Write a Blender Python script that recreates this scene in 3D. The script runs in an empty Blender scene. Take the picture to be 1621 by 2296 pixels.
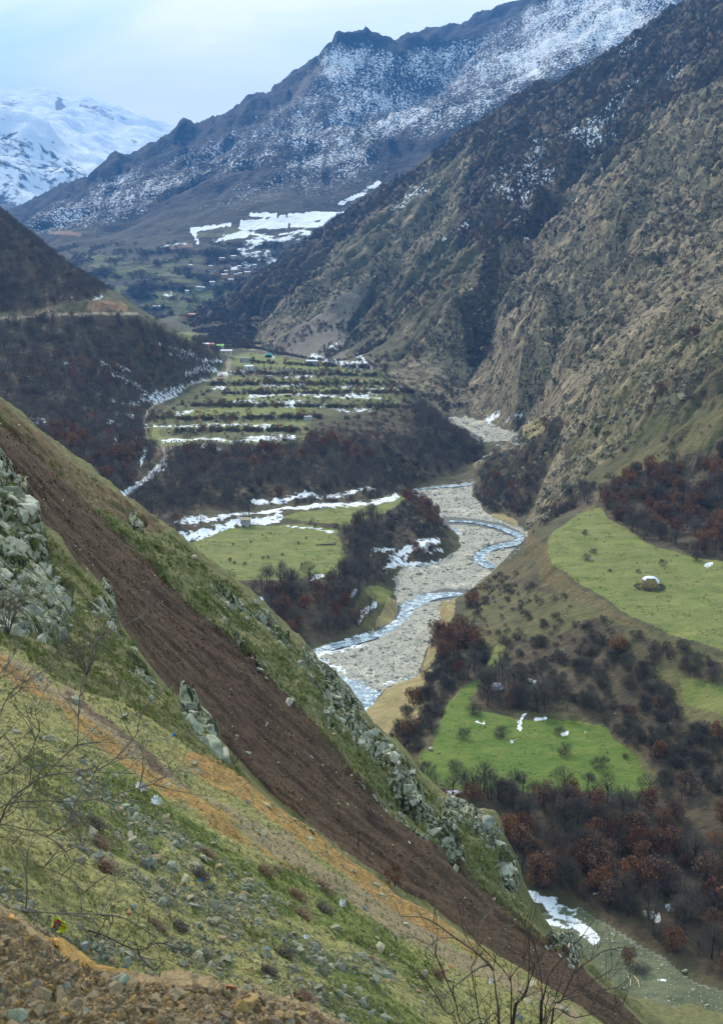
import bpy, bmesh, math, random, time
import numpy as np
from mathutils import Vector, Matrix, Euler
T0 = time.time()
RNG = np.random.default_rng(7)
random.seed(7)
scene = bpy.context.scene
COL = scene.collection

# ------------------------------------------------------------------ camera
CAMZ = 130.0
FPX, CX, CY = 2800.0, 810.5, 1148.0          # focal length and centre on a 1621 x 2296 picture plane
TILT = math.atan(508.0 / 2800.0)
CT, ST = math.cos(TILT), math.sin(TILT)
cam_d = bpy.data.cameras.new('camera')
cam = bpy.data.objects.new('camera', cam_d)
COL.objects.link(cam)
cam.location = (0, 0, CAMZ)
cam.rotation_euler = (math.pi / 2 - TILT, 0, 0)
cam_d.sensor_fit = 'VERTICAL'
cam_d.sensor_height = 36.0
cam_d.lens = FPX / 2296.0 * 36.0
cam_d.clip_start = 0.2
cam_d.clip_end = 40000
cam_d.dof.use_dof = True
cam_d.dof.focus_distance = 300
cam_d.dof.aperture_fstop = 9.0
scene.camera = cam

# ------------------------------------------------------------------ sky and sun (thin overcast)
SUN_EL, SUN_AZ = math.radians(40), math.radians(-24)   # azimuth from +Y towards +X
w = bpy.data.worlds.new('World'); scene.world = w; w.use_nodes = True
nt = w.node_tree; nt.nodes.clear()
def N(tree, t, **kw):
    n = tree.nodes.new(t)
    for k, v in kw.items(): setattr(n, k, v)
    return n
out = N(nt, 'ShaderNodeOutputWorld'); bg = N(nt, 'ShaderNodeBackground'); bg.inputs[1].default_value = 0.126
sky = N(nt, 'ShaderNodeTexSky'); sky.sky_type = 'NISHITA'; sky.sun_disc = False
sky.sun_elevation = SUN_EL; sky.sun_rotation = SUN_AZ; sky.air_density = 1.0; sky.dust_density = 1.5
tc = N(nt, 'ShaderNodeTexCoord'); mp = N(nt, 'ShaderNodeMapping'); mp.inputs['Scale'].default_value = (1.0, 1.0, 2.6)
mp.inputs['Rotation'].default_value = (0.0, 0.25, 0.0)
nz = N(nt, 'ShaderNodeTexNoise'); nz.inputs['Scale'].default_value = 4.4; nz.inputs['Detail'].default_value = 5
nz.inputs['Roughness'].default_value = 0.5; nz.inputs['Distortion'].default_value = 0.6
rmp = N(nt, 'ShaderNodeMapRange'); rmp.inputs[1].default_value = 0.36; rmp.inputs[2].default_value = 0.76
rmp.inputs[3].default_value = 0.12; rmp.inputs[4].default_value = 1.0
sep = N(nt, 'ShaderNodeSeparateXYZ')
el = N(nt, 'ShaderNodeMapRange'); el.inputs[1].default_value = 0.0; el.inputs[2].default_value = 0.28; el.inputs[3].default_value = 0.6; el.inputs[4].default_value = 0.0
add = N(nt, 'ShaderNodeMath', operation='ADD', use_clamp=True)
mixc = N(nt, 'ShaderNodeMix', data_type='RGBA')
mixc.inputs[6].default_value = (4.9, 9.3, 12.6, 1); mixc.inputs[7].default_value = (13.4, 13.6, 13.2, 1)
mix = N(nt, 'ShaderNodeMix', data_type='RGBA'); mix.inputs[0].default_value = 0.9
L = nt.links.new
L(tc.outputs['Generated'], mp.inputs[0]); L(mp.outputs[0], nz.inputs['Vector']); L(nz.outputs[0], rmp.inputs[0])
L(tc.outputs['Generated'], sep.inputs[0]); L(sep.outputs[2], el.inputs[0]); L(rmp.outputs[0], add.inputs[0]); L(el.outputs[0], add.inputs[1])
gnd = N(nt, 'ShaderNodeMapRange'); gnd.inputs[1].default_value = -0.06; gnd.inputs[2].default_value = 0.0
mixg = N(nt, 'ShaderNodeMix', data_type='RGBA'); mixg.inputs[6].default_value = (1.7, 1.55, 1.2, 1)   # land beyond what is built
L(sep.outputs[2], gnd.inputs[0]); L(gnd.outputs[0], mixg.inputs[0]); L(mix.outputs[2], mixg.inputs[7])
L(add.outputs[0], mixc.inputs[0]); L(sky.outputs[0], mix.inputs[6]); L(mixc.outputs[2], mix.inputs[7])
L(mixg.outputs[2], bg.inputs[0]); L(bg.outputs[0], out.inputs[0])
sd = bpy.data.lights.new('sun', 'SUN'); sd.energy = 4.6; sd.angle = math.radians(9); sd.color = (1.0, 0.91, 0.78)
so = bpy.data.objects.new('sun', sd); COL.objects.link(so)
sdir = Vector((math.sin(SUN_AZ) * math.cos(SUN_EL), math.cos(SUN_AZ) * math.cos(SUN_EL), math.sin(SUN_EL)))
so.rotation_euler = sdir.to_track_quat('Z', 'Y').to_euler(); so.location = (0, 0, 400)
vs = scene.view_settings
vs.view_transform = 'Standard'; vs.look = 'None'; vs.exposure = 0.02; vs.gamma = 1.0; vs.use_curve_mapping = False
scene.render.engine = 'CYCLES'
scene.cycles.max_bounces = 6; scene.cycles.diffuse_bounces = 2; scene.cycles.volume_bounces = 0
scene.cycles.transparent_max_bounces = 4

# ------------------------------------------------------------------ helpers: projection
def ray(u, v):
    u = np.asarray(u, float); v = np.asarray(v, float)
    k = (CY - v) / FPX
    dy = CT + k * ST; dz = -ST + k * CT
    return (u - CX) / FPX / dy, dz / dy
def project(x, y, z):
    fw = CT * y - ST * (z - CAMZ); up = ST * y + CT * (z - CAMZ)
    fw = np.maximum(fw, 1e-3)
    return CX + FPX * x / fw, CY - FPX * up / fw
def zr(Y): return 0.013 * (np.asarray(Y, float) - 383.0)
def solve_Y(u, v, zf):
    a, r = ray(u, v)
    if not callable(zf):
        return (zf - CAMZ) / r
    Y = -CAMZ / r
    for _ in range(20): Y = (zf(Y) - CAMZ) / r
    return Y

# ------------------------------------------------------------------ helpers: noise
def _hash(ix, iy, seed):
    h = (ix.astype(np.int64) * 374761393 + iy.astype(np.int64) * 668265263 + seed * 1442695041) & 0xFFFFFFFF
    h = ((h ^ (h >> 13)) * 1274126177) & 0xFFFFFFFF
    h = h ^ (h >> 16)
    return h
def perlin(x, y, seed=0):
    ix = np.floor(x); iy = np.floor(y); fx = x - ix; fy = y - iy
    sx = fx * fx * fx * (fx * (fx * 6 - 15) + 10); sy = fy * fy * fy * (fy * (fy * 6 - 15) + 10)
    def g(ox, oy):
        h = _hash(ix + ox, iy + oy, seed)
        an = (h & 1023) * (2 * np.pi / 1024)
        return np.cos(an) * (fx - ox) + np.sin(an) * (fy - oy)
    a = g(0, 0); b = g(1, 0); c = g(0, 1); d = g(1, 1)
    return ((a + (b - a) * sx) * (1 - sy) + (c + (d - c) * sx) * sy) * 1.5
def fbm(x, y, oct=5, seed=0, gain=0.5, lac=2.03):
    s = np.zeros_like(x); amp = 1.0; f = 1.0
    for o in range(oct):
        s += amp * perlin(x * f + 13.7 * o, y * f - 7.1 * o, seed + o); amp *= gain; f *= lac
    return s
def ridged(x, y, oct=5, seed=0, gain=0.55, lac=2.1):
    s = np.zeros_like(x); amp = 1.0; f = 1.0
    for o in range(oct):
        n = 1 - 2 * np.abs(perlin(x * f + 3.7 * o, y * f + 9.1 * o, seed + o)); s += amp * n; amp *= gain; f *= lac
    return s
def worley(x, y, seed=0):
    ix = np.floor(x); iy = np.floor(y)
    d1 = np.full(x.shape, 9.0); d2 = np.full(x.shape, 9.0); idv = np.zeros(x.shape)
    for ox in (-1, 0, 1):
        for oy in (-1, 0, 1):
            h = _hash(ix + ox, iy + oy, seed)
            px = ix + ox + (h & 255) / 255.0; py = iy + oy + ((h >> 8) & 255) / 255.0
            d = np.hypot(px - x, py - y)
            nearer = d < d1
            d2 = np.where(nearer, d1, np.minimum(d2, d)); idv = np.where(nearer, ((h >> 16) & 255) / 255.0, idv)
            d1 = np.where(nearer, d, d1)
    return d1, d2, idv
def sstep(e0, e1, x):
    t = np.clip((x - e0) / (e1 - e0), 0, 1); return t * t * (3 - 2 * t)

# ------------------------------------------------------------------ helpers: picture-plane masks used to read cover from the survey polygons
MS = 0.4; MU0, MV0, MU1, MV1 = -420, -320, 2040, 2640
MW, MH = int((MU1 - MU0) * MS), int((MV1 - MV0) * MS)
def pip(px, py, poly):
    inside = np.zeros(px.shape, bool); n = len(poly)
    for i in range(n):
        x0, y0 = poly[i]; x1, y1 = poly[(i + 1) % n]
        if y0 == y1: continue
        c = ((y0 > py) != (y1 > py)) & (px < (x1 - x0) * (py - y0) / (y1 - y0) + x0)
        inside ^= c
    return inside
def blur(m, n):
    for _ in range(n):
        m = (np.roll(m, 1, 0) + m * 2 + np.roll(m, -1, 0)) / 4; m = (np.roll(m, 1, 1) + m * 2 + np.roll(m, -1, 1)) / 4
    return m
def mask(polys, soft=2, strokes=()):
    m = np.zeros((MH, MW), np.float32)
    for poly in polys:
        val = 1.0
        if isinstance(poly, tuple): poly, val = poly
        p = np.array(poly, float)
        x0 = max(0, int((p[:, 0].min() - MU0) * MS) - 1); x1 = min(MW, int((p[:, 0].max() - MU0) * MS) + 2)
        y0 = max(0, int((p[:, 1].min() - MV0) * MS) - 1); y1 = min(MH, int((p[:, 1].max() - MV0) * MS) + 2)
        if x1 <= x0 or y1 <= y0: continue
        gx, gy = np.meshgrid((np.arange(x0, x1) + .5) / MS + MU0, (np.arange(y0, y1) + .5) / MS + MV0)
        ins = pip(gx, gy, [tuple(q) for q in p])
        sub = m[y0:y1, x0:x1]; sub[ins] = val
    for st in strokes:                                    # (polyline, half width, value)
        pl, hw, val = st
        pl = np.array(pl, float)
        for (ax, ay), (bx, by) in zip(pl[:-1], pl[1:]):
            x0 = max(0, int((min(ax, bx) - hw - MU0) * MS) - 1); x1 = min(MW, int((max(ax, bx) + hw - MU0) * MS) + 2)
            y0 = max(0, int((min(ay, by) - hw - MV0) * MS) - 1); y1 = min(MH, int((max(ay, by) + hw - MV0) * MS) + 2)
            if x1 <= x0 or y1 <= y0: continue
            gx, gy = np.meshgrid((np.arange(x0, x1) + .5) / MS + MU0, (np.arange(y0, y1) + .5) / MS + MV0)
            t = np.clip(((gx - ax) * (bx - ax) + (gy - ay) * (by - ay)) / max(1e-6, (bx - ax) ** 2 + (by - ay) ** 2), 0, 1)
            d = np.hypot(gx - ax - t * (bx - ax), gy - ay - t * (by - ay))
            sub = m[y0:y1, x0:x1]; sub[d < hw] = np.maximum(sub[d < hw], val)
    return blur(m, soft)
def samp(m, u, v):
    x = np.clip((u - MU0) * MS - .5, 0, MW - 1.001); y = np.clip((v - MV0) * MS - .5, 0, MH - 1.001)
    ix = x.astype(int); iy = y.astype(int); fx = x - ix; fy = y - iy
    return (m[iy, ix] * (1 - fx) + m[iy, ix + 1] * fx) * (1 - fy) + (m[iy + 1, ix] * (1 - fx) + m[iy + 1, ix + 1] * fx) * fy

# ------------------------------------------------------------------ helpers: terrain solver on a fan grid (a = x / y, b = ln y)
class Field:
    def __init__(s, a0, a1, y0, y1, da, db):
        s.a0, s.a1, s.b0, s.b1 = a0, a1, math.log(y0), math.log(y1)
        s.na = int((a1 - a0) / da) + 1; s.nb = int((s.b1 - s.b0) / db) + 1
        s.ca, s.cb, s.cz = [], [], []
        s.fills = []
    def pts(s, a, b, z): s.ca.append(np.ravel(a)); s.cb.append(np.ravel(b)); s.cz.append(np.ravel(z))
    def line(s, pl, dz=0.0, step=3.0):
        """polyline of (u, v, Y): a surveyed edge of the land"""
        U, V, B = [], [], []
        for (p, q) in zip(pl[:-1], pl[1:]):
            n = max(2, int(math.hypot(p[0] - q[0], p[1] - q[1]) / step)); n = max(n, int(abs(math.log(q[2] / p[2])) / 0.003)); n = min(n, 600)
            t = np.linspace(0, 1, n)
            U.append(p[0] + (q[0] - p[0]) * t); V.append(p[1] + (q[1] - p[1]) * t); B.append(math.log(p[2]) + (math.log(q[2]) - math.log(p[2])) * t)
        U, V, B = map(np.concatenate, (U, V, B))
        a, r = ray(U, V); Y = np.exp(B)
        s.pts(a, B, CAMZ + r * Y + dz)
    def zline(s, pl, step=3.0):
        """polyline of (u, v, z)"""
        out = []
        for u, v, z in pl:
            Y = solve_Y(u, v, z); out.append((u, v, float(Y)))
        s.line(out, step=step)
    def fill(s, poly, zf):
        """flat piece of land: polygon of (u, v) lying on height zf"""
        p = np.array(poly, float); q = []
        n = len(p)
        for i in range(n):
            for t in np.linspace(0, 1, 6, endpoint=False): q.append(p[i] + (p[(i + 1) % n] - p[i]) * t)
        q = np.array(q)
        Y = solve_Y(q[:, 0], q[:, 1], zf); a, r = ray(q[:, 0], q[:, 1])
        s.fills.append((np.stack([a, np.log(Y)], 1), zf))
    def row(s, Y, alist, zlist):
        a = np.linspace(s.a0, s.a1, s.na * 2); s.pts(a, np.full(a.shape, math.log(Y)), np.interp(a, alist, zlist))
    def solve(s, levels=6, smooth=2):
        ca, cb, cz = map(np.concatenate, (s.ca, s.cb, s.cz))
        ok = (ca >= s.a0) & (ca <= s.a1) & (cb >= s.b0) & (cb <= s.b1); ca, cb, cz = ca[ok], cb[ok], cz[ok]
        H = None
        for lv in range(levels - 1, -1, -1):
            na = max(8, s.na >> lv); nb = max(8, s.nb >> lv)
            ia = np.clip(((ca - s.a0) / (s.a1 - s.a0) * na).astype(int), 0, na - 1); ib = np.clip(((cb - s.b0) / (s.b1 - s.b0) * nb).astype(int), 0, nb - 1)
            idx = ib * na + ia
            cnt = np.bincount(idx, minlength=na * nb).reshape(nb, na); sm = np.bincount(idx, cz, minlength=na * nb).reshape(nb, na)
            fix = cnt > 0; val = np.where(fix, sm / np.maximum(cnt, 1), 0).astype(np.float32)
            ga, gb = np.meshgrid(s.a0 + (np.arange(na) + .5) / na * (s.a1 - s.a0), s.b0 + (np.arange(nb) + .5) / nb * (s.b1 - s.b0))
            for poly, zf in s.fills:
                ins = pip(ga, gb, [tuple(t) for t in poly])
                fix |= ins; zz = zf(np.exp(gb)) if callable(zf) else np.full(gb.shape, zf)
                val = np.where(ins, zz, val).astype(np.float32)
            if H is None: H = np.full((nb, na), val[fix].mean(), np.float32)
            else:
                yb = (np.arange(nb) + .5) / nb * H.shape[0] - .5; xa = (np.arange(na) + .5) / na * H.shape[1] - .5
                H = bil(H, xa[None, :].repeat(nb, 0), yb[:, None].repeat(na, 1)).astype(np.float32)
            for it in range(500 if lv > 2 else (220 if lv > 0 else 120)):
                H = np.where(fix, val, H)
                P = np.pad(H, 1, mode='edge')
                H = 0.25 * (P[:-2, 1:-1] + P[2:, 1:-1] + P[1:-1, :-2] + P[1:-1, 2:])
            H = np.where(fix, val, H)
        for _ in range(smooth):
            P = np.pad(H, 1, mode='edge'); H = 0.5 * H + 0.125 * (P[:-2, 1:-1] + P[2:, 1:-1] + P[1:-1, :-2] + P[1:-1, 2:])
        s.H = H
    def sample(s, a, b):
        nb, na = s.H.shape
        return bil(s.H, (a - s.a0) / (s.a1 - s.a0) * na - .5, (b - s.b0) / (s.b1 - s.b0) * nb - .5)
def bil(H, x, y):
    nb, na = H.shape
    x = np.clip(x, 0, na - 1.001); y = np.clip(y, 0, nb - 1.001)
    ix = x.astype(int); iy = y.astype(int); fx = x - ix; fy = y - iy
    return (H[iy, ix] * (1 - fx) + H[iy, ix + 1] * fx) * (1 - fy) + (H[iy + 1, ix] * (1 - fx) + H[iy + 1, ix + 1] * fx) * fy

class Grid:
    """fan of terrain vertices: rows at distances Y, columns at slopes a"""
    def __init__(s, a, Y):
        s.a, s.Y = a, Y
        s.A, s.YY = np.meshgrid(a, Y); s.X = s.A * s.YY
    def set(s, Z):
        s.Z = Z; s.U, s.V = project(s.X, s.YY, Z)
        s.R = (Z - CAMZ) / s.YY
        s.CM = np.maximum.accumulate(s.R, 0)
    def at(s, a, Y):
        return bil(s.Z, np.interp(a, s.a, np.arange(len(s.a))), np.interp(Y, s.Y, np.arange(len(s.Y))))
    def zxy(s, x, y):
        x = np.asarray(x, float); y = np.asarray(y, float); return s.at(x / y, y)
    def cmax(s, a, Y):
        return bil(s.CM, np.interp(a, s.a, np.arange(len(s.a))), np.interp(Y, s.Y, np.arange(len(s.Y))))
    def pick(s, u, v, ymin=0.0):
        """first point of the land met when looking along (u, v)"""
        a, r = ray(u, v)
        ia = float(np.interp(a, s.a, np.arange(len(s.a)))); i0 = int(min(ia, len(s.a) - 2)); f = ia - i0
        rc = s.R[:, i0] * (1 - f) + s.R[:, i0 + 1] * f
        rc = np.where(s.Y < ymin, -9, rc)
        hit = np.nonzero(rc >= r)[0]
        if len(hit) == 0: return None
        j = hit[0]
        if j == 0 or rc[j - 1] < -8: Y = s.Y[j]
        else:
            t = (r - rc[j - 1]) / (rc[j] - rc[j - 1] + 1e-12); Y = s.Y[j - 1] + (s.Y[j] - s.Y[j - 1]) * t
        return Vector((float(a * Y), float(Y), float(CAMZ + r * Y)))
    def normal(s, x, y):
        e = max(0.02, y * 0.01)
        dx = (float(s.zxy(x + e, y)) - float(s.zxy(x - e, y))) / (2 * e); dy = (float(s.zxy(x, y + e)) - float(s.zxy(x, y - e))) / (2 * e)
        return Vector((-dx, -dy, 1)).normalized()
# ------------------------------------------------------------------ surveyed edges of the near hillside (u, v, distance)
def wy(pl, *ys):
    """give a picture polyline distances: one value, or values spread along its length"""
    if len(ys) == 1: return [(p[0], p[1], ys[0]) for p in pl]
    d = [0.0]
    for p, q in zip(pl[:-1], pl[1:]): d.append(d[-1] + math.hypot(p[0] - q[0], p[1] - q[1]))
    return [(p[0], p[1], float(np.interp(t / d[-1], np.linspace(0, 1, len(ys)), ys))) for p, t in zip(pl, d)]
def shift(pl, du, dv, fy=1.0, ay=0.0): return [(p[0] + du, p[1] + dv, p[2] * fy + ay) for p in pl]

SIL = [(-450, 470), (-200, 720), (0, 909), (50, 954), (100, 999), (165, 1046), (215, 1079), (260, 1121), (295, 1148), (345, 1178), (400, 1213), (450, 1258), (500, 1298),
       (550, 1333), (588, 1353), (596, 1378), (625, 1408), (670, 1453), (700, 1488), (730, 1518), (770, 1548), (800, 1593), (811, 1613), (851, 1648), (875, 1670), (909, 1704),
       (939, 1748), (975, 1785), (997, 1812), (1036, 1834), (1061, 1828), (1105, 1834), (1119, 1856), (1123, 1905), (1156, 1927), (1158, 1949), (1155, 1990), (1175, 2025), (1190, 2067), (1215, 2097), (1245, 2117),
       (1281, 2117), (1290, 2150), (1311, 2182)]
SILD = [(1311, 2182), (1386, 2242), (1438, 2296), (1600, 2425), (2000, 2740)]
B = [(-450, 560), (-200, 760), (60, 1000), (218, 1154), (266, 1207), (339, 1270), (375, 1309), (430, 1363), (515, 1438), (560, 1468), (625, 1543), (700, 1613), (755, 1693), (811, 1752),
     (861, 1807), (961, 1882), (1036, 1952), (1081, 2002), (1111, 2027), (1191, 2090), (1270, 2150)]
LEDGE = [(-450, 600), (-150, 880), (-30, 1010), (5, 1040), (34, 1091), (60, 1125), (80, 1154), (94, 1193), (135, 1224), (160, 1263), (179, 1287), (211, 1314), (237, 1336), (254, 1360), (264, 1387),
         (268, 1406), (290, 1428), (307, 1457), (325, 1498), (365, 1563), (415, 1578), (445, 1582), (455, 1618), (485, 1643), (500, 1678), (530, 1722), (579, 1779), (623, 1816)]
NEDGE = [(-450, 1200), (-200, 1330), (0, 1443), (83, 1488), (149, 1540), (277, 1579), (343, 1623), (449, 1693), (545, 1745), (623, 1818), (666, 1842), (704, 1864), (744, 1892), (776, 1920), (822, 1953),
         (890, 2000), (953, 2034), (1046, 2096), (1121, 2146), (1208, 2199), (1302, 2252), (1355, 2292), (1500, 2390), (1800, 2600)]
MOUND = [(-400, 1960), (-200, 1995), (0, 2052), (60, 2085), (100, 2112), (150, 2152), (250, 2187), (300, 2202), (415, 2209), (500, 2219), (650, 2249), (710, 2272), (760, 2300), (900, 2370)]

F1 = Field(-.43, .43, 2.0, 340, 0.0019, 0.0065)
S = wy(SIL, 150, 138, 130, 127, 124, 112)
SD = wy(SILD, 108, 98, 90)
F1.line(S); F1.line(SD)
F1.line(shift(S, 9, -7, 1.0, 24)); F1.line(shift(SD, 9, -7, 1.0, 18))
F1.row(335, [-.43, -.3, -.16, -.05, .43], [70, 55, 10, -14, -16])
F1.row(240, [-.43, -.3, -.16, -.05, .1, .43], [92, 80, 45, 8, -14, -16])
Bl = wy(B, 108, 102, 98, 98, 104)
F1.line(Bl)
F1.line(shift(Bl, 10, -9, 1.0, 3.0))
# middle of the rib beyond the landslide
mid = [((b[0] + s_[0]) / 2, (b[1] + s_[1]) / 2) for b, s_ in [((339, 1270), (450, 1258)), ((515, 1438), (590, 1390)), ((625, 1543), (730, 1518)), ((755, 1693), (870, 1665)), ((861, 1807), (970, 1785)), ((961, 1882), (1080, 1850)), ((1080, 2000), (1150, 1950))]]
F1.line(wy(mid, 110, 108, 106))
LD = wy(LEDGE, 62, 58, 52, 46, 38)
F1.line(LD)
F1.line(shift(LD[:-3], 8, -7, 1.0, 20)); F1.line(shift(LD[-4:], 6, -6, 1.0, 26))
# landslide chute
F1.line(wy([(-100, 905), (60, 1060), (160, 1190), (300, 1340), (420, 1470), (540, 1610), (660, 1740), (800, 1880), (930, 1985), (1060, 2070), (1200, 2160), (1330, 2240), (1438, 2330)], 92, 86, 82, 80, 82, 86))
NE = wy(NEDGE, 29, 28, 28, 28)
F1.line(NE)
nk = NEDGE.index((623, 1818))
F1.line(shift(NE[nk:], 6, -6, 1.0, 26))
F1.line(shift(NE[:nk - 1], 3, -9, 1.0, 4.0))
# rock rib between the road bank and the landslide
F1.line(wy([(-30, 1300), (60, 1400), (150, 1480), (230, 1530), (340, 1590), (450, 1670)], 40, 37, 34, 33))
F1.line(wy([(-30, 1180), (40, 1230), (120, 1330), (190, 1400), (260, 1470), (350, 1570), (440, 1640), (520, 1715)], 50, 45, 42, 38, 36))
# orange spoil bank and road embankment
F1.line(wy([(-300, 1470), (0, 1575), (150, 1640), (300, 1720), (450, 1800), (600, 1890), (760, 1990), (900, 2080), (1050, 2180), (1200, 2270), (1400, 2400)], 19.5))
F1.line(wy([(-300, 1580), (0, 1700), (400, 1950), (650, 2090), (900, 2230), (1050, 2310), (1300, 2460)], 13.2))
F1.line(wy([(-300, 1830), (0, 1900), (150, 1990), (400, 2120), (700, 2240), (900, 2340)], 8.6))
F1.line(shift(wy(MOUND, 5.2), 3, -14, 1.0, 1.5))
F1.line(wy(MOUND, 5.2))
F1.line(wy([(-400, 2130), (0, 2190), (300, 2290), (600, 2370)], 4.2))
F1.line(wy([(-400, 2300), (0, 2380), (300, 2450), (900, 2600)], 3.4))
F1.row(2.05, [-.43, .43], [128.45, 127.6])
F1.solve(levels=6, smooth=3)

def cols():
    return np.concatenate([np.arange(-.42, -.325, .0035), np.arange(-.325, .325, .00125), np.arange(.325, .4201, .0035)])
def rows(*segs):
    o = []
    for y0, y1, st in segs:
        n = int(math.log(y1 / y0) / st); o.append(y0 * np.exp(np.arange(n) / n * math.log(y1 / y0)))
    return np.concatenate(o + [[segs[-1][1]]])
G1 = Grid(cols(), rows((2.1, 8, .011), (8, 32, .0068), (32, 60, .0055), (60, 135, .0042), (135, 330, .014)))
z = F1.sample(G1.A, np.log(G1.YY))
G1.set(z)
def widen(poly, du, dv): return [(p[0] + du, p[1] + dv) for p in poly]
NB = [(p[0], p[1]) for p in NEDGE]
# cover polygons of the near hillside
BLX = [p for p in B if p[1] <= 2028] + SILD
slide_poly = [(p[0], p[1]) for p in LEDGE[:-1]] + [p for p in NEDGE if p[0] > 640] + [(2100, 2800)] + [(p[0] , p[1]) for p in (B[:-2] + [(1191, 2082), (1311, 2182), (1386, 2242), (1438, 2296), (1600, 2425), (2000, 2740)])][::-1]
m_slide = mask([slide_poly], 1)
m_rib2 = mask([[(p[0], p[1]) for p in SIL] + [(p[0], p[1]) for p in B][::-1]], 1)
m_rib1 = mask([[(p[0], p[1]) for p in LEDGE] + [(p[0], p[1]) for p in NEDGE[:10]][::-1]], 1)
m_bank = mask([[(p[0], p[1]) for p in NEDGE] + [(1800, 2700), (-450, 2700)]], 1)
m_mound = mask([[(p[0], p[1]) for p in MOUND] + [(900, 2700), (-450, 2700)]], 1)
m_orange = mask([], 3, strokes=[
    ([(-200, 1370), (0, 1490), (120, 1560), (200, 1620), (300, 1700)], 19, 1.0), ([(300, 1700), (400, 1775)], 14, .9), ([(400, 1775), (520, 1850), (600, 1900)], 9, .7),
    ([(-100, 1430), (60, 1540), (170, 1620), (300, 1720), (380, 1780)], 14, .7),
    ([(449, 1705), (545, 1762), (640, 1840), (744, 1910), (822, 1972), (900, 2030), (990, 2085)], 24, 1.0),
    ([(400, 1690), (560, 1800), (700, 1900), (860, 2010), (980, 2090)], 15, .6),
    ([(990, 2080), (1100, 2150), (1210, 2220)], 14, .55),
    ([(480, 1830), (620, 1910), (700, 1960)], 16, .4),
    ([(100, 2120), (150, 2160), (220, 2190), (330, 2210)], 16, .8), ([(480, 2215), (700, 2268)], 10, .5)])
m_greyb = mask([], 3, strokes=[([(0, 1462), (120, 1550), (250, 1640), (340, 1705), (430, 1765), (560, 1850), (650, 1900)], 11, .9),
    ([(480, 1800), (600, 1880), (760, 1985), (900, 2075), (1000, 2130), (1130, 2200), (1290, 2285)], 15, .8), ([(150, 1545), (260, 1640), (300, 1690)], 10, 1.0)])
m_maroon = mask([], 2, strokes=[([(155, 1555), (215, 1605), (270, 1640), (330, 1690), (360, 1720)], 9, 1.0), ([(20, 1500), (70, 1540)], 6, .7)])
m_stone = mask([], 5, strokes=[
    ([(130, 1810), (250, 1900), (330, 1960), (430, 2040), (520, 2100), (640, 2150)], 42, 1.0),
    ([(190, 1740), (330, 1850), (480, 1950), (620, 2050)], 32, .8), ([(280, 1900), (430, 1990), (560, 2060), (700, 2140), (840, 2220)], 34, .9),
    ([(-40, 1990), (60, 2040), (180, 2120), (320, 2190)], 40, 1.0), ([(400, 2130), (560, 2190), (760, 2260), (860, 2290)], 34, .8),
    ([(800, 2110), (900, 2180), (960, 2250)], 26, .8)])
m_green1 = mask([], 6, strokes=[
    ([(80, 1720), (230, 1830), (330, 1900)], 36, .7), ([(260, 1760), (400, 1860), (520, 1950), (640, 2030)], 34, .8), ([(640, 1960), (760, 2050), (880, 2130), (960, 2190)], 34, .75),
    ([(500, 2060), (640, 2130), (800, 2200)], 22, .5), ([(760, 2240), (950, 2330)], 40, .7)])
m_rock2 = mask([], 2, strokes=[   # pale outcrops on the far rib
    ([(690, 1480), (740, 1530), (800, 1600)], 12, .8), ([(745, 1560), (790, 1630), (850, 1690), (900, 1740)], 22, 1.0), ([(860, 1690), (905, 1760), (930, 1800)], 22, 1.0),
    ([(905, 1790), (960, 1840), (1010, 1890), (1030, 1940)], 18, .9), ([(1010, 1830), (1070, 1850), (1110, 1890)], 20, .9), ([(1130, 1940), (1148, 1990)], 18, 1.0),
    ([(480, 1330), (540, 1370), (590, 1390), (640, 1450)], 12, .8), ([(300, 1170), (320, 1185)], 10, .8), ([(500, 1400), (560, 1470), (640, 1560), (700, 1630)], 7, .6), ([(640, 1460), (690, 1530), (760, 1640)], 12, .5),
    ([(1240, 2120), (1285, 2150)], 20, .9), ([(780, 1730), (850, 1800), (960, 1880)], 6, .8), ([(700, 1690), (760, 1740)], 4, .7)])
m_rock1 = mask([[(-60, 1020), (5, 1030), (60, 1110), (90, 1180), (130, 1290), (165, 1330), (160, 1400), (120, 1450), (40, 1430), (-60, 1400)], ([(230, 1340), (262, 1365), (264, 1408), (230, 1400), (190, 1370)], .7),
                ([(405, 1570), (450, 1578), (455, 1615), (490, 1650), (495, 1690), (440, 1660), (410, 1620)], .9), ([(280, 1420), (320, 1500), (370, 1570), (350, 1590), (290, 1500)], .5)], 2)
m_soil2 = mask([[(-450, 500), (-200, 730), (0, 905), (165, 1040), (300, 1150), (380, 1210), (330, 1200), (240, 1150), (200, 1150), (60, 1000)]], 5)

u, v = G1.U, G1.V
w_slide = samp(m_slide, u, v); w_rib2 = samp(m_rib2, u, v); w_rib1 = samp(m_rib1, u, v); w_bank = samp(m_bank, u, v); w_mound = samp(m_mound, u, v) * (G1.YY < 6.2)
w_bank = w_bank * (G1.YY < 34); w_rib1 = w_rib1 * (G1.YY < 68) * (G1.YY > 26)
w_slide = w_slide * (G1.YY > 50)
w_rib2 = np.maximum(w_rib2 * (G1.YY > 80), (G1.YY > 120) * 1.0)
w_rock = np.clip(samp(m_rock2, u, v) * (G1.YY > 90) + samp(m_rock1, u, v) * (G1.YY < 70) * (G1.YY > 29), 0, 1)
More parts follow.
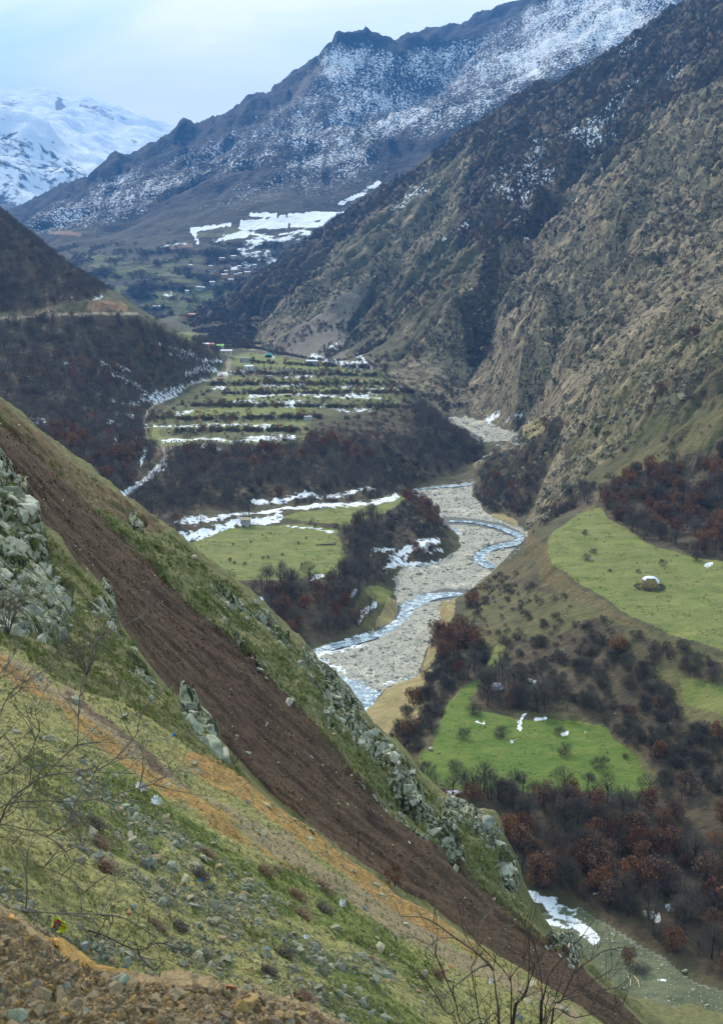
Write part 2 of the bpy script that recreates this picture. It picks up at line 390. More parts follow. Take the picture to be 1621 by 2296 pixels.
# relief
X, Y = G1.X, G1.YY
fall = X * 0.85 + Y * 0.45; along = -X * 0.45 + Y * 0.85
n_slide = fbm(along / 6, fall / 22, 4, 3) * 0.8 + ridged(along / 1.8, fall / 7, 4, 5) * 0.2 + fbm(X / .5, Y / .9, 2, 6) * .06
n_rib = fbm(X / 9, Y / 9, 5, 11) * 0.9 + ridged(along / 4, fall / 6, 4, 12) * 0.4
d1, d2, wid = worley(along / 3.0 + fbm(X / 4, Y / 4, 2, 15) * .4, fall / 4.0, 21)
d1b, d2b, widb = worley(along / 1.1, fall / 1.5, 22)
n_rock = (wid - .3) * 1.9 + (widb - .5) * .9 - sstep(.2, 0, d2 - d1) * 1.1 - sstep(.18, 0, d2b - d1b) * .45 + fbm(X / 6, Y / 6, 3, 25) * 1.1
n_bank = fbm(X / 2.2, Y / 2.2, 5, 31) * 0.16 + fbm(along / .8, fall / 4, 3, 33) * .10 + fbm(X / .25, Y / .25, 3, 34) * .03
n_mound = fbm(X / .5, Y / .5, 5, 41, gain=.6) * .07 + ridged(X / .17, Y / .17, 4, 42) * .022
tot = w_slide + w_rib2 + w_rib1 + w_bank + 1e-3
zn = (w_slide * n_slide + (w_rib2 + w_rib1 * .55) * n_rib * (1 - w_rock * .5) + w_bank * n_bank * (1 - w_mound)) / np.maximum(tot, 1) + w_mound * n_mound
zn = zn + w_rock * n_rock * np.clip(Y / 90, .45, 1.0)
# a broken lip where the turf ends above the slide
z = G1.Z + zn
G1.set(z)
H1_W = dict(slide=w_slide, rib=np.clip(1 - w_slide - w_bank - w_mound, 0, 1), bank=w_bank * (1 - w_mound), mound=w_mound, rock=w_rock,
            orange=np.clip(samp(m_orange, u, v), 0, 1) * (Y < 34), greyb=samp(m_greyb, u, v) * (Y < 34), maroon=samp(m_maroon, u, v) * (Y < 34),
            green=np.clip(samp(m_green1, u, v) * (Y < 34), 0, 1), soil2=samp(m_soil2, u, v) * (Y > 60))
print('H1', G1.Z.shape, time.time() - T0)

# ------------------------------------------------------------------ valley, right-hand mountain and wooded hill
LB = [(680, 1462), (721, 1450), (770, 1436), (818, 1424), (852, 1412), (879, 1392), (894, 1373), (893, 1350), (883, 1329), (888, 1310), (882, 1298), (911, 1273), (986, 1258), (1038, 1228), (1031, 1208), (1001, 1178), (986, 1158), (961, 1144), (941, 1114), (906, 1099), (936, 1094), (1061, 1081)]
RB = [(816, 1593), (840, 1569), (859, 1550), (879, 1540), (900, 1528), (942, 1511), (944, 1496), (956, 1455), (973, 1426), (990, 1402), (985, 1368), (990, 1344), (1017, 1340), (1043, 1332), (1061, 1318), (1101, 1283), (1121, 1268), (1171, 1228), (1181, 1213), (1183, 1188), (1156, 1183), (1131, 1178), (1111, 1163), (1086, 1148), (1076, 1129), (1056, 1109), (1061, 1089)]
BED1 = [(640, 1475), (560, 1560), (640, 1640), (780, 1650)] + RB + [(1066, 1081)] + LB[::-1]
BED2 = [(996, 937), (1040, 940), (1091, 949), (1161, 974), (1185, 990), (1161, 1016), (1111, 1009), (1091, 999), (1051, 979), (1011, 959)]
BED3 = [(1150, 2060), (1291, 2035), (1386, 2098), (1486, 2153), (1561, 2203), (1640, 2232), (2100, 2400), (2100, 2700), (1300, 2700), (1000, 2300)]
MEAD1 = [(405, 1205), (425, 1215), (500, 1192), (560, 1180), (650, 1172), (757, 1185), (765, 1220), (780, 1245), (755, 1290), (600, 1300), (470, 1300), (380, 1260)]
MEAD2 = [(625, 1160), (770, 1135), (870, 1130), (905, 1103), (903, 1130), (830, 1165), (770, 1178)]
MEAD3 = [(1106, 1448), (1096, 1498), (1061, 1528), (1001, 1573), (981, 1648), (940, 1698), (956, 1752), (986, 1772), (1111, 1776), (1200, 1772), (1311, 1770), (1436, 1792), (1460, 1752), (1386, 1668), (1361, 1633), (1291, 1618), (1161, 1613), (1076, 1588), (1050, 1570), (1090, 1530)]
MEAD4 = [(1340, 1140), (1311, 1148), (1281, 1163), (1236, 1193), (1226, 1223), (1236, 1263), (1291, 1303), (1361, 1343), (1411, 1383), (1511, 1428), (1621, 1458), (1900, 1540), (1950, 1290), (1621, 1258), (1551, 1248), (1486, 1233), (1436, 1208), (1401, 1183), (1361, 1158)]
def zm4(Y): return 27.5 + (np.asarray(Y) - 360) * 0.03
RIDGE = [(380, 738), (413, 731), (434, 714), (459, 689), (484, 677), (504, 664), (521, 650), (542, 631), (569, 615), (596, 600), (621, 586), (658, 561), (700, 525), (760, 478), (811, 445), (901, 385), (961, 350), (1021, 305), (1091, 255), (1191, 200), (1261, 165), (1366, 115), (1436, 65), (1486, 30), (1546, 0), (1621, -58), (1800, -190), (2050, -370)]
SPUR = [(1061, 1098), (1076, 1083), (1091, 1049), (1161, 1014), (1251, 939), (1311, 884), (1361, 814), (1411, 759), (1511, 704), (1621, 674), (1800, 600), (2050, 500)]
HILLT = [(-420, 180), (-200, 340), (0, 485), (50, 530), (100, 570), (150, 610), (200, 635), (235, 655), (270, 670), (292, 692)]
HILLS = [(310, 705), (340, 716), (370, 734), (400, 754), (425, 759), (465, 779), (495, 797), (503, 820)]

F2 = Field(-.43, .43, 185, 2720, 0.0021, 0.0042)
F2.fill(BED1, zr); F2.fill(BED2, lambda Y: zr(Y) + 1.0); F2.fill(BED3, lambda Y: -2.0 + 0 * np.asarray(Y))
F2.fill(MEAD1, 16.5); F2.fill(MEAD2, 18.5); F2.fill(MEAD3, lambda Y: 8.5 + 0 * np.asarray(Y)); F2.fill(MEAD4, zm4)
# left terraces
F2.zline([(330, 1185, 19.5), (400, 1180, 19.5), (540, 1162, 19.5), (700, 1138, 19.2), (890, 1112, 19)])
F2.zline([(290, 1122, 22), (420, 1150, 21), (560, 1140, 20.5), (690, 1118, 20.5), (830, 1098, 20)])
F2.zline([(335, 1003, 37), (500, 992, 38), (690, 986, 38), (720, 972, 38), (850, 950, 36), (960, 960, 30), (1020, 975, 24), (1075, 1010, 13), (1100, 1022, 9.5)])
F2.zline([(1100, 1028, 8.8), (1040, 1056, 8), (940, 1090, 8), (912, 1096, 7.0)])
F2.zline([(930, 905, 38), (960, 925, 33), (990, 945, 26)])
for v_, z_ in ((978, 38.5), (955, 40), (940, 41), (905, 43), (895, 44), (872, 46), (862, 46.5), (842, 48.5), (822, 50.5)):
    F2.zline([(400 + (980 - v_) * .35, v_, z_), (600, v_ - 1, z_), (760, v_ - 2, z_), (850, v_ - 2, z_ - (.5 if v_ < 900 else 2))])
F2.zline([(505, 812, 51.5), (600, 808, 51.5), (700, 812, 51), (790, 826, 49)]); F2.zline([(480, 790, 54), (560, 785, 54)])
# foot of the right mountain
F2.zline([(400, 745, 60), (470, 768, 57), (560, 787, 54), (620, 793, 53), (700, 813, 51), (800, 832, 48), (870, 853, 46), (905, 880, 42)])
F2.zline([(1000, 934, 10.5), (1045, 936, 10.5), (1095, 945, 10), (1165, 970, 9.5), (1190, 988, 9)])
F2.zline([(880, 868, 40), (930, 908, 20), (985, 930, 12)])   # gorge the river comes out of
# wooded hill with the road cut
F2.line(wy(HILLT, 1180, 1150, 1080, 1010)); F2.line(shift(wy(HILLT, 1180, 1150, 1080, 1010), 4, -8, 1.0, 160))
road = [(-300, 735), (-100, 722), (0, 715), (60, 711), (120, 706), (210, 703), (310, 704)]
F2.line(wy(road, 930, 930, 960)); F2.line(shift(wy(road, 930, 930, 960), 0, -1.2, 1.0, 9.0))
cut = [(-100, 712), (0, 706), (60, 702), (100, 692), (160, 680), (215, 674), (250, 672), (285, 684)]
F2.line(wy(cut, 952, 955, 975))
F2.line(wy(HILLS, 962, 1040, 1160, 1290)); F2.line(shift(wy(HILLS, 962, 1040, 1160, 1290), 3, -6, 1.0, 130))
F2.zline([(500, 828, 49.5), (470, 846, 48.5), (420, 870, 47.5), (395, 893, 46), (340, 912, 47), (240, 928, 50), (150, 938, 55), (60, 945, 60)])
F2.zline([(330, 950, 42), (330, 985, 38), (372, 1012, 36), (322, 1080, 29), (280, 1113, 25)])
F2.zline([(240, 985, 45), (230, 1060, 38), (200, 1090, 37)])
F2.row(190, [-.43, -.2, -.05, .1, .43], [40, 20, -8, -8, -2])
# right bank of the river
F2.zline([(1000, 1338, 9), (1005, 1372, 9), (1003, 1402, 8), (985, 1440, 7), (972, 1470, 6)])
F2.zline([(890, 1345, 1.2), (877, 1338, 6.5), (860, 1350, 7)]); F2.zline([(860, 1322, 7.5), (830, 1330, 9), (800, 1310, 14)])
F2.zline([(893, 1376, 1.0), (880, 1385, 4)])
F2.zline([(600, 1310, 16), (700, 1305, 15.5), (770, 1290, 15.5), (800, 1240, 14), (870, 1290, 8)])
F2.zline([(1000, 1205, 9), (960, 1225, 10), (900, 1250, 9), (880, 1285, 7)])
F2.zline([(905, 1115, 16), (930, 1140, 13), (985, 1190, 10)])
F2.zline([(600, 1440, 4), (680, 1448, 2.2), (770, 1422, 2.2)])
F2.zline([(1190, 1208, 28), (1215, 1205, 29), (1222, 1222, 28)]); F2.zline([(1226, 1150, 28), (1200, 1190, 26), (1190, 1200, 14)])
F2.zline([(1110, 1300, 6), (1060, 1350, 8), (1040, 1400, 9), (1060, 1450, 9.5)])
F2.zline([(1180, 1255, 20), (1170, 1320, 19), (1190, 1400, 17), (1250, 1470, 16), (1350, 1530, 16), (1480, 1580, 16), (1640, 1640, 18), (1900, 1720, 20)])
F2.zline([(1480, 1700, 10), (1560, 1740, 11), (1700, 1800, 12)])
F2.zline([(1250, 1900, 3.2), (1400, 1950, 3.0), (1560, 2000, 3.2), (1800, 2080, 3.4)])
F2.zline([(830, 1640, 1.0), (900, 1720, 2.2), (960, 1800, 4)])
F2.zline([(950, 1585, 6.0), (930, 1650, 6.5), (915, 1690, 6.5)])
# spur
F2.line(wy(SPUR, 765, 745, 720, 690, 665, 640)); F2.line(shift(wy(SPUR, 765, 745, 720, 690, 665, 640), -6, -7, 1.0, 120))
F2.line(wy([(1090, 1140), (1130, 1105), (1190, 1060), (1260, 1000), (1330, 930), (1420, 850), (1520, 800), (1640, 760)], 735, 715, 690, 660, 630))
F2.line(wy([(1185, 1180), (1215, 1110), (1280, 1030), (1370, 960), (1480, 880), (1640, 820)], 690, 670, 640, 610))
F2.line(wy([(1245, 1140), (1320, 1090), (1420, 1040), (1540, 960), (1640, 900), (1900, 780)], 610, 590, 565))
F2.line(wy([(1420, 1180), (1520, 1150), (1640, 1110), (1900, 1050)], 520))
# right mountain: a tilted face with ribs and gullies
def pm(pl, off):
    out = []
    for u_, v_ in pl:
        a, r = ray(u_, v_)
        Yq = (-115 + off - .73 * (.93 * 132 + 370)) / (float(r) - .73 * (.93 * float(a) + .37)); out.append((u_, v_, Yq))
    return out
Rl = []
for u_, v_ in RIDGE:
    yq = pm([(u_, v_)], 0)[0][2]; Rl.append((u_, v_, float(np.clip(yq, 2080, 2350))))
F2.line(Rl)
F2.row(2700, [-.43, -.15, -.1, .0, .1, .2, .3, .43], [20, 20, 20, 100, 330, 470, 640, 800])
F2.row(2200, [-.43, -.2, -.165], [60, 60, 60]) if False else None
for pl, off in (([(1090, 290), (1000, 400), (930, 470), (880, 530), (800, 600), (700, 690), (620, 745), (580, 770)], 26),
                ([(1000, 480), (920, 560), (860, 640), (800, 720), (770, 780)], -22),
                ([(1330, 200), (1270, 330), (1180, 480), (1120, 600), (1040, 690), (980, 770), (900, 840)], 20),
                ([(1400, 300), (1300, 430), (1210, 560), (1150, 680), (1080, 800), (1030, 890)], -26),
                ([(1620, 230), (1500, 350), (1400, 480), (1290, 600), (1220, 730), (1160, 850), (1120, 930)], 30),
                ([(1640, 420), (1540, 500), (1420, 600), (1330, 720), (1260, 840)], 2), ([(1900, 0), (1700, 200), (1640, 300)], 10)):
    F2.line(pm(pl, off))
F2.line(pm([(575, 770), (620, 788), (700, 808), (800, 828)], 6))
F2.solve(levels=6, smooth=5)
G2 = Grid(cols(), rows((188, 420, .0052), (420, 2350, .0034), (2350, 2710, .008)))
G2.set(F2.sample(G2.A, np.log(G2.YY)))
print('H2', G2.Z.shape, time.time() - T0)
# ------------------------------------------------------------------ cover of the valley and the right mountain
W2X = [(1043, 1331), (1000, 1333), (950, 1339), (905, 1368), (885, 1396), (840, 1420), (780, 1437), (721, 1453), (680, 1470), (668, 1492), (700, 1512), (740, 1530), (775, 1545), (800, 1565), (830, 1600)]
W2Y = [(1106, 1275), (1080, 1260), (1070, 1249), (1091, 1233), (1125, 1223), (1161, 1217), (1171, 1208), (1156, 1196), (1111, 1180), (1061, 1170), (1001, 1168)]
W2Z = [(1061, 1085), (1000, 1090), (911, 1098)]
W2V = [(1166, 1014), (1111, 1006), (1086, 995), (1076, 981), (1051, 969), (1026, 964), (1006, 951)]
W2S = [(1001, 1180), (1015, 1190), (1028, 1200)]; W2T = [(890, 1505), (905, 1500), (920, 1520), (880, 1545), (850, 1562)]
BUSH = [  # (polygon, density)
    ([(-420, 300), (0, 470), (150, 600), (240, 655), (215, 668), (150, 678), (100, 690), (0, 700), (-420, 710)], 1.0),      # hill above the road
    ([(-420, 725), (0, 722), (120, 712), (210, 709), (300, 712), (330, 722), (400, 756), (500, 806), (500, 830), (430, 862), (395, 885), (330, 900), (250, 915), (220, 930), (330, 905), (345, 930), (318, 985), (330, 1000), (360, 1010), (325, 1060), (270, 1108), (200, 1110), (-420, 1000)], 1.0),
    ([(395, 1004), (500, 1000), (690, 992), (690, 965), (720, 950), (850, 925), (880, 895), (905, 890), (960, 920), (990, 945), (1090, 1012), (1085, 1030), (1030, 1052), (935, 1085), (900, 1100), (880, 1112), (830, 1095), (690, 1108), (560, 1132), (420, 1150), (400, 1175), (380, 1180), (290, 1120), (350, 1050)], 1.0),
    ([(385, 990), (400, 985), (560, 975), (690, 972), (690, 982), (500, 990)], .0),
    ([(580, 1150), (700, 1118), (850, 1098), (880, 1108), (720, 1132)], .9), ([(380, 1180), (420, 1160), (540, 1160), (470, 1175), (410, 1195)], .6),
    ([(640, 1172), (700, 1168), (760, 1178), (760, 1190), (700, 1182)], 1.0),
    ([(765, 1190), (830, 1165), (900, 1130), (905, 1105), (930, 1110), (985, 1160), (1005, 1195), (995, 1215), (940, 1215), (1000, 1235), (960, 1255), (900, 1270), (870, 1290), (800, 1260), (780, 1245), (765, 1220)], 1.0),
    ([(540, 1305), (620, 1300), (740, 1290), (780, 1250), (860, 1275), (875, 1300), (820, 1310), (800, 1350), (800, 1400), (760, 1420), (680, 1445), (560, 1440), (480, 1340)], 1.15),
    ([(425, 1290), (520, 1292), (560, 1310), (430, 1320)], .5), ([(830, 1330), (880, 1345), (850, 1390), (830, 1380)], .6),
    # terrace hedges
    ([(380, 962), (470, 955), (600, 958), (680, 962), (690, 972), (560, 974), (380, 975)], 1.1), ([(400, 936), (500, 930), (620, 934), (720, 932), (720, 940), (560, 945), (400, 945)], 1.15),
    ([(335, 940), (420, 900), (450, 870), (500, 845), (505, 870), (440, 900), (430, 930), (360, 950)], .8),
    ([(430, 905), (560, 895), (700, 893), (900, 895), (960, 925), (880, 925), (760, 905), (600, 906), (430, 915)], 1.1), ([(500, 878), (620, 868), (780, 866), (900, 866), (930, 885), (860, 886), (720, 888), (600, 886), (500, 886)], 1.1),
    ([(470, 858), (600, 850), (760, 852), (880, 858), (880, 867), (760, 866), (600, 864), (470, 868)], 1.1), ([(510, 832), (600, 826), (720, 828), (840, 838), (840, 848), (700, 846), (560, 844), (510, 842)], .8), ([(560, 810), (830, 826), (830, 832), (560, 820)], .2),
    ([(400, 770), (480, 760), (560, 780), (500, 790)], .5),
    # right bank
    ([(880, 1640), (930, 1560), (985, 1500), (1060, 1440), (1085, 1455), (1090, 1490), (1040, 1540), (995, 1580), (960, 1650), (935, 1690), (890, 1700), (866, 1650)], 1.4),
    ([(975, 1420), (1040, 1400), (1075, 1430), (1060, 1470), (985, 1480), (960, 1450)], 1.0),
    ([(1060, 1330), (1110, 1290), (1200, 1300), (1290, 1350), (1250, 1420), (1180, 1420), (1100, 1430), (1040, 1420)], .62),
    ([(1110, 1440), (1250, 1420), (1330, 1390), (1390, 1400), (1400, 1480), (1500, 1530), (1530, 1610), (1640, 1640), (1900, 1700), (1900, 1820), (1640, 1800), (1460, 1790), (1470, 1740), (1390, 1665), (1360, 1625), (1290, 1610), (1150, 1590), (1070, 1580), (1060, 1530)], 1.2),
    ([(1390, 1400), (1500, 1450), (1640, 1490), (1640, 1540), (1540, 1520), (1400, 1480)], .9), ([(1540, 1520), (1621, 1540), (1640, 1610), (1560, 1590)], .04),
    ([(1050, 1570), (1110, 1590), (1070, 1640)], .05),
    ([(960, 1760), (1110, 1775), (1320, 1772), (1440, 1792), (1640, 1770), (1900, 1800), (1900, 2260), (1621, 2200), (1500, 2140), (1390, 2080), (1290, 2010), (1180, 1990), (1120, 1850), (1000, 1800)], 1.25),
    ([(1190, 2000), (1250, 2010), (1340, 2110), (1260, 2080)], .05),
    # brown wood behind the upper meadow and the spur
    ([(1330, 1135), (1360, 1100), (1430, 1060), (1520, 1040), (1640, 1000), (1900, 960), (1900, 1290), (1640, 1262), (1540, 1240), (1440, 1205), (1400, 1180)], 1.0),
    ([(1062, 1110), (1091, 1049), (1161, 1014), (1251, 945), (1275, 940), (1240, 1010), (1215, 1080), (1190, 1140), (1160, 1160), (1090, 1140)], .8), ([(1190, 1195), (1260, 1130), (1330, 1090), (1330, 1130), (1230, 1165)], .9),
    ([(1275, 940), (1350, 850), (1640, 700), (1900, 600), (1900, 960), (1640, 960), (1460, 1040), (1330, 1090), (1250, 1110)], .20), ([(1420, 960), (1470, 880), (1540, 830), (1640, 800), (1640, 880), (1530, 930)], .55),
    ([(1060, 925), (1110, 910), (1130, 935), (1090, 945)], .6), ([(1000, 925), (1040, 905), (1060, 930), (1010, 938)], .5)]
MBUSH = [   # shrub cover of the right mountain
    ([(380, 690), (560, 560), (700, 470), (900, 330), (1090, 190), (1270, 100), (1450, -10), (1640, -130), (1900, -290), (1900, 700), (1621, 680), (1251, 935), (1160, 960), (1000, 930), (860, 845), (700, 810), (560, 785)], .13), ([(1900, 560), (1900, 820), (1621, 780), (1411, 850), (1251, 1000), (1160, 1000), (1160, 950)], .13),
    ([(410, 715), (520, 620), (620, 560), (760, 450), (960, 322), (950, 400), (880, 460), (760, 530), (690, 620), (590, 720), (560, 780), (470, 760)], .8),
    ([(960, 310), (1190, 160), (1440, 25), (1640, -100), (1900, -240), (1900, 20), (1640, 130), (1500, 150), (1430, 230), (1330, 240), (1240, 240), (1120, 270), (1030, 330), (970, 390)], .85),
    ([(1120, 240), (1250, 240), (1320, 270), (1310, 400), (1240, 500), (1200, 590), (1140, 690), (1090, 780), (1050, 740), (1090, 610), (1010, 560), (1040, 430), (1060, 330)], .85),
    ([(1330, 260), (1480, 180), (1640, 130), (1640, 200), (1450, 290), (1420, 380), (1310, 440)], .55),
    ([(800, 640), (880, 600), (960, 650), (1000, 760), (960, 800), (880, 850), (850, 830), (800, 820), (770, 740)], .45),
    ([(1340, 570), (1440, 600), (1430, 680), (1370, 680)], .8), ([(1020, 700), (1100, 700), (1110, 820), (1050, 830)], .8),
    ([(840, 560), (960, 450), (1010, 470), (960, 560), (880, 620)], .12), ([(860, 760), (980, 690), (1030, 860), (960, 900), (880, 850)], .18),
    ([(1120, 620), (1300, 480), (1640, 300), (1640, 640), (1400, 780), (1280, 920), (1150, 950), (1100, 880)], .06)]
ROCKP = [([(560, 790), (575, 745), (620, 700), (700, 640), (800, 590), (880, 540), (960, 480), (1010, 400), (1080, 290), (1130, 280), (1130, 330), (1060, 400), (1020, 480), (960, 560), (880, 610), (800, 650), (700, 720), (630, 760), (600, 790)], 1.0),
    ([(860, 850), (960, 780), (1040, 690), (1180, 560), (1290, 430), (1340, 300), (1480, 190), (1640, 140), (1900, 60), (1900, 900), (1621, 790), (1511, 820), (1411, 865), (1251, 1020), (1160, 1000), (1090, 935), (1000, 930), (930, 895)], .9)]
SPROCK = [([(1090, 1120), (1090, 1010), (1180, 960), (1251, 890), (1311, 830), (1361, 760), (1411, 700), (1511, 640), (1640, 600), (1900, 480), (1900, 800), (1640, 830), (1560, 880), (1470, 940), (1400, 1010), (1330, 1050), (1300, 1120), (1230, 1160), (1205, 1180), (1190, 1200), (1183, 1180), (1230, 1060), (1250, 1010), (1180, 1060)], .9)]
TALUS = [[(598, 792), (640, 750), (720, 690), (800, 625), (850, 590), (820, 660), (780, 720), (770, 790), (800, 835), (700, 812)]]
TAN = [([(985, 1345), (1020, 1340), (1010, 1400), (985, 1450), (965, 1480), (950, 1500), (975, 1500), (960, 1560), (890, 1690), (830, 1640), (800, 1600), (880, 1540), (945, 1500), (975, 1420)], 1.0), ([(870, 1340), (893, 1345), (895, 1376), (875, 1396), (845, 1412), (850, 1380)], .9),
    ([(1085, 1150), (1130, 1150), (1170, 1180), (1160, 1190), (1120, 1170)], .7), ([(1165, 985), (1250, 935), (1230, 970), (1180, 1000)], .8)]
TERR = [[(400, 990), (345, 1000), (330, 950), (440, 862), (520, 800), (600, 795), (840, 832), (905, 885), (900, 905), (700, 935), (690, 990)]]
GRASS = [MEAD1, MEAD2, MEAD3, MEAD4, [(1090, 1490), (1110, 1440), (1130, 1440), (1120, 1500)], [(815, 1320), (850, 1312), (880, 1325), (870, 1350), (830, 1350)], [(1520, 1520), (1621, 1540), (1640, 1610), (1540, 1580)],
    [(395, 925), (520, 912), (700, 910), (690, 930), (600, 934), (400, 940)], [(345, 958), (480, 948), (680, 946), (690, 955), (600, 958), (400, 962)], [(335, 985), (350, 940), (362, 980), (690, 984), (690, 992), (500, 994), (340, 1005)],
    [(500, 885), (640, 888), (860, 890), (900, 898), (720, 896), (500, 898)], [(520, 846), (700, 848), (880, 855), (880, 860), (700, 856), (520, 854)], [(515, 802), (560, 790), (700, 815), (840, 830), (830, 838), (700, 828), (520, 818)],
    [(510, 866), (640, 866), (900, 872), (900, 878), (640, 876), (510, 874)], [(395, 745), (480, 742), (480, 770), (400, 760)], [(262, 930), (290, 940), (290, 980), (270, 980)], [(405, 870), (440, 855), (430, 868)]]
SNOW2 = [   # polylines with half width
    ([(360, 988), (450, 984), (520, 988), (600, 984), (660, 982)], 4), ([(345, 956), (420, 955), (520, 952), (610, 956)], 2.5), ([(395, 930), (430, 922)], 4), ([(500, 902), (560, 898), (680, 900)], 2), ([(640, 910), (655, 906), (662, 912)], 5),
    ([(480, 868), (500, 870)], 6), ([(590, 864), (640, 866), (690, 864)], 2.5), ([(760, 867), (900, 872)], 2), ([(560, 888), (650, 884), (760, 889), (860, 892)], 2.5), ([(640, 845), (700, 842)], 3), ([(700, 905), (780, 922), (830, 918)], 2.5), ([(490, 838), (560, 832)], 3), ([(780, 885), (850, 880)], 3),
    ([(405, 1198), (470, 1192), (530, 1175), (600, 1166), (625, 1160)], 8), ([(395, 1172), (480, 1165), (560, 1148), (640, 1142), (740, 1134), (800, 1128), (860, 1122), (886, 1114)], 6), ([(570, 1125), (640, 1118), (700, 1106), (720, 1108)], 5), ([(700, 1112), (780, 1104), (840, 1098)], 3.5),
    ([(645, 1178), (700, 1185), (750, 1192)], 2), ([(870, 1280), (890, 1258), (905, 1245), (900, 1260)], 7), ([(895, 1240), (935, 1222), (985, 1215)], 6), ([(840, 1232), (880, 1238)], 4), ([(870, 1258), (910, 1238)], 4), ([(930, 1275), (985, 1256)], 4),
    ([(806, 1392), (820, 1372), (838, 1352)], 5), ([(700, 1298), (725, 1290)], 4), ([(790, 1330), (805, 1322)], 3), ([(815, 1368), (840, 1350)], 3), ([(850, 1410), (820, 1422), (770, 1434)], 2), ([(540, 1322), (570, 1335), (588, 1345)], 4), ([(270, 1112), (320, 1082), (352, 1050), (368, 1030)], 6), ([(340, 1072), (375, 1035)], 3),
    ([(255, 1003), (275, 960)], 3), ([(240, 950), (330, 955)], 2.5), ([(255, 925), (300, 935)], 5),
    ([(250, 835), (330, 880)], 4), ([(300, 905), (340, 890), (390, 880), (405, 870)], 10), ([(350, 900), (390, 888)], 8), ([(240, 812), (300, 830)], 4), ([(145, 815), (165, 812), (160, 822)], 6), ([(230, 810), (260, 835)], 6), ([(275, 845), (320, 865)], 5), ([(420, 840), (450, 825), (480, 830)], 6), ([(455, 812), (495, 808)], 5), ([(380, 795), (460, 800)], 3), ([(330, 765), (430, 790)], 3),
    ([(395, 868), (440, 856), (470, 850)], 2.5), ([(220, 883), (300, 905)], 5), ([(30, 930), (100, 945)], 3), ([(50, 840), (130, 890)], 2.5), ([(95, 700), (110, 695)], 2), ([(210, 672), (230, 664)], 4), ([(160, 668), (170, 672)], 2), ([(330, 1000), (315, 1040)], 3), ([(458, 1000), (490, 1010)], 5), ([(590, 1010), (594, 1020)], 3),
    ([(1095, 945), (1112, 938)], 7), ([(1180, 962), (1195, 960)], 3), ([(1135, 950), (1165, 950)], 3), ([(605, 788), (612, 800)], 5), ([(700, 800), (830, 832)], 6), ([(740, 780), (760, 768)], 4), ([(520, 760), (545, 755)], 5), ([(445, 757), (480, 756)], 2), ([(490, 775), (540, 750)], 3), ([(800, 800), (830, 830)], 5),
    ([(1185, 2012), (1225, 2037), (1270, 2062), (1310, 2092), (1332, 2110)], 13), ([(1200, 2055), (1270, 2085)], 6), ([(1225, 2022), (1285, 2045)], 7), ([(1320, 1980), (1370, 1970)], 5), ([(1325, 2000), (1355, 2005)], 4), ([(1450, 2040), (1475, 2055)], 8), ([(1505, 2030), (1512, 2040)], 7), ([(1475, 2195), (1492, 2200)], 3), ([(1000, 1780), (1040, 1782)], 3),
    ([(1165, 1628), (1178, 1605)], 6), ([(1205, 1614), (1225, 1612)], 5), ([(1262, 1648), (1274, 1645)], 4), ([(1312, 1642), (1330, 1638)], 3), ([(1070, 1618), (1085, 1622)], 3), ([(1050, 1660), (1056, 1658)], 3), ([(1145, 1662), (1150, 1664)], 3), ([(1195, 1530), (1210, 1525)], 2), ([(1580, 1266), (1600, 1264)], 4), ([(1420, 1530), (1440, 1526)], 2),
    ([(720, 1470), (760, 1462), (800, 1448)], 7), ([(700, 1485), (735, 1490)], 8), ([(745, 1495), (770, 1508)], 5), ([(860, 1535), (900, 1522)], 3), ([(880, 1275), (940, 1265)], 5), ([(775, 1455), (820, 1450)], 5), ([(950, 1230), (1000, 1240)], 3)]
SNOWM = [([(1270, 270), (1340, 240), (1420, 160)], 14), ([(1180, 350), (1220, 300), (1290, 280)], 22), ([(1100, 420), (1180, 400), (1230, 370)], 20), ([(1290, 300), (1380, 300), (1390, 340)], 12), ([(1150, 450), (1180, 430)], 12), ([(1170, 480), (1190, 440)], 8),
    ([(1030, 510), (1050, 500)], 8), ([(1250, 500), (1290, 480)], 10), ([(1150, 500), (1260, 510)], 8), ([(1200, 150), (1260, 130), (1300, 140)], 0), ([(880, 360), (960, 340)], 0), ([(1370, 570), (1395, 570)], 5), ([(920, 420), (980, 400)], 5), ([(1155, 680), (1170, 670)], 6),
    ([(1040, 715), (1060, 700), (1080, 690)], 5), ([(880, 470), (940, 430)], 5), ([(990, 550), (1000, 540)], 5), ([(1500, 160), (1560, 120)], 5), ([(1170, 590), (1190, 560)], 5), ([(1380, 120), (1440, 90)], 5), ([(1330, 330), (1350, 420)], 5), ([(1250, 250), (1280, 230)], 4)]
def lines(s, extra=0): return [(p, h + extra, 1.0) for p, h in s if h > 0]
m_bed = mask([BED1, BED2, BED3], 1); m_bed1 = mask([BED1, BED2], 1)
m_bush = mask(BUSH, 2); m_mb = mask(MBUSH, 5); m_rockm = mask(ROCKP, 4); m_sprock = mask(SPROCK, 3); m_tal = mask(TALUS, 3); m_tan = mask(TAN, 2)
m_grass = mask(GRASS, 1); m_snow = mask([], 1, strokes=[(p, (h * .72 if p[0][1] < 1000 and h < 6 else h * .9) + .5, 1.0) for p, h in SNOW2]); m_snowm = mask([], 6, strokes=lines(SNOWM, 3))
m_water = mask([], 1, strokes=[(W2X, 13, 1.0), (W2Y, 9, 1.0), (W2Z, 4, 1.0), (W2V, 4, 1.0), (W2S, 5, 1.0), ([(720, 1512), (760, 1530), (800, 1548), (838, 1562)], 14, 1.0)])
m_mead = mask([MEAD1, MEAD2, MEAD3, MEAD4], 1)
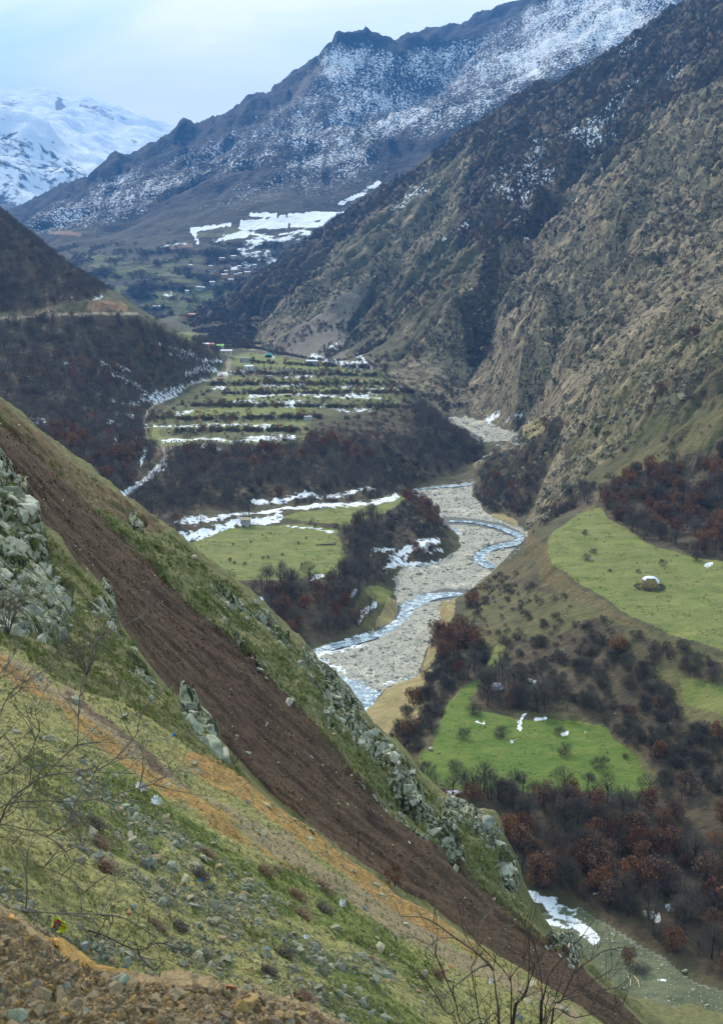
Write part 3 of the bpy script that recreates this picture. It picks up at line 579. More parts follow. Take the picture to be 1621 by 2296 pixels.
m_track = mask([], 1, strokes=[([(280, 1113), (322, 1080), (357, 1042), (373, 1021), (371, 1009)], 5, 1.0), ([(369, 1009), (400, 1000), (380, 1010)], 6, .7), ([(371, 1009), (345, 995), (328, 980), (322, 949), (330, 922), (348, 907), (369, 899), (380, 894), (405, 874), (425, 864), (450, 854), (500, 846), (512, 829), (515, 804)], 3.2, .9), ([(508, 845), (515, 800)], 7, .6)])
m_road = mask([], 1, strokes=[(road, 3, 1.0)])
m_red = mask([], 2, strokes=[([(205, 690), (235, 684), (278, 692)], 10, 1.0), ([(80, 702), (130, 694)], 7, .75), ([(330, 1035), (365, 1005)], 9, .7), ([(395, 1010), (370, 1040)], 6, .6)])
m_cut = mask([], 2, strokes=[([(90, 700), (160, 688), (215, 682), (285, 692)], 9, .9)])
m_olive = mask([([(1060, 1330), (1110, 1290), (1290, 1340), (1400, 1400), (1640, 1480), (1900, 1560), (1900, 1830), (1640, 1790), (1470, 1790), (1360, 1620), (1160, 1600), (1060, 1570), (1090, 1450), (1040, 1400)], .8), ([(1270, 940), (1360, 860), (1640, 720), (1900, 620), (1900, 980), (1640, 1000), (1460, 1060), (1330, 1100), (1250, 1120)], .5), ([(800, 1310), (860, 1320), (870, 1400), (800, 1420)], .8), ([(870, 1650), (960, 1640), (940, 1760), (880, 1720)], .6)], 5)
m_edge = mask([], 4, strokes=[([(1190, 1205), (1215, 1240), (1225, 1285), (1290, 1330), (1370, 1385), (1440, 1430)], 18, .85), ([(1090, 1310), (1150, 1280), (1200, 1260)], 24, .55), ([(1330, 1130), (1420, 1060), (1540, 1000), (1640, 930)], 28, .9), ([(1270, 1130), (1340, 1100)], 12, .6)])

X, Y = G2.X, G2.YY
wa = np.clip((G2.V - 700) / 500, .25, 1.0)
u = G2.U + wa * (7 * fbm(X / 14, Y / 20, 4, 170)); v = G2.V + wa * (4 * fbm(X / 14, Y / 20, 4, 171))
def lim(w, y0=0, y1=1e9): return w * (Y > y0) * (Y < y1)
on_hill = (X / Y < -.03)
right = np.zeros_like(X, bool)
# the mountain starts where the land rises beyond the river on the right
spur_ok = (Y > 500) & (Y < 800)
w_bed = np.maximum(lim(samp(m_bed, u, v), 0, 1400), 0)
w_bed = w_bed * (G2.Z < zr(Y) + 2.5)
w_bed = w_bed * np.where(v < 1030, (Y > 980) * (Y < 1200), np.where(Y < 850, 1.0, 0.0))
w_mtn = (samp(m_mb, u, v) > .03) * ((Y > 985) | ((X / Y > .05) & (Y > 835))) * 1.0
w_spur = np.maximum(lim(np.clip(samp(m_sprock, u, v), 0, 1), 520, 836), ((Y > 790) & (Y < 836) & (X > 75)) * 1.0)
w_water = samp(m_water, u, v) * w_bed
w_grass = lim(samp(m_grass, u, v), 0, 1900) * (1 - w_mtn)
w_bushv = np.where(Y < 820, 1, (X / Y < 0.04) | (Y < 980)) * samp(m_bush, u, v)
w_mb = w_mtn * np.maximum(samp(m_mb, u, v), (Y > 2300) * .5)
w_rkm = w_mtn * samp(m_rockm, u, v)
# relief
fall = X * .93 + Y * .37; along = -X * .37 + Y * .93
n_m = ridged(along / 125 + fbm(fall / 90, along / 90, 2, 50) * .5, fall / 380, 4, 51) * 19 + ridged(along / 34 + fbm(fall / 30, along / 30, 2, 54) * .5, fall / 75, 4, 52) * 4.2 + fbm(X / 60, Y / 60, 5, 53) * 9
d1, d2, wid = worley(along / 16 + fbm(X / 20, Y / 20, 2, 60) * .6, fall / 24, 61)
d1b, d2b, widb = worley(along / 6 + fbm(X / 9, Y / 9, 2, 63) * .5, fall / 8.5, 62)
n_mr = (wid - .4) * 7 + (widb - .5) * 3.0 - sstep(.2, 0, d2 - d1) * 2.0 - sstep(.16, 0, d2b - d1b) * .8 + ridged(along / 30, fall / 90, 5, 64) * 4.5
wm2 = blur(w_mtn, 6) * np.where((X / Y > .05) & (Y < 1000), sstep(838, 985, Y), 1)
z = G2.Z.copy()
toe = .10 + .90 * sstep(1, 48, G2.Z - np.interp(Y, [1000, 1100, 1200, 1450, 1700, 2100], [10, 14, 40, 50, 55, 62]))
nz_ = n_m + n_mr * np.clip(w_rkm * 1.3 + .12, 0, 1); nz_ -= np.percentile(nz_[(w_mtn > .5) & (Y > 1950) & (Y < 2400)], 72) * sstep(1100, 2000, Y) + 3
z += wm2 * toe * nz_ * np.where(samp(m_tal, u, v) > .3, .3, 1)
fs, al = X * .8 + Y * .6, -X * .6 + Y * .8
d1, d2, wid = worley(al / 9 + fbm(X / 9, Y / 9, 2, 70) * .5, fs / 15, 71)
d1b, d2b, widb = worley(al / 3.2, fs / 4.6, 72)
spz = blur(lim(np.clip(sstep(32, 60, z) + w_spur, 0, 1) * (X > 60), 500, 900), 3) * (1 - sstep(830, 960, Y))
z += spz * (fbm(X / 40, Y / 40, 5, 73) * 4.0 + ridged(al / 18, fs / 40, 4, 74) * 2.4) + blur(w_spur, 1) * ((wid - .45) * 4.5 + (widb - .5) * 2.0 - sstep(.18, 0, d2 - d1) * 1.4)
flat = np.clip(w_grass + w_bed + samp(m_road, u, v) * (Y > 900) + samp(m_track, u, v) * (Y < 1500) * .8, 0, 1)
hillw = (1 - flat) * (1 - wm2) * (1 - spz)
z += hillw * (fbm(X / 30, Y / 30, 4, 80) * 1.5 + fbm(X / 7, Y / 7, 3, 81) * .35 * np.clip(Y / 500, .6, 2)) + w_grass * fbm(X / 18, Y / 18, 3, 82) * .35
z += w_bed * (fbm(X / 9, Y / 9, 4, 83) * .45 + ridged(X / 2.2, Y / 2.2, 3, 84) * .10) * (1 - np.clip(w_water * 1.5, 0, 1)) * (v > 400) + w_bed * .15
z -= np.clip(w_water * 1.4, 0, 1) * .50
w_cut = samp(m_cut, u, v) * (Y > 900) * (Y < 1000)
z += w_cut * ridged(X / 4, Y / 8, 3, 85) * .8
G2.set(z)
nn = fbm(X / 25, Y / 25, 4, 90)
snow_hi = lim(samp(m_snowm, u, v), 980) * (.55 + .55 * sstep(-.5, .5, fbm(X / 45, Y / 45, 3, 91)))
vstreak = 0
H2_W = dict(grass=w_grass * .98, gravel=w_bed, water=w_water, forest=np.clip(w_bushv * 1.6 * (1 - .75 * samp(m_olive, u, v) * (Y < 700)) + np.clip(w_mb * 1.2, 0, 1) * .85, 0, 1), rock=np.clip(w_rkm + w_spur + w_mtn * .35, 0, 1) * (1 - np.clip(w_mb * 1.3, 0, 1) * .8),
            snow=np.clip(lim(samp(m_snow, u, v), 0, 2000) * np.where((u < 480) & (v < 918), .66, 1), 0, 1) * .84 * np.clip(.92 + .35 * fbm(X / 3.5, Y / 5, 4, 95), .3, 1.2), terr=lim(samp(mask(TERR, 3), u, v), 600, 1900), olive=lim(samp(m_olive, u, v), 280, 700), snowm=snow_hi * .42, tan=lim(samp(m_tan, u, v), 300, 1400),
            talus=lim(samp(m_tal, u, v), 1200), track=np.clip(lim(samp(m_track, u, v), 400, 1500) + lim(samp(m_road, u, v), 900, 1010), 0, 1), red=np.clip(lim(samp(m_red, u, v), 500, 1000) + w_cut * .0, 0, 1), edge=lim(samp(m_edge, u, v), 280, 700), wet=((v > 2030) & (Y < 285) & (w_bed > .3)) * w_bed,
            lush=samp(mask([MEAD3], 2), u, v) * (Y < 480))
lab2 = np.zeros(X.shape, int)                        # 0 valley floor
lab2[(w_mtn > .5) | ((Y > 1000) & (X > 20))] = 1                # rocky mountain
lab2[(spz > .5)] = 2                                   # spur
lab2[(Y > 640) & (Y < 1500) & (X / Y < -.105) & (G2.Z > 47) & (lab2 == 0)] = 3
lab2[w_bed > .5] = 4
lab2[(w_grass > .5) & (Y < 660)] = 5
print('H2 cover', time.time() - T0)

# ------------------------------------------------------------------ far mountains
SKY3 = [(-420, 600), (-100, 530), (0, 512), (40, 507), (80, 492), (165, 455), (185, 435), (210, 400), (235, 400), (245, 380), (275, 372), (295, 377), (320, 370), (350, 345), (400, 330), (410, 310), (440, 297), (475, 297), (500, 300), (540, 280), (590, 262), (595, 245), (610, 240), (622, 245), (632, 230),
        (650, 220), (660, 192), (670, 195), (690, 175), (705, 145), (725, 120), (750, 97), (772, 86), (795, 90), (811, 97), (841, 102), (886, 116), (961, 100), (1021, 100), (1091, 80), (1131, 57), (1181, 30), (1221, 12), (1241, 0), (1311, -35), (1450, -110), (1621, -200), (2050, -300)]
RID2 = [(60, 585), (115, 550), (220, 500), (295, 450), (370, 396), (400, 383), (430, 400)]
RID3 = [(240, 560), (340, 505), (450, 450), (530, 402), (590, 362), (640, 337), (700, 328), (811, 322), (886, 293), (961, 247), (1036, 200), (1130, 160)]
F3 = Field(-.43, .43, 2150, 6700, 0.0026, 0.0045)
sk = wy(SKY3, 4200, 4300, 4600, 4900, 5100, 5200)
F3.line(sk); F3.line([(p[0], p[1] + 12, p[2] * 1.22) for p in sk])
F3.row(6650, [-.43, -.3, .0, .2, .43], [100, 150, 500, 900, 1200])
r2 = wy(RID2, 3150, 3500, 4000); F3.line(r2); F3.line([(p[0] - 4, p[1] - 8, p[2] * 1.10) for p in r2[:-1]])
r3 = wy(RID3, 3000, 3250, 3700, 3950, 4300, 4500); F3.line(r3); F3.line([(p[0] - 3, p[1] - 8, p[2] * 1.07) for p in r3[:-1]])
F3.line(wy([(420, 520), (560, 492), (640, 480), (760, 478), (900, 420)], 3020, 3050, 3150)); F3.line(wy([(430, 540), (560, 525), (700, 510), (800, 505)], 2920)); F3.line(wy([(300, 585), (420, 590), (520, 600), (620, 605), (760, 600)], 2680))
F3.line(wy([(330, 640), (450, 645), (560, 650)], 2520)); F3.line(wy([(200, 660), (300, 690), (400, 705), (470, 712)], 2380)); F3.line(wy([(-300, 640), (0, 600), (60, 580), (130, 575), (220, 580)], 2780))
F3.row(2160, [-.43, -.1, .43], [30, 30, 30])
F3.solve(levels=6, smooth=2)
c3 = np.concatenate([np.arange(-.42, -.32, .005), np.arange(-.32, .32, .0017), np.arange(.32, .421, .005)])
G3 = Grid(c3, rows((2160, 3000, .0055), (3000, 5400, .0050), (5400, 6650, .02)))
G3.set(F3.sample(G3.A, np.log(G3.YY)))
X, Y = G3.X, G3.YY
up = sstep(2900, 3600, Y)
u, v = G3.U, G3.V
d1, d2, wid = worley(X / 90, Y / 130, 107)
z = G3.Z + up * (ridged(X / 420 + fbm(Y / 500, X / 500, 2, 100) * .6, Y / 900, 5, 101) * 34 + fbm(X / 160, Y / 160, 5, 102) * 24) + samp(mask([([(590, 270), (650, 200), (740, 90), (800, 80), (860, 130), (760, 190), (700, 200), (640, 260)], 1.0), ([(180, 460), (200, 380), (420, 290), (430, 330), (300, 400)], .7)], 4), u, v) * (Y > 4000) * ((wid - .4) * 34 - sstep(.15, 0, d2 - d1) * 10) + (1 - up) * fbm(X / 120, Y / 120, 4, 103) * 7
G3.set(z); u, v = G3.U, G3.V
ROCK3 = [([(650, 225), (700, 150), (760, 100), (790, 110), (760, 160), (740, 190), (700, 185)], 1.0), ([(595, 262), (612, 240), (640, 230), (690, 190), (690, 215), (640, 245)], .9), ([(382, 395), (402, 382), (420, 395), (425, 440), (400, 430)], .55), ([(400, 322), (415, 305), (422, 320)], .6), ([(195, 425), (225, 400), (228, 412)], .5), ([(245, 388), (285, 372), (275, 388)], .5),
    ([(795, 105), (830, 110), (840, 150), (800, 140)], .9), ([(1110, 110), (1140, 105), (1130, 130), (1105, 130)], .8), ([(1180, 140), (1230, 160), (1215, 190), (1175, 180)], .5)]
FIELD3 = [([(440, 520), (520, 505), (560, 520), (470, 545), (430, 540)], .6), ([(180, 560), (300, 575), (450, 570), (520, 610), (560, 640), (470, 700), (300, 690), (230, 640)], .52), ([(330, 660), (500, 650), (480, 700), (380, 710)], .8), ([(360, 560), (420, 545), (435, 560), (400, 565)], .6)]
SNOW3 = [[(560, 478), (622, 476), (622, 488), (560, 486)], [(646, 477), (800, 474), (790, 494), (648, 494)], [(540, 492), (646, 490), (645, 512), (535, 515)], [(648, 498), (770, 495), (740, 511), (650, 511)], [(628, 482), (643, 482), (643, 490), (628, 490)], [(425, 512), (470, 507), (520, 500), (520, 506), (440, 520), (432, 530)], [(505, 528), (560, 522), (560, 530), (500, 540)]]
m3s = mask(SNOW3, 0); m3r = mask(ROCK3, 1); m3f = mask(FIELD3, 4)
m3d = mask([], 1, strokes=[([(430, 512), (440, 530), (445, 545)], 3, 1.0), ([(360, 552), (420, 545)], 2, 1.0), ([(600, 565), (605, 585)], 4, 1.0), ([(480, 540), (540, 520), (600, 530)], 4, .7), ([(560, 545), (700, 520)], 10, .55), ([(540, 560), (640, 590)], 10, .5), ([(765, 455), (800, 440), (850, 410)], 5, .9), ([(520, 600), (560, 595)], 6, .5), ([(370, 662), (385, 660)], 4, .9), ([(300, 690), (340, 700)], 3, .6)])
m3hi = mask([([(720, 110), (820, 100), (900, 118), (1091, 82), (1241, 0), (1700, -200), (1700, -30), (1200, 190), (1000, 300), (800, 340), (700, 330), (640, 340), (660, 280), (700, 200)], .46), ([(1180, 20), (1700, -200), (1700, 0), (1280, 140), (1180, 200), (1150, 120)], .74), ([(720, 130), (770, 95), (800, 130), (790, 170), (740, 180)], .8), ([(540, 420), (700, 335), (860, 330), (860, 460), (560, 480), (400, 510), (430, 470)], .40), ([(60, 520), (330, 400), (330, 470), (200, 520)], .30), ([(460, 400), (640, 300), (650, 340), (560, 380)], .36), ([(60, 500), (250, 400), (480, 310), (650, 240), (700, 200), (660, 280), (560, 350), (400, 420), (150, 520)], .40)], 26)
m3dark = mask([([(240, 420), (420, 310), (640, 260), (660, 290), (560, 350), (420, 390), (300, 420)], .35), ([(811, 330), (900, 295), (1036, 205), (1060, 200), (960, 275), (880, 330)], .8)], 8)
m3t = mask([], 2, strokes=[([(30, 515), (100, 518), (180, 525)], 5, .9), ([(60, 545), (150, 545)], 5, .5), ([(370, 555), (430, 548)], 6, .6)])
gul = ridged(X / 300 + fbm(Y / 350, X / 350, 2, 104) * .7, Y / 520 + G3.Z / 260, 4, 105)
hs = np.clip((np.clip(samp(m3hi, u, v) * .85 + .10, 0, 1) - .34 * samp(m3dark, u, v)) * (.95 - .20 * gul) + .16 * fbm(X / 90, G3.Z / 130, 4, 106) + .16 * fbm(X / 22, G3.Z / 55, 3, 108), 0, 1) * up
hs *= sstep(0, .08, samp(m3hi, u, v))
H3_W = dict(snowf=hs, snow=np.clip(samp(m3s, u, v), 0, 1) * (Y < 3300) * (Y > 2500), snowp=samp(m3d, u, v) * (Y < 3400), rock=samp(m3r, u, v) * (Y > 3000), field=samp(m3f, u, v) * (Y < 3200), dirt=samp(m3t, u, v) * (Y < 3400), low=(1 - up) * 1.0)
SKY4 = [(-420, 190), (-200, 200), (0, 213), (50, 217), (95, 214), (125, 228), (135, 220), (155, 230), (185, 222), (220, 235), (260, 245), (290, 267), (320, 275), (375, 295), (415, 303), (520, 340), (700, 420), (1200, 500), (2000, 520)]
SPR4 = [(-420, 230), (-100, 250), (0, 262), (50, 270), (90, 285), (130, 305), (200, 345), (255, 375), (300, 402), (360, 450), (420, 500)]
F4 = Field(-.43, .43, 6200, 13500, 0.004, 0.006)
s4 = wy(SKY4, 11000, 11200, 11000, 10500); F4.line(s4); F4.line([(p[0], p[1] + 6, p[2] * 1.15) for p in s4])
p4 = wy(SPR4, 7600, 7700, 7900); F4.line(p4); F4.line([(p[0] + 4, p[1] - 8, p[2] * 1.12) for p in p4])
F4.line(wy([(-420, 520), (0, 505), (60, 495), (80, 490), (200, 500)], 6400)); F4.line(wy([(90, 470), (180, 440), (250, 420)], 7000)); F4.line(wy([(-420, 560), (0, 540), (100, 520), (300, 560), (800, 600), (2000, 600)], 6250))
F4.row(13400, [-.43, .0, .43], [600, 300, 300])
F4.solve(levels=5, smooth=2)
c4 = np.concatenate([np.arange(-.42, -.31, .008), np.arange(-.31, -.10, .0019), np.arange(-.10, .421, .01)])
G4 = Grid(c4, rows((6220, 8600, .0055), (8600, 11600, .006), (11600, 13400, .03)))
G4.set(F4.sample(G4.A, np.log(G4.YY)))
X, Y = G4.X, G4.YY
hm = sstep(0, 700, G4.Z)
z = G4.Z + hm * (ridged(X / 700 + fbm(Y / 800, X / 800, 2, 110) * .5, Y / 1500, 4, 111) * 34 + fbm(X / 260, Y / 260, 5, 112) * 42)
G4.set(z); u, v = G4.U, G4.V
m4r = mask([([(125, 222), (140, 220), (145, 245), (125, 250)], .9), ([(165, 235), (185, 224), (250, 243), (290, 265), (280, 270), (225, 265)], .5), ([(320, 345), (345, 335), (350, 350), (322, 362)], .9), ([(0, 225), (60, 222), (40, 245), (0, 250)], .4), ([(290, 300), (320, 330), (300, 330)], .4)], 2)
m4f = mask([([(-420, 150), (-420, 300), (0, 290), (60, 300), (120, 345), (260, 420), (420, 520), (420, 400), (300, 350), (130, 250)], .88), ([(-420, 285), (0, 290), (60, 300), (120, 350), (200, 390), (250, 400), (200, 430), (150, 470), (80, 485), (0, 440), (-420, 420)], .60), ([(-420, 450), (0, 460), (60, 490), (70, 505), (-420, 560)], .30), ([(70, 400), (130, 440), (100, 480), (80, 480), (50, 440)], .8)], 8)
H4_W = dict(rock=samp(m4r, u, v) * (Y > 9000), snowf=np.where(Y > 8300, 1.0, np.clip(samp(m4f, u, v), 0.1, 1)) )
H4_W['snowf'] = np.where((Y < 8300) & (v < samp(m4f * 0, u, v) + 0), 1, H4_W['snowf'])
print('H3/H4', G3.Z.shape, G4.Z.shape, time.time() - T0)
# ------------------------------------------------------------------ materials
def nd(t, kind, **kw):
    n = t.nodes.new(kind)
    for k, val in kw.items(): setattr(n, k, val)
    return n
def sock(t, val, inp):
    if isinstance(val, bpy.types.NodeSocket): t.links.new(val, inp)
    else: inp.default_value = val
def math_(t, op, a, b=0.0, clamp=False):
    n = nd(t, 'ShaderNodeMath', operation=op, use_clamp=clamp); sock(t, a, n.inputs[0]); sock(t, b, n.inputs[1]); return n.outputs[0]
def noise_(t, co, scale, detail=4, rough=.55, stretch=None, distort=0.0):
    if stretch is not None:
        m = nd(t, 'ShaderNodeMapping'); m.inputs['Scale'].default_value = stretch; t.links.new(co, m.inputs[0]); co = m.outputs[0]
    n = nd(t, 'ShaderNodeTexNoise'); n.inputs['Scale'].default_value = scale; n.inputs['Detail'].default_value = detail; n.inputs['Roughness'].default_value = rough; n.inputs['Distortion'].default_value = distort
    t.links.new(co, n.inputs['Vector']); return n.outputs[0]
def remap(t, val, a, b, c=0.0, d=1.0, smooth=False):
    n = nd(t, 'ShaderNodeMapRange'); n.interpolation_type = 'SMOOTHSTEP' if smooth else 'LINEAR'
    sock(t, val, n.inputs[0])
    for i, q in enumerate((a, b, c, d)): n.inputs[i + 1].default_value = q
    return n.outputs[0]
def mixc_(t, f, a, b, blend='MIX'):
    n = nd(t, 'ShaderNodeMix', data_type='RGBA', blend_type=blend); sock(t, f, n.inputs[0])
    for q, i in ((a, 6), (b, 7)):
        if isinstance(q, tuple): q = (q[0], q[1], q[2], 1.0)
        sock(t, q, n.inputs[i])
    return n.outputs[2]
def new_mat(name):
    m = bpy.data.materials.new(name); m.use_nodes = True; t = m.node_tree; t.nodes.clear()
    o = nd(t, 'ShaderNodeOutputMaterial'); b = nd(t, 'ShaderNodeBsdfPrincipled'); t.links.new(b.outputs[0], o.inputs[0])
    b.inputs['Roughness'].default_value = .9; b.inputs['Specular IOR Level'].default_value = .2
    return m, t, b
def colvar(t, co, A, B_, scale, detail=5, stretch=None, rough=.6):
    n = noise_(t, co, scale, detail, rough, stretch)
    return mixc_(t, remap(t, n, .3, .7), A, B_)
def terrain_mat(name, base, layers, bumps):
    m, t, b = new_mat(name)
    co = nd(t, 'ShaderNodeNewGeometry').outputs['Position']
    c = colvar(t, co, *base)
    for ly in layers:
        at = nd(t, 'ShaderNodeAttribute', attribute_type='GEOMETRY', attribute_name=ly['a']).outputs['Fac']
        n = remap(t, noise_(t, co, ly.get('bs', .3), ly.get('bd', 4), .6, ly.get('st')), .28, .72)
        x = math_(t, 'ADD', at, math_(t, 'MULTIPLY', math_(t, 'SUBTRACT', .5, n), ly.get('bk', .6)))
        s = ly.get('s', .12)
        wgt = math_(t, 'MULTIPLY', remap(t, x, .5 - s, .5 + s, 0, ly.get('max', 1.0), True), remap(t, at, .02, .12))
        if 'vor' in ly:
            sc, sl, dk = ly['vor']
            mp_ = nd(t, 'ShaderNodeMapping'); mp_.inputs['Scale'].default_value = sl
            wn = nd(t, 'ShaderNodeMix', data_type='VECTOR'); wn.inputs[0].default_value = .12
            nw = nd(t, 'ShaderNodeTexNoise'); nw.inputs['Scale'].default_value = sc * .8; t.links.new(co, nw.inputs['Vector'])
            vadd = nd(t, 'ShaderNodeVectorMath', operation='MULTIPLY_ADD'); t.links.new(nw.outputs['Color'], vadd.inputs[0]); vadd.inputs[1].default_value = (.8 / sc,) * 3; t.links.new(co, vadd.inputs[2])
            t.links.new(vadd.outputs[0], mp_.inputs[0])
            vo = nd(t, 'ShaderNodeTexVoronoi'); vo.inputs['Scale'].default_value = sc; t.links.new(mp_.outputs[0], vo.inputs['Vector'])
            vs_ = nd(t, 'ShaderNodeSeparateColor'); t.links.new(vo.outputs['Color'], vs_.inputs[0])
            vk = ly['vor'][2]; n1 = remap(t, noise_(t, co, ly['c'][2], 9, .68), .28, .74); n2_ = remap(t, noise_(t, co, ly['c'][2] * 7, 6, .65), .25, .75)
            k = math_(t, 'ADD', math_(t, 'MULTIPLY', vs_.outputs[0], vk), math_(t, 'MULTIPLY', math_(t, 'ADD', math_(t, 'MULTIPLY', n1, .55), math_(t, 'MULTIPLY', n2_, .45)), 1 - vk))
            k = remap(t, k, .22, .72)
            cc = mixc_(t, k, ly['c'][0], ly['c'][1])
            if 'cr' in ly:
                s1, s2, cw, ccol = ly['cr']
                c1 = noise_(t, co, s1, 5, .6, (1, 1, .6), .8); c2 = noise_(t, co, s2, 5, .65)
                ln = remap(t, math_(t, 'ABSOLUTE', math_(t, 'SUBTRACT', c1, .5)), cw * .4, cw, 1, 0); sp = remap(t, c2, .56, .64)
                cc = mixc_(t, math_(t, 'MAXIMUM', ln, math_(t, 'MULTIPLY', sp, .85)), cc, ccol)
        else: cc = colvar(t, co, *ly['c'])
        c = mixc_(t, wgt, c, cc)
    t.links.new(c, b.inputs['Base Color'])
    hsum = None
    for sc, amt, st in bumps:
        n = noise_(t, co, sc, 6, .62, st); n = math_(t, 'MULTIPLY', n, amt); hsum = n if hsum is None else math_(t, 'ADD', hsum, n)
    bp = nd(t, 'ShaderNodeBump'); bp.inputs['Strength'].default_value = 1.0; bp.inputs['Distance'].default_value = 1.0
    t.links.new(hsum, bp.inputs['Height']); t.links.new(bp.outputs[0], b.inputs['Normal'])
    return m
SN = (.82, .83, .84); SN2 = (.70, .72, .75)
mat_near = terrain_mat('hillside_ground', ((.085, .075, .030), (.14, .13, .055), 3.0), [
    dict(a='bank', c=((.120, .122, .034), (.38, .34, .125), 11.0, 9), bs=1.5, bk=.3),
    dict(a='green', c=((.075, .11, .018), (.18, .20, .045), 6.0, 7), bs=1.2, bk=1.0, s=.25, max=.85),
    dict(a='orange', c=((.235, .128, .036), (.45, .265, .082), 3.5, 9), bs=.9, bk=1.3, s=.3, max=.93),
    dict(a='greyb', c=((.24, .19, .11), (.32, .24, .12), 4.0, 7), bs=1.0, bk=.8, s=.2),
    dict(a='maroon', c=((.085, .050, .032), (.15, .095, .062), 4.0, 7), bs=1.0, bk=1.2, s=.3, max=.85),
    dict(a='mound', c=((.20, .145, .08), (.40, .29, .15), 5.0, 7), bs=3, bk=.4),
    dict(a='rib', c=((.085, .10, .028), (.21, .18, .075), 1.1, 8), bs=.4, bk=.2),
    dict(a='soil2', c=((.10, .065, .030), (.16, .11, .05), .8, 6), bs=.25, bk=1.0, s=.2),
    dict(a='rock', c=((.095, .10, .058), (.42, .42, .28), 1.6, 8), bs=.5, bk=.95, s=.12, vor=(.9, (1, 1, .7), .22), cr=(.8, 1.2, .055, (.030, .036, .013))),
    dict(a='slide', c=((.037, .0195, .0115), (.096, .053, .032), .45, 9), bs=.5, bk=.5, s=.06),
    dict(a='slide', c=((.12, .085, .035), (.10, .065, .03), .9, 5), bs=.16, bk=2.4, s=.5, max=.35, st=(1, .25, .5)),
], [(1.2, .5, None), (6.0, .14, None), (28.0, .03, None)])
mat_valley = terrain_mat('valley_ground', ((.050, .047, .022), (.105, .09, .042), .12), [
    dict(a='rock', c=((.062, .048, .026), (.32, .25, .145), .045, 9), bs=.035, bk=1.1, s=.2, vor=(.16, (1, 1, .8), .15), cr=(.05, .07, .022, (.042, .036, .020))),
    dict(a='talus', c=((.13, .105, .075), (.20, .165, .12), .05, 6), bs=.05, bk=.4),
    dict(a='edge', c=((.10, .068, .028), (.165, .125, .050), .4, 8), bs=.15, bk=1.1, s=.3, max=.85),
    dict(a='olive', c=((.070, .074, .022), (.15, .125, .05), .3, 9), bs=.15, bk=.6, s=.25),
    dict(a='forest', c=((.042, .031, .018), (.105, .078, .042), .25, 7), bs=.12, bk=.5, s=.25),
    dict(a='tan', c=((.22, .165, .068), (.33, .265, .12), .22, 7), bs=.25, bk=.5),
    dict(a='terr', c=((.070, .072, .028), (.145, .135, .052), .12, 8), bs=.2, bk=.4),
    dict(a='grass', c=((.085, .125, .020), (.205, .215, .054), .12, 10), bs=.2, bk=.35),
    dict(a='grass', c=((.14, .115, .045), (.20, .165, .065), .3, 8), bs=.07, bk=2.3, s=.45, max=.32, bd=7),
    dict(a='lush', c=((.060, .120, .012), (.135, .165, .028), .2, 9), bs=.12, bk=.6, s=.3, max=.9),
    dict(a='gravel', c=((.30, .275, .21), (.62, .565, .445), .5, 8), bs=.2, bk=.3, vor=(1.7, (1, 1, 1), .35)),
    dict(a='gravel', c=((.21, .20, .165), (.32, .305, .25), .3, 7), bs=.06, bk=2.2, s=.35, max=.55, bd=7),
    dict(a='wet', c=((.085, .095, .050), (.15, .155, .085), .15, 7), bs=.10, bk=.5, s=.25),
    dict(a='water', c=((.10, .105, .095), (.18, .175, .15), .8, 6), bs=.3, bk=.2),
    dict(a='red', c=((.15, .085, .045), (.29, .18, .10), .25, 8), bs=.25, bk=1.3, s=.3),
    dict(a='track', c=((.20, .165, .115), (.28, .23, .16), .4, 6), bs=.3, bk=.5),
    dict(a='snow', c=(SN2, SN, .3), bs=.30, bk=1.3, s=.16, bd=10),
    dict(a='snowm', c=(SN2, SN, .3), bs=.30, bk=1.0, s=.08, bd=10, st=(1, 1, .5), max=.9),
], [(.10, 2.4, None), (.45, .7, None), (2.2, .12, None)])
mat_far = terrain_mat('forested_slope', ((.012, .012, .013), (.042, .038, .037), .05), [
    dict(a='low', c=((.026, .025, .021), (.080, .068, .045), .02, 9), bs=.01, bk=.5),
    dict(a='field', c=((.080, .095, .035), (.14, .13, .055), .012, 6), bs=.014, bk=1.3, s=.1, st=(.6, .6, 4)),
    dict(a='dirt', c=((.20, .12, .07), (.26, .16, .09), .02), bs=.02, bk=.6),
    dict(a='rock', c=((.09, .075, .06), (.20, .16, .125), .05, 8), bs=.03, bk=1.4, s=.3, max=.8),
    dict(a='snowf', c=(SN2, SN, .02), bs=.15, bk=.95, s=.22, bd=8, st=(1, 1, .35), max=.88),
    dict(a='snowp', c=(SN2, SN, .02), bs=.045, bk=1.1, s=.1, bd=9),
    dict(a='snow', c=(SN2, SN, .02), bs=.03, bk=.25, s=.1),
], [(.02, 12.0, None), (.08, 5.0, None)])
mat_snowy = terrain_mat('snow_slope', ((.05, .045, .042), (.08, .07, .065), .01), [
    dict(a='snowf', c=(SN2, SN, .006), bs=.022, bk=1.0, s=.2, bd=10, st=(1, 1, .45)),
    dict(a='rock', c=((.10, .09, .08), (.16, .14, .12), .01), bs=.008, bk=1.0, s=.2, max=.85),
], [(.006, 30.0, None), (.03, 10.0, None)])

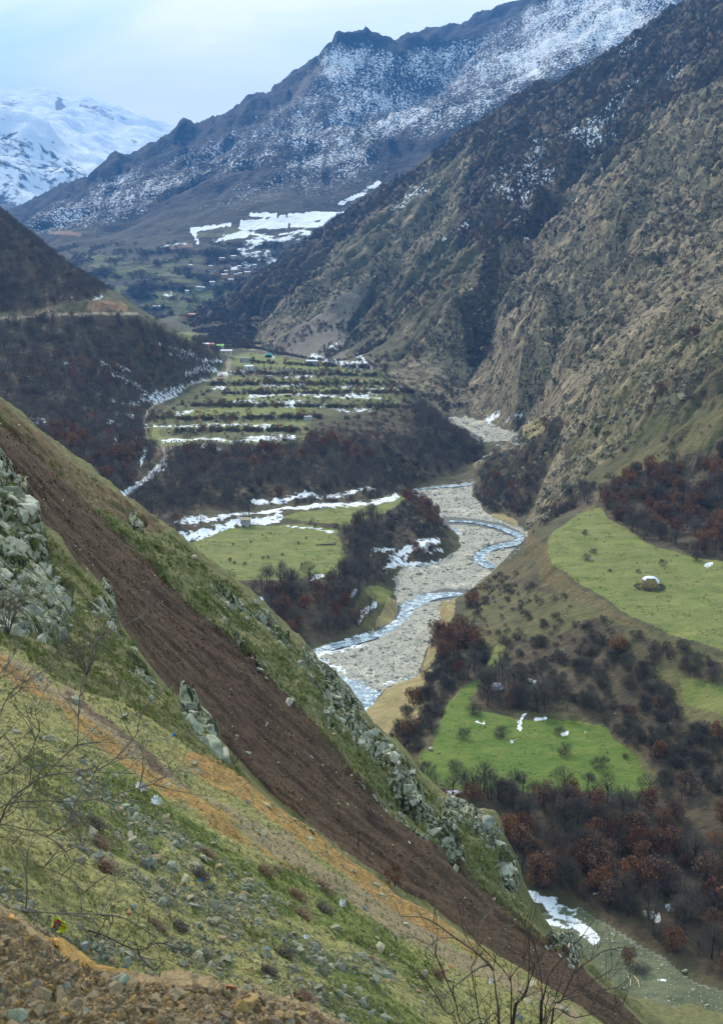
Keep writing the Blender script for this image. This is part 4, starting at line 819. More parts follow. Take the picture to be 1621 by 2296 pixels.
# ------------------------------------------------------------------ terrain meshes
def grid_normals(g):
    P = np.stack([g.X, g.YY, g.Z], -1); du = np.gradient(P, axis=1); dv = np.gradient(P, axis=0)
    n = np.cross(du, dv); n /= np.linalg.norm(n, axis=-1, keepdims=True) + 1e-9; n[n[..., 2] < 0] *= -1
    return n
def build_grid(g, name, W, mat, sel=None, normals=None, smooth=True):
    nb, na = g.Z.shape
    idx = np.arange(nb * na).reshape(nb, na)
    q = np.stack([idx[:-1, :-1], idx[:-1, 1:], idx[1:, 1:], idx[1:, :-1]], -1).reshape(-1, 4)
    if sel is not None: q = q[sel[:-1, :-1].reshape(-1)]
    used = np.unique(q); mp = np.full(nb * na, -1); mp[used] = np.arange(len(used)); q = mp[q]
    co = np.stack([g.X, g.YY, g.Z], -1).reshape(-1, 3)[used]
    me = bpy.data.meshes.new(name)
    me.vertices.add(len(used)); me.vertices.foreach_set('co', co.astype(np.float32).ravel())
    me.loops.add(q.size); me.loops.foreach_set('vertex_index', q.astype(np.int32).ravel())
    me.polygons.add(len(q)); me.polygons.foreach_set('loop_start', np.arange(0, q.size, 4, dtype=np.int32)); me.polygons.foreach_set('loop_total', np.full(len(q), 4, np.int32))
    me.update(calc_edges=True)
    me.polygons.foreach_set('use_smooth', np.full(len(q), smooth))
    for k, wv in W.items():
        a = me.attributes.new(k, 'FLOAT', 'POINT'); a.data.foreach_set('value', np.ascontiguousarray(wv.reshape(-1)[used], np.float32))
    if normals is not None: me.normals_split_custom_set_from_vertices(normals.reshape(-1, 3)[used].astype(np.float32))
    me.materials.append(mat)
    o = bpy.data.objects.new(name, me); COL.objects.link(o); o['kind'] = 'structure'
    return o
n1 = grid_normals(G1); lab1 = np.zeros(G1.Z.shape, int)
lab1[(w_bank > .5)] = 1; lab1[(w_slide > .5) & (lab1 == 0)] = 2
hillside = build_grid(G1, 'hillside', H1_W, mat_near, lab1 == 0, n1); road_bank = build_grid(G1, 'road_bank', H1_W, mat_near, lab1 == 1, n1); landslide = build_grid(G1, 'landslide', H1_W, mat_near, lab1 == 2, n1)
n2 = grid_normals(G2)
H2O = {}
for k, nm in enumerate(('valley_floor', 'rocky_mountainside', 'rocky_spur', 'wooded_hill', 'river_bed', 'meadow')):
    if (lab2[:-1, :-1] == k).any(): H2O[nm] = build_grid(G2, nm, H2_W, mat_valley, lab2 == k, n2)
# the same hill goes on to the left of the view and behind the road (it shades the slope)
gx, gy = np.meshgrid(np.linspace(0, 1, 60) ** 1.6, np.linspace(-130, 330, 90))
bx = -np.where(gy > 6, .418 * gy, 2.6 + (6 - np.minimum(gy, 6)) * .02) - .02 - gx * 190
bz = np.where(gy > 6, G1.at(np.full(gy.shape, -.418), np.clip(gy, 2.2, 330)), 128.35) + (-bx - np.where(gy > 6, .418 * gy, 8.5)).clip(0) * .72 + fbm(bx / 12, gy / 12, 4, 200) * np.clip(gx * 8, 0, 1) * 1.2 - .05
class _G: pass
gb_ = _G(); gb_.X, gb_.YY, gb_.Z = bx, gy, bz
build_grid(gb_, 'upper_hillside', {}, mat_near)
mountain = build_grid(G3, 'mountain', H3_W, mat_far)
snowy_mountain = build_grid(G4, 'snowy_mountain', H4_W, mat_snowy)
print('terrain built', time.time() - T0)

# haze in the valley air
bm = bmesh.new(); bmesh.ops.create_cube(bm, size=1.0)
me = bpy.data.meshes.new('haze'); bm.to_mesh(me); bm.free()
haze = bpy.data.objects.new('haze', me); COL.objects.link(haze); haze['kind'] = 'stuff'
zlow = min(float(g.Z.min()) for g in (G1, G2, G3, G4)) - 1.0; ztop = max(float(g.Z.max()) for g in (G2, G3, G4)) + 20
haze.scale = (14000, 14200, ztop - zlow); haze.location = (0, 6500, (ztop + zlow) / 2)
m = bpy.data.materials.new('haze_air'); m.use_nodes = True; t = m.node_tree; t.nodes.clear()
o = nd(t, 'ShaderNodeOutputMaterial'); pv = nd(t, 'ShaderNodeVolumePrincipled'); pv.inputs['Color'].default_value = (.10, .40, 1.0, 1); pv.inputs['Density'].default_value = 0.000078; pv.inputs['Anisotropy'].default_value = 0.0
t.links.new(pv.outputs[0], o.inputs['Volume']); me.materials.append(m)
# ------------------------------------------------------------------ object helpers
def mesh_obj(name, verts, faces, mats, parent=None, smooth=False, fm=None):
    me = bpy.data.meshes.new(name); me.from_pydata([tuple(q) for q in verts], [], faces); me.update()
    if smooth: me.polygons.foreach_set('use_smooth', np.ones(len(me.polygons), bool))
    for m_ in (mats if isinstance(mats, (list, tuple)) else [mats]): me.materials.append(m_)
    if fm is not None: me.polygons.foreach_set('material_index', np.array(fm, np.int32))
    o = bpy.data.objects.new(name, me); COL.objects.link(o)
    if parent is not None: o.parent = parent
    return o
def link_mesh(name, me, parent=None, loc=(0, 0, 0), rot=(0, 0, 0), sc=(1, 1, 1)):
    o = bpy.data.objects.new(name, me); COL.objects.link(o); o.location = loc; o.rotation_euler = rot; o.scale = sc
    if parent is not None: o.parent = parent
    return o
def empty(name, loc, rz=0.0, sc=1.0):
    o = bpy.data.objects.new(name, None); COL.objects.link(o); o.location = loc; o.rotation_euler = (0, 0, rz); o.scale = (sc,) * 3 if not isinstance(sc, tuple) else sc
    o.empty_display_size = .3
    return o
def tag(o, label=None, cat=None, group=None, kind=None):
    for k, val in (('label', label), ('category', cat), ('group', group), ('kind', kind)):
        if val: o[k] = val
    return o
class MB:
    def __init__(s): s.v, s.f, s.m = [], [], []
    def add(s, vs, fs, mi=0):
        n = len(s.v); s.v += [tuple(q) for q in vs]; s.f += [tuple(i + n for i in f) for f in fs]; s.m += [mi] * len(fs)
    def box(s, x0, x1, y0, y1, z0, z1, mi=0):
        s.add([(x0, y0, z0), (x1, y0, z0), (x1, y1, z0), (x0, y1, z0), (x0, y0, z1), (x1, y0, z1), (x1, y1, z1), (x0, y1, z1)],
              [(3, 2, 1, 0), (4, 5, 6, 7), (0, 1, 5, 4), (1, 2, 6, 5), (2, 3, 7, 6), (3, 0, 4, 7)], mi)
    def tube(s, pts, rad, sides=4, mi=0):
        pts = [Vector(p) for p in pts]; n0 = len(s.v)
        for i, p in enumerate(pts):
            d = (pts[min(i + 1, len(pts) - 1)] - pts[max(i - 1, 0)]).normalized()
            ref = Vector((0, 0, 1)) if abs(d.z) < .8 else Vector((1, 0, 0))
            a = d.cross(ref).normalized(); b = d.cross(a)
            for k in range(sides):
                t = 2 * math.pi * k / sides; q = p + (a * math.cos(t) + b * math.sin(t)) * rad[i]; s.v.append(tuple(q))
        for i in range(len(pts) - 1):
            for k in range(sides):
                s.f.append((n0 + i * sides + k, n0 + i * sides + (k + 1) % sides, n0 + (i + 1) * sides + (k + 1) % sides, n0 + (i + 1) * sides + k)); s.m.append(mi)
        s.f.append(tuple(n0 + k for k in reversed(range(sides)))); s.m.append(mi)
        e = n0 + (len(pts) - 1) * sides; s.f.append(tuple(e + k for k in range(sides))); s.m.append(mi)
    def mesh(s, name, mats, smooth=False):
        me = bpy.data.meshes.new(name); me.from_pydata(s.v, [], s.f); me.update()
        for m_ in (mats if isinstance(mats, (list, tuple)) else [mats]): me.materials.append(m_)
        me.polygons.foreach_set('material_index', np.array(s.m, np.int32))
        if smooth: me.polygons.foreach_set('use_smooth', np.ones(len(me.polygons), bool))
        return me
    def build(s, name, mats, parent=None, smooth=False):
        return link_mesh(name, s.mesh(name, mats, smooth), parent)
def mat_rand(name, colors, rough=.9, noise=None, bump=None, spec=.15):
    """a material whose colour differs from one object to the next"""
    m, t, b = new_mat(name)
    oi = nd(t, 'ShaderNodeObjectInfo'); r = nd(t, 'ShaderNodeValToRGB'); r.color_ramp.interpolation = 'LINEAR'
    e = r.color_ramp.elements
    while len(e) < len(colors): e.new(.5)
    for i, c in enumerate(colors): e[i].position = i / max(1, len(colors) - 1); e[i].color = (c[0], c[1], c[2], 1)
    t.links.new(oi.outputs['Random'], r.inputs[0]); c = r.outputs[0]
    co = nd(t, 'ShaderNodeTexCoord').outputs['Object']
    if noise:
        n = noise_(t, co, noise[0], 5, .65); k = remap(t, n, .3, .7, noise[1], noise[2]); c = mixc_(t, 1.0, c, k, 'MULTIPLY')
    t.links.new(c, b.inputs['Base Color']); b.inputs['Roughness'].default_value = rough; b.inputs['Specular IOR Level'].default_value = spec
    if bump:
        n = noise_(t, co, bump[0], 6, .65); bp = nd(t, 'ShaderNodeBump'); bp.inputs['Distance'].default_value = bump[1]; t.links.new(n, bp.inputs['Height']); t.links.new(bp.outputs[0], b.inputs['Normal'])
    return m
def mat_plain(name, c, rough=.8, var=.25, scale=2.0, spec=.2, metal=0.0):
    m, t, b = new_mat(name)
    co = nd(t, 'ShaderNodeTexCoord').outputs['Object']; n = noise_(t, co, scale, 5, .6)
    cc = mixc_(t, remap(t, n, .3, .7), tuple(q * (1 - var) for q in c), tuple(min(.9, q * (1 + var)) for q in c))
    t.links.new(cc, b.inputs['Base Color']); b.inputs['Roughness'].default_value = rough; b.inputs['Specular IOR Level'].default_value = spec; b.inputs['Metallic'].default_value = metal
    return m
def stuff(name, sources, P, S, R, V, label, cat):
    """many small alike things no one could count: points that carry copies of the source objects"""
    me = bpy.data.meshes.new(name); me.vertices.add(len(P)); me.vertices.foreach_set('co', np.asarray(P, np.float32).ravel())
    for nm, ty, arr, key in (('scl', 'FLOAT_VECTOR', S, 'vector'), ('rot', 'FLOAT_VECTOR', R, 'vector'), ('var', 'INT', V, 'value')):
        a = me.attributes.new(nm, ty, 'POINT'); a.data.foreach_set(key, np.asarray(arr, np.int32 if ty == 'INT' else np.float32).ravel())
    o = bpy.data.objects.new(name, me); COL.objects.link(o); tag(o, label, cat, kind='stuff')
    g = bpy.data.node_groups.new(name, 'GeometryNodeTree')
    g.interface.new_socket('Geometry', in_out='INPUT', socket_type='NodeSocketGeometry'); g.interface.new_socket('Geometry', in_out='OUTPUT', socket_type='NodeSocketGeometry')
    gi = g.nodes.new('NodeGroupInput'); go = g.nodes.new('NodeGroupOutput'); ip = g.nodes.new('GeometryNodeInstanceOnPoints'); jn = g.nodes.new('GeometryNodeJoinGeometry')
    for src in reversed(sources):
        oi = g.nodes.new('GeometryNodeObjectInfo'); oi.inputs['Object'].default_value = src; oi.inputs['As Instance'].default_value = True; g.links.new(oi.outputs['Geometry'], jn.inputs[0])
    def na(nm, ty):
        q = g.nodes.new('GeometryNodeInputNamedAttribute'); q.data_type = ty; q.inputs[0].default_value = nm; return q.outputs[0]
    er = g.nodes.new('FunctionNodeEulerToRotation'); g.links.new(na('rot', 'FLOAT_VECTOR'), er.inputs[0])
    g.links.new(gi.outputs[0], ip.inputs['Points']); g.links.new(jn.outputs[0], ip.inputs['Instance']); ip.inputs['Pick Instance'].default_value = True
    g.links.new(na('var', 'INT'), ip.inputs['Instance Index']); g.links.new(er.outputs[0], ip.inputs['Rotation']); g.links.new(na('scl', 'FLOAT_VECTOR'), ip.inputs['Scale'])
    g.links.new(ip.outputs[0], go.inputs[0])
    md = o.modifiers.new('scatter', 'NODES'); md.node_group = g
    return o
def pickm(g, us, vs, need=None):
    """many picks at once; returns x, y, z and a flag"""
    a, r = ray(us, vs); ia = np.rint(np.interp(a, g.a, np.arange(len(g.a)))).astype(int)
    j = np.array([np.searchsorted(g.CM[:, i], q) for i, q in zip(ia, r)]); ok = (j > 0) & (j < len(g.Y))
    j = np.clip(j, 1, len(g.Y) - 1)
    r0 = g.R[j - 1, ia]; r1 = g.R[j, ia]; t = np.clip((r - r0) / (r1 - r0 + 1e-9), 0, 1)
    Y = g.Y[j - 1] + (g.Y[j] - g.Y[j - 1]) * t
    return a * Y, Y, CAMZ + r * Y, ok
def rand_uv_(n, weights, box, rng):
    U, V_ = [], []; x0, y0, x1, y1 = box
    while sum(map(len, U)) < n:
        u_ = rng.uniform(x0, x1, n * 2); v_ = rng.uniform(y0, y1, n * 2); k = rng.uniform(0, 1, n * 2) < weights(u_, v_); U.append(u_[k]); V_.append(v_[k])
    return np.concatenate(U)[:n], np.concatenate(V_)[:n]
H1END = G1.CM[-1]
def hid(x, y, z):
    """is a point behind the near hillside or the land in front of it?"""
    a = x / y; r = (z - CAMZ) / y
    return r < np.maximum(G1.cmax(a, np.minimum(y * .97, 330)), G2.cmax(a, y * .993))

# ------------------------------------------------------------------ trees and shrubs
mat_bark = mat_rand('bark', [(.050, .042, .034), (.085, .072, .060)], noise=(3, .7, 1.2))
mat_twig = mat_rand('twigs', [(.072, .059, .046), (.115, .096, .075), (.092, .080, .055), (.150, .122, .096), (.098, .070, .054)])
mat_russet = mat_rand('russet_leaves', [(.13, .056, .029), (.19, .082, .037), (.145, .088, .056), (.25, .108, .043), (.145, .096, .068)])
mat_shrub = mat_rand('shrub_twigs', [(.070, .058, .044), (.108, .092, .068), (.088, .082, .052), (.130, .100, .074)])
def crown_arrays(rng, n, R_, H_, z0, ln, wd, clumps, leaf=False, flat=.85):
    cl = []
    while len(cl) < clumps:
        p = rng.uniform(-1, 1, 3)
        d = np.linalg.norm(p)
        if .35 < d < .95 and p[2] > -.75: cl.append(p)
    cl = np.array(cl); c = cl[rng.integers(0, clumps, n)] + rng.normal(0, .20, (n, 3))
    d = np.linalg.norm(c, axis=1, keepdims=True); c = np.where(d > 1.02, c / d * rng.uniform(.8, 1.05, (n, 1)), c)
    p = c * np.array([R_, R_, H_ / 2]) + np.array([0, 0, z0 + H_ / 2])
    out_ = p - np.array([0, 0, z0 + H_ * .12]); out_ /= np.linalg.norm(out_, axis=1, keepdims=True) + 1e-6
    dr = out_ + rng.normal(0, .45 if not leaf else 1.0, (n, 3)); dr /= np.linalg.norm(dr, axis=1, keepdims=True)
    sd_ = np.cross(dr, rng.normal(0, 1, (n, 3))); sd_ /= np.linalg.norm(sd_, axis=1, keepdims=True) + 1e-6
    l = ln * rng.uniform(.6, 1.3, (n, 1)); w_ = wd * rng.uniform(.7, 1.3, (n, 1))
    v = np.stack([p - dr * l * .5 - sd_ * w_ * .5, p - dr * l * .5 + sd_ * w_ * .5, p + dr * l * .5], 1).reshape(-1, 3)
    return v, [(3 * i, 3 * i + 1, 3 * i + 2) for i in range(n)]
def trunk_mb(rng, h, R_, n_limb, r0, z0, spread=.8):
    mb = MB(); top = Vector((rng.normal(0, .2), rng.normal(0, .2), h * .62))
    mid_ = Vector((rng.normal(0, .12), rng.normal(0, .12), h * .3))
    mb.tube([(0, 0, -.6), (0, 0, 0), mid_, top, top + Vector((rng.normal(0, .3), rng.normal(0, .3), h * .28))], [r0 * 1.3, r0 * 1.15, r0 * .85, r0 * .5, r0 * .12], 5)
    for k in range(n_limb):
        t = rng.uniform(.25, 1.0); p0 = mid_ * (1 - t) + top * t if t > .3 else mid_ * (.5 + t)
        az = k * 2.4 + rng.uniform(-.5, .5); el_ = rng.uniform(.35, 1.1)
        d = Vector((math.cos(az) * math.cos(el_), math.sin(az) * math.cos(el_), math.sin(el_))); ll = R_ * rng.uniform(.7, 1.1) * spread
        p1 = p0 + d * ll * .5 + Vector((0, 0, .1 * ll)); p2 = p0 + d * ll + Vector((rng.normal(0, .2), rng.normal(0, .2), ll * .35))
        mb.tube([p0, p1, p2], [r0 * .5, r0 * .32, r0 * .08], 4)
        for q in range(2):
            az2 = az + rng.uniform(-1, 1); d2_ = Vector((math.cos(az2) * .6, math.sin(az2) * .6, rng.uniform(.3, .9)))
            mb.tube([p1, p1 + d2_ * ll * .3, p1 + d2_ * ll * .6], [r0 * .25, r0 * .15, r0 * .05], 3)
    return mb
KIND = {}
def make_kind(kind, nvar, cm, h, R_, z0f, nhi, nlo, leaf):
    vs = []
    for i in range(nvar):
        rng = np.random.default_rng(100 + i * 7 + len(kind))
        hh = h * rng.uniform(.85, 1.15); rr = R_ * rng.uniform(.85, 1.15); z0 = hh * z0f
        v, f = crown_arrays(rng, nhi, rr, hh - z0, z0, .85 if not leaf else .40, .034 if not leaf else .24, 26, leaf)
        if leaf:
            v2, f2 = crown_arrays(rng, nhi // 4, rr, hh - z0, z0, .8, .03, 20, False); n0 = len(v); v = np.concatenate([v, v2]); f = f + [tuple(q + n0 for q in t) for t in f2]
        mc = bpy.data.meshes.new('crown'); mc.from_pydata(v.tolist(), [], f); mc.materials.append(cm)
        tb = trunk_mb(rng, hh, rr, 8 if 'shrub' not in kind else 9, .16 if 'shrub' not in kind else .06, z0)
        mt_ = tb.mesh('trunk', mat_bark)
        v, f = crown_arrays(rng, nlo, rr, hh - z0, z0, 1.0 if not leaf else .62, .10 if not leaf else .42, 20, leaf)
        n0 = len(v); v = v.tolist() + tb.v[:25]; fl = f + [tuple(q + n0 for q in t) for t in tb.f if max(t) < 25]
        ml = bpy.data.meshes.new(kind); ml.from_pydata(v, [], fl); ml.materials.append(cm)
        vs.append((mc, mt_, ml))
    KIND[kind] = vs
make_kind('bare_tree', 6, mat_twig, 6.2, 2.7, .12, 1200, 260, False)
make_kind('russet_tree', 6, mat_russet, 5.6, 2.5, .08, 950, 200, True)
make_kind('shrub', 6, mat_shrub, 3.0, 1.75, -.08, 950, 210, False)
RUSSET = mask([([(960, 1790), (1640, 1790), (1900, 1800), (1900, 2200), (1621, 2190), (1490, 2130), (1390, 2070), (1180, 1980), (1120, 1850)], .55), ([(1340, 1135), (1420, 1060), (1640, 1000), (1900, 960), (1900, 1290), (1621, 1255), (1440, 1200)], .60),
    ([(540, 1310), (760, 1290), (800, 1400), (680, 1445), (560, 1440)], .40), ([(975, 1420), (1040, 1400), (1075, 1430), (1060, 1470), (985, 1480)], .85), ([(905, 1105), (930, 1110), (985, 1160), (1000, 1195), (975, 1195), (930, 1150)], .6),
    ([(400, 1000), (690, 992), (850, 940), (900, 960), (850, 1040), (560, 1050), (420, 1040)], .33), ([(90, 960), (300, 985), (330, 1000), (300, 1080), (150, 1060)], .4), ([(60, 800), (330, 830), (400, 860), (250, 880), (60, 860)], .22), ([(1062, 1110), (1161, 1014), (1251, 945), (1190, 1140)], .25),
    ([(270, 770), (440, 780), (470, 800), (300, 810)], .25)], 4)
SHRUBM = mask([[(860, 1000), (1100, 1130), (1330, 1130), (1400, 1190), (1440, 1210), (1900, 1290), (1900, 1780), (1460, 1780), (1300, 1600), (1060, 1480), (960, 1700), (860, 1700)], [(330, 800), (1000, 800), (990, 905), (700, 965), (330, 980)], [(540, 1100), (900, 1090), (770, 1200), (540, 1195)], [(1251, 940), (1900, 600), (1900, 960), (1330, 1130)], [(1270, 930), (1621, 700), (1621, 1000), (1460, 1050), (1330, 1100)]], 3)
m_brown = mask([[(1330, 1120), (1360, 1090), (1430, 1050), (1520, 1030), (1640, 990), (1900, 950), (1900, 1290), (1640, 1262), (1540, 1240), (1440, 1205), (1400, 1180)]], 2)
def scatter_trees():
    g = G2; rng = RNG
    da = np.gradient(g.a)[None, :]; db = np.gradient(np.log(g.Y))[:, None]
    area = g.YY ** 2 * da * db
    u, v = g.U, g.V
    wv = w_bushv * (1 - w_mtn) * (1 - np.clip(w_bed * 2, 0, 1)) * (1 - np.clip(w_grass * 1.6, 0, 1) * (g.YY < 700)) * (1 - np.clip(H2_W['track'] * 2, 0, 1)) * np.where((H2_W['snow'] > .45) & (g.YY < 640), .1, 1)
    clump = sstep(-.75, .25, fbm(g.X / 14, g.YY / 14, 3, 130))
    wv = np.clip(wv - .015, 0, 2) * np.where(wv > 1.28, np.where(g.YY < 700, .5 + .5 * clump, 1.0), np.where(wv > .6, .35 + .65 * clump, clump))
    dens = wv / 11.5 + w_mtn * np.clip(w_mb + .26, 0, 1) / 9.0 * sstep(-.35, .45, fbm(g.X / 50, g.YY / 50, 5, 131) + (w_mb - .3) * .8)
    dens = np.where(g.YY > 1600, dens * .75, dens) * np.where((v < 985) & (u > 385) & (u < 930) & (v > 800) & (g.YY < 1500), .35, 1)
    inview = (u > -160) & (u < 1780) & (v > -150) & (v < 2450)
    lamb = dens * area * inview
    n = rng.poisson(np.clip(lamb, 0, 30))
    jj, ii = np.nonzero(n); rep = n[jj, ii]; jj = np.repeat(jj, rep); ii = np.repeat(ii, rep)
    a = g.a[ii] + rng.uniform(-.5, .5, len(ii)) * np.gradient(g.a)[ii]; Y = g.Y[jj] * np.exp(rng.uniform(-.5, .5, len(jj)) * np.gradient(np.log(g.Y))[jj])
    z = g.at(a, Y); x = a * Y
    hu, hv = [], []                                   # hedge rows along the terrace steps
    for (u0, v0), (u1, v1) in (((375, 967), (692, 966)), ((398, 941), (722, 935)), ((430, 910), (965, 914)), ((500, 883), (930, 880)), ((470, 863), (885, 861)), ((512, 837), (845, 842)), ((560, 812), (838, 827))):
        m_ = int((u1 - u0) / 1.15); t = rng.uniform(0, 1, m_); q = fbm(t * (u1 - u0) / 26, t * 0 + v0, 3, 220) > -.32; t = t[q]
        hu.append(u0 + (u1 - u0) * t); hv.append(v0 + (v1 - v0) * t + rng.normal(0, 1.7, len(t)) + 2.0 * perlin(t * 9, t * 0 + v0, 221))
    hx, hy, hz, ok = pickm(g, np.concatenate(hu), np.concatenate(hv)); hj = np.clip(np.searchsorted(g.Y, hy), 0, len(g.Y) - 1); hi = np.clip(np.searchsorted(g.a, hx / hy), 0, len(g.a) - 1)
    x = np.concatenate([x, hx[ok]]); Y = np.concatenate([Y, hy[ok]]); z = np.concatenate([z, hz[ok]]); jj = np.concatenate([jj, hj[ok]]); ii = np.concatenate([ii, hi[ok]])
    uu, vv = project(x, Y, z)
    mtn = w_mtn[jj, ii] > .5
    ru = rng.uniform(0, 1, len(x)); shr = samp(SHRUBM, uu, vv) > .5; brown = samp(m_brown, uu, vv) > .4
    kind = np.where(ru < np.maximum(samp(RUSSET, uu, vv) * .8, .02), 1, np.where(shr & ~brown, 2, 0)); kind = np.where(mtn, np.where(rng.uniform(0, 1, len(x)) < .03, 1, 2), kind)
    sc = rng.uniform(.5, 1.35, len(x)) ** .9 * np.where(mtn, rng.uniform(.8, 1.5, len(x)), 1)
    sc = np.where((vv > 1250) & (kind == 2) & (uu > 1060) & (vv < 1440), sc * .7, sc)
    terr = (vv < 990) & (uu > 385) & (Y < 1500) & ~mtn & (vv > 790); kind = np.where(terr & (uu < 900) & (vv < 980), np.where(rng.uniform(0, 1, len(x)) < .03, 1, 2), kind); sc = np.where(terr & (kind == 2), sc * .78, sc)
    hgt = np.array([6.2, 5.6, 3.0])[kind] * sc
    vis = ~hid(x, Y, z + hgt * .9)
    keep = vis | (rng.uniform(0, 1, len(x)) < .12)
    return [q[keep] for q in (x, Y, z, kind, sc, hgt, uu, vv, vis, mtn)]
tx, ty, tz, tk, ts, th, tu, tv, tvis, tm = scatter_trees()
size = th / ty * tvis * ((tu > -10) & (tu < 1630) & (tv > 0) & (tv < 2330))
names = ('bare_tree', 'russet_tree', 'shrub'); cats = ('bare tree', 'russet tree', 'shrub')
ZONES = [('the steep wood below the lower meadow', lambda a, b: b > 1765 and a > 900), ('the brown wood behind the haystack meadow', lambda a, b: a > 1300 and 980 < b < 1300), ('the slope between the right bank meadows', lambda a, b: a > 1040 and b > 1280),
    ('the scrub above the pale river bank', lambda a, b: a > 860 and b > 1390), ('the scrub on the rocky spur', lambda a, b: a > 1050 and b < 1300), ('the wood below the big green field', lambda a, b: b > 1285), ('the scrub beside the big green field', lambda a, b: b > 1140),
    ('the wood under the terraced fields', lambda a, b: b > 985 and a > 380), ('the hedges between the terraced fields', lambda a, b: b > 800 and a > 380), ('the wooded hill under the mountain road', lambda a, b: True)]
zone = np.array([next(k for k, (n_, f_) in enumerate(ZONES) if f_(a_, b_)) for a_, b_ in zip(tu, tv)])
look = ('bare grey', 'rusty leaved', 'dark leafless'); noun = ('tree', 'tree', 'shrub')
ZB = {}
def describe(i, k, chosen):
    zi = zone[i]
    if zi not in ZB:
        m_ = [q for q in chosen if zone[q] == zi]; ZB[zi] = (np.quantile(tu[m_], (.2, .4, .6, .8)), np.quantile(tv[m_], (.25, .5, .75)))
    qu, qv = ZB[zi]; a_ = ('far left', 'left', 'middle', 'right', 'far right')[int(np.searchsorted(qu, tu[i]))]; b_ = ('back', 'upper', 'lower', 'front')[int(np.searchsorted(qv, tv[i]))]
    sz = 'low' if ts[i] < .82 else ('tall' if ts[i] > 1.03 else 'middling')
    return sz + ' ' + look[k] + ' ' + noun[k] + ', ' + b_ + ' ' + a_ + ' of ' + ZONES[zi][0], names[k].replace('_', ' ') + 's of ' + ZONES[zi][0]
rest = np.ones(len(tx), bool); SRC = {}
order = np.argsort(-size)
CHOSEN = [i for k in range(3) for i in [q for q in order if tk[q] == k and size[q] > 0 and not tm[q]][:294]]
for k in range(3):
    sel = [i for i in order if tk[i] == k and size[i] > 0 and not tm[i]][:290]
    for c_, i in enumerate(sel):
        rest[i] = False
        mc, mt_, ml = KIND[names[k]][c_ % 6]
        e = empty(names[k], (tx[i], ty[i], tz[i] - .1), float(RNG.uniform(0, 6.28)), (ts[i] * float(RNG.uniform(.9, 1.15)), ts[i] * float(RNG.uniform(.9, 1.15)), ts[i]))
        lb_, gr = describe(i, k, CHOSEN); tag(e, lb_, cats[k], gr)
        link_mesh('crown', mc, e); link_mesh('trunk', mt_, e)
# a few far ones built in one piece, which the uncounted rest copies
lows = []
for k in range(3):
    cand = [i for i in order if rest[i] and tk[i] == k and size[i] > 0][:4]
    for c_, i in enumerate(cand):
        rest[i] = False; o = link_mesh(names[k], KIND[names[k]][c_][2], None, (tx[i], ty[i], tz[i] - .1), (0, 0, c_ * 1.3), (ts[i],) * 3)
        lb_, gr = describe(i, k, CHOSEN); tag(o, lb_, cats[k], gr); lows.append(o)
ix = np.nonzero(rest)[0]
for nm, sel, lb in (('woodland', ix[~tm[ix]], 'leafless grey and rust brown woodland on the valley sides'), ('mountain_scrub', ix[tm[ix]], 'dark scrub on the rocky mountainside right of the valley')):
    n = len(sel); sc = ts[sel]
    stuff(nm, lows, np.stack([tx[sel], ty[sel], tz[sel] - .1], 1), np.stack([sc * RNG.uniform(.85, 1.25, n), sc * RNG.uniform(.85, 1.25, n), sc], 1), np.stack([np.zeros(n), np.zeros(n), RNG.uniform(0, 6.28, n)], 1), tk[sel] * 4 + RNG.integers(0, 4, n), lb, 'woodland')
u_, v_ = rand_uv_(4200, lambda a_, b_: sstep(-.05, .35, fbm(a_ / 60 + b_ / 90, b_ / 16, 4, 190)) * ((b_ - 545) > (a_ - 300) * -.05) * (b_ < 725), (90, 545, 700, 725), RNG)
x_, y_, z_, ok = pickm(G3, u_, v_); ok &= y_ < 3300; x_, y_, z_ = x_[ok], y_[ok], z_[ok]; n = len(x_); sc = RNG.uniform(.7, 1.7, n)
stuff('distant_scrub', lows, np.stack([x_, y_, z_ - .3], 1), np.stack([sc * 1.4, sc * 1.4, sc], 1), np.stack([np.zeros(n), np.zeros(n), RNG.uniform(0, 6.28, n)], 1), np.where(RNG.uniform(0, 1, n) < .5, 8, 0) + RNG.integers(0, 4, n), 'dark hedges and scrub between the far fields', 'scrub')
print('trees', len(tx), time.time() - T0)
# ------------------------------------------------------------------ river water
def water_mat():
    m, t, b = new_mat('river_water'); co = nd(t, 'ShaderNodeNewGeometry').outputs['Position']
    n1 = noise_(t, co, .35, 6, .7, (1, 1, 1), .6); n2_ = noise_(t, co, 1.4, 5, .7)
    f = remap(t, math_(t, 'ADD', math_(t, 'MULTIPLY', n1, .6), math_(t, 'MULTIPLY', n2_, .4)), .50, .60)
    c = mixc_(t, f, mixc_(t, remap(t, n1, .35, .6), (.11, .17, .21), (.22, .31, .37)), (.72, .78, .80))
    t.links.new(c, b.inputs['Base Color']); t.links.new(remap(t, f, 0, 1, .12, .8), b.inputs['Roughness']); b.inputs['Specular IOR Level'].default_value = .5
    bp = nd(t, 'ShaderNodeBump'); bp.inputs['Distance'].default_value = .35; t.links.new(n2_, bp.inputs['Height']); t.links.new(bp.outputs[0], b.inputs['Normal'])
    return m
mat_water = water_mat()
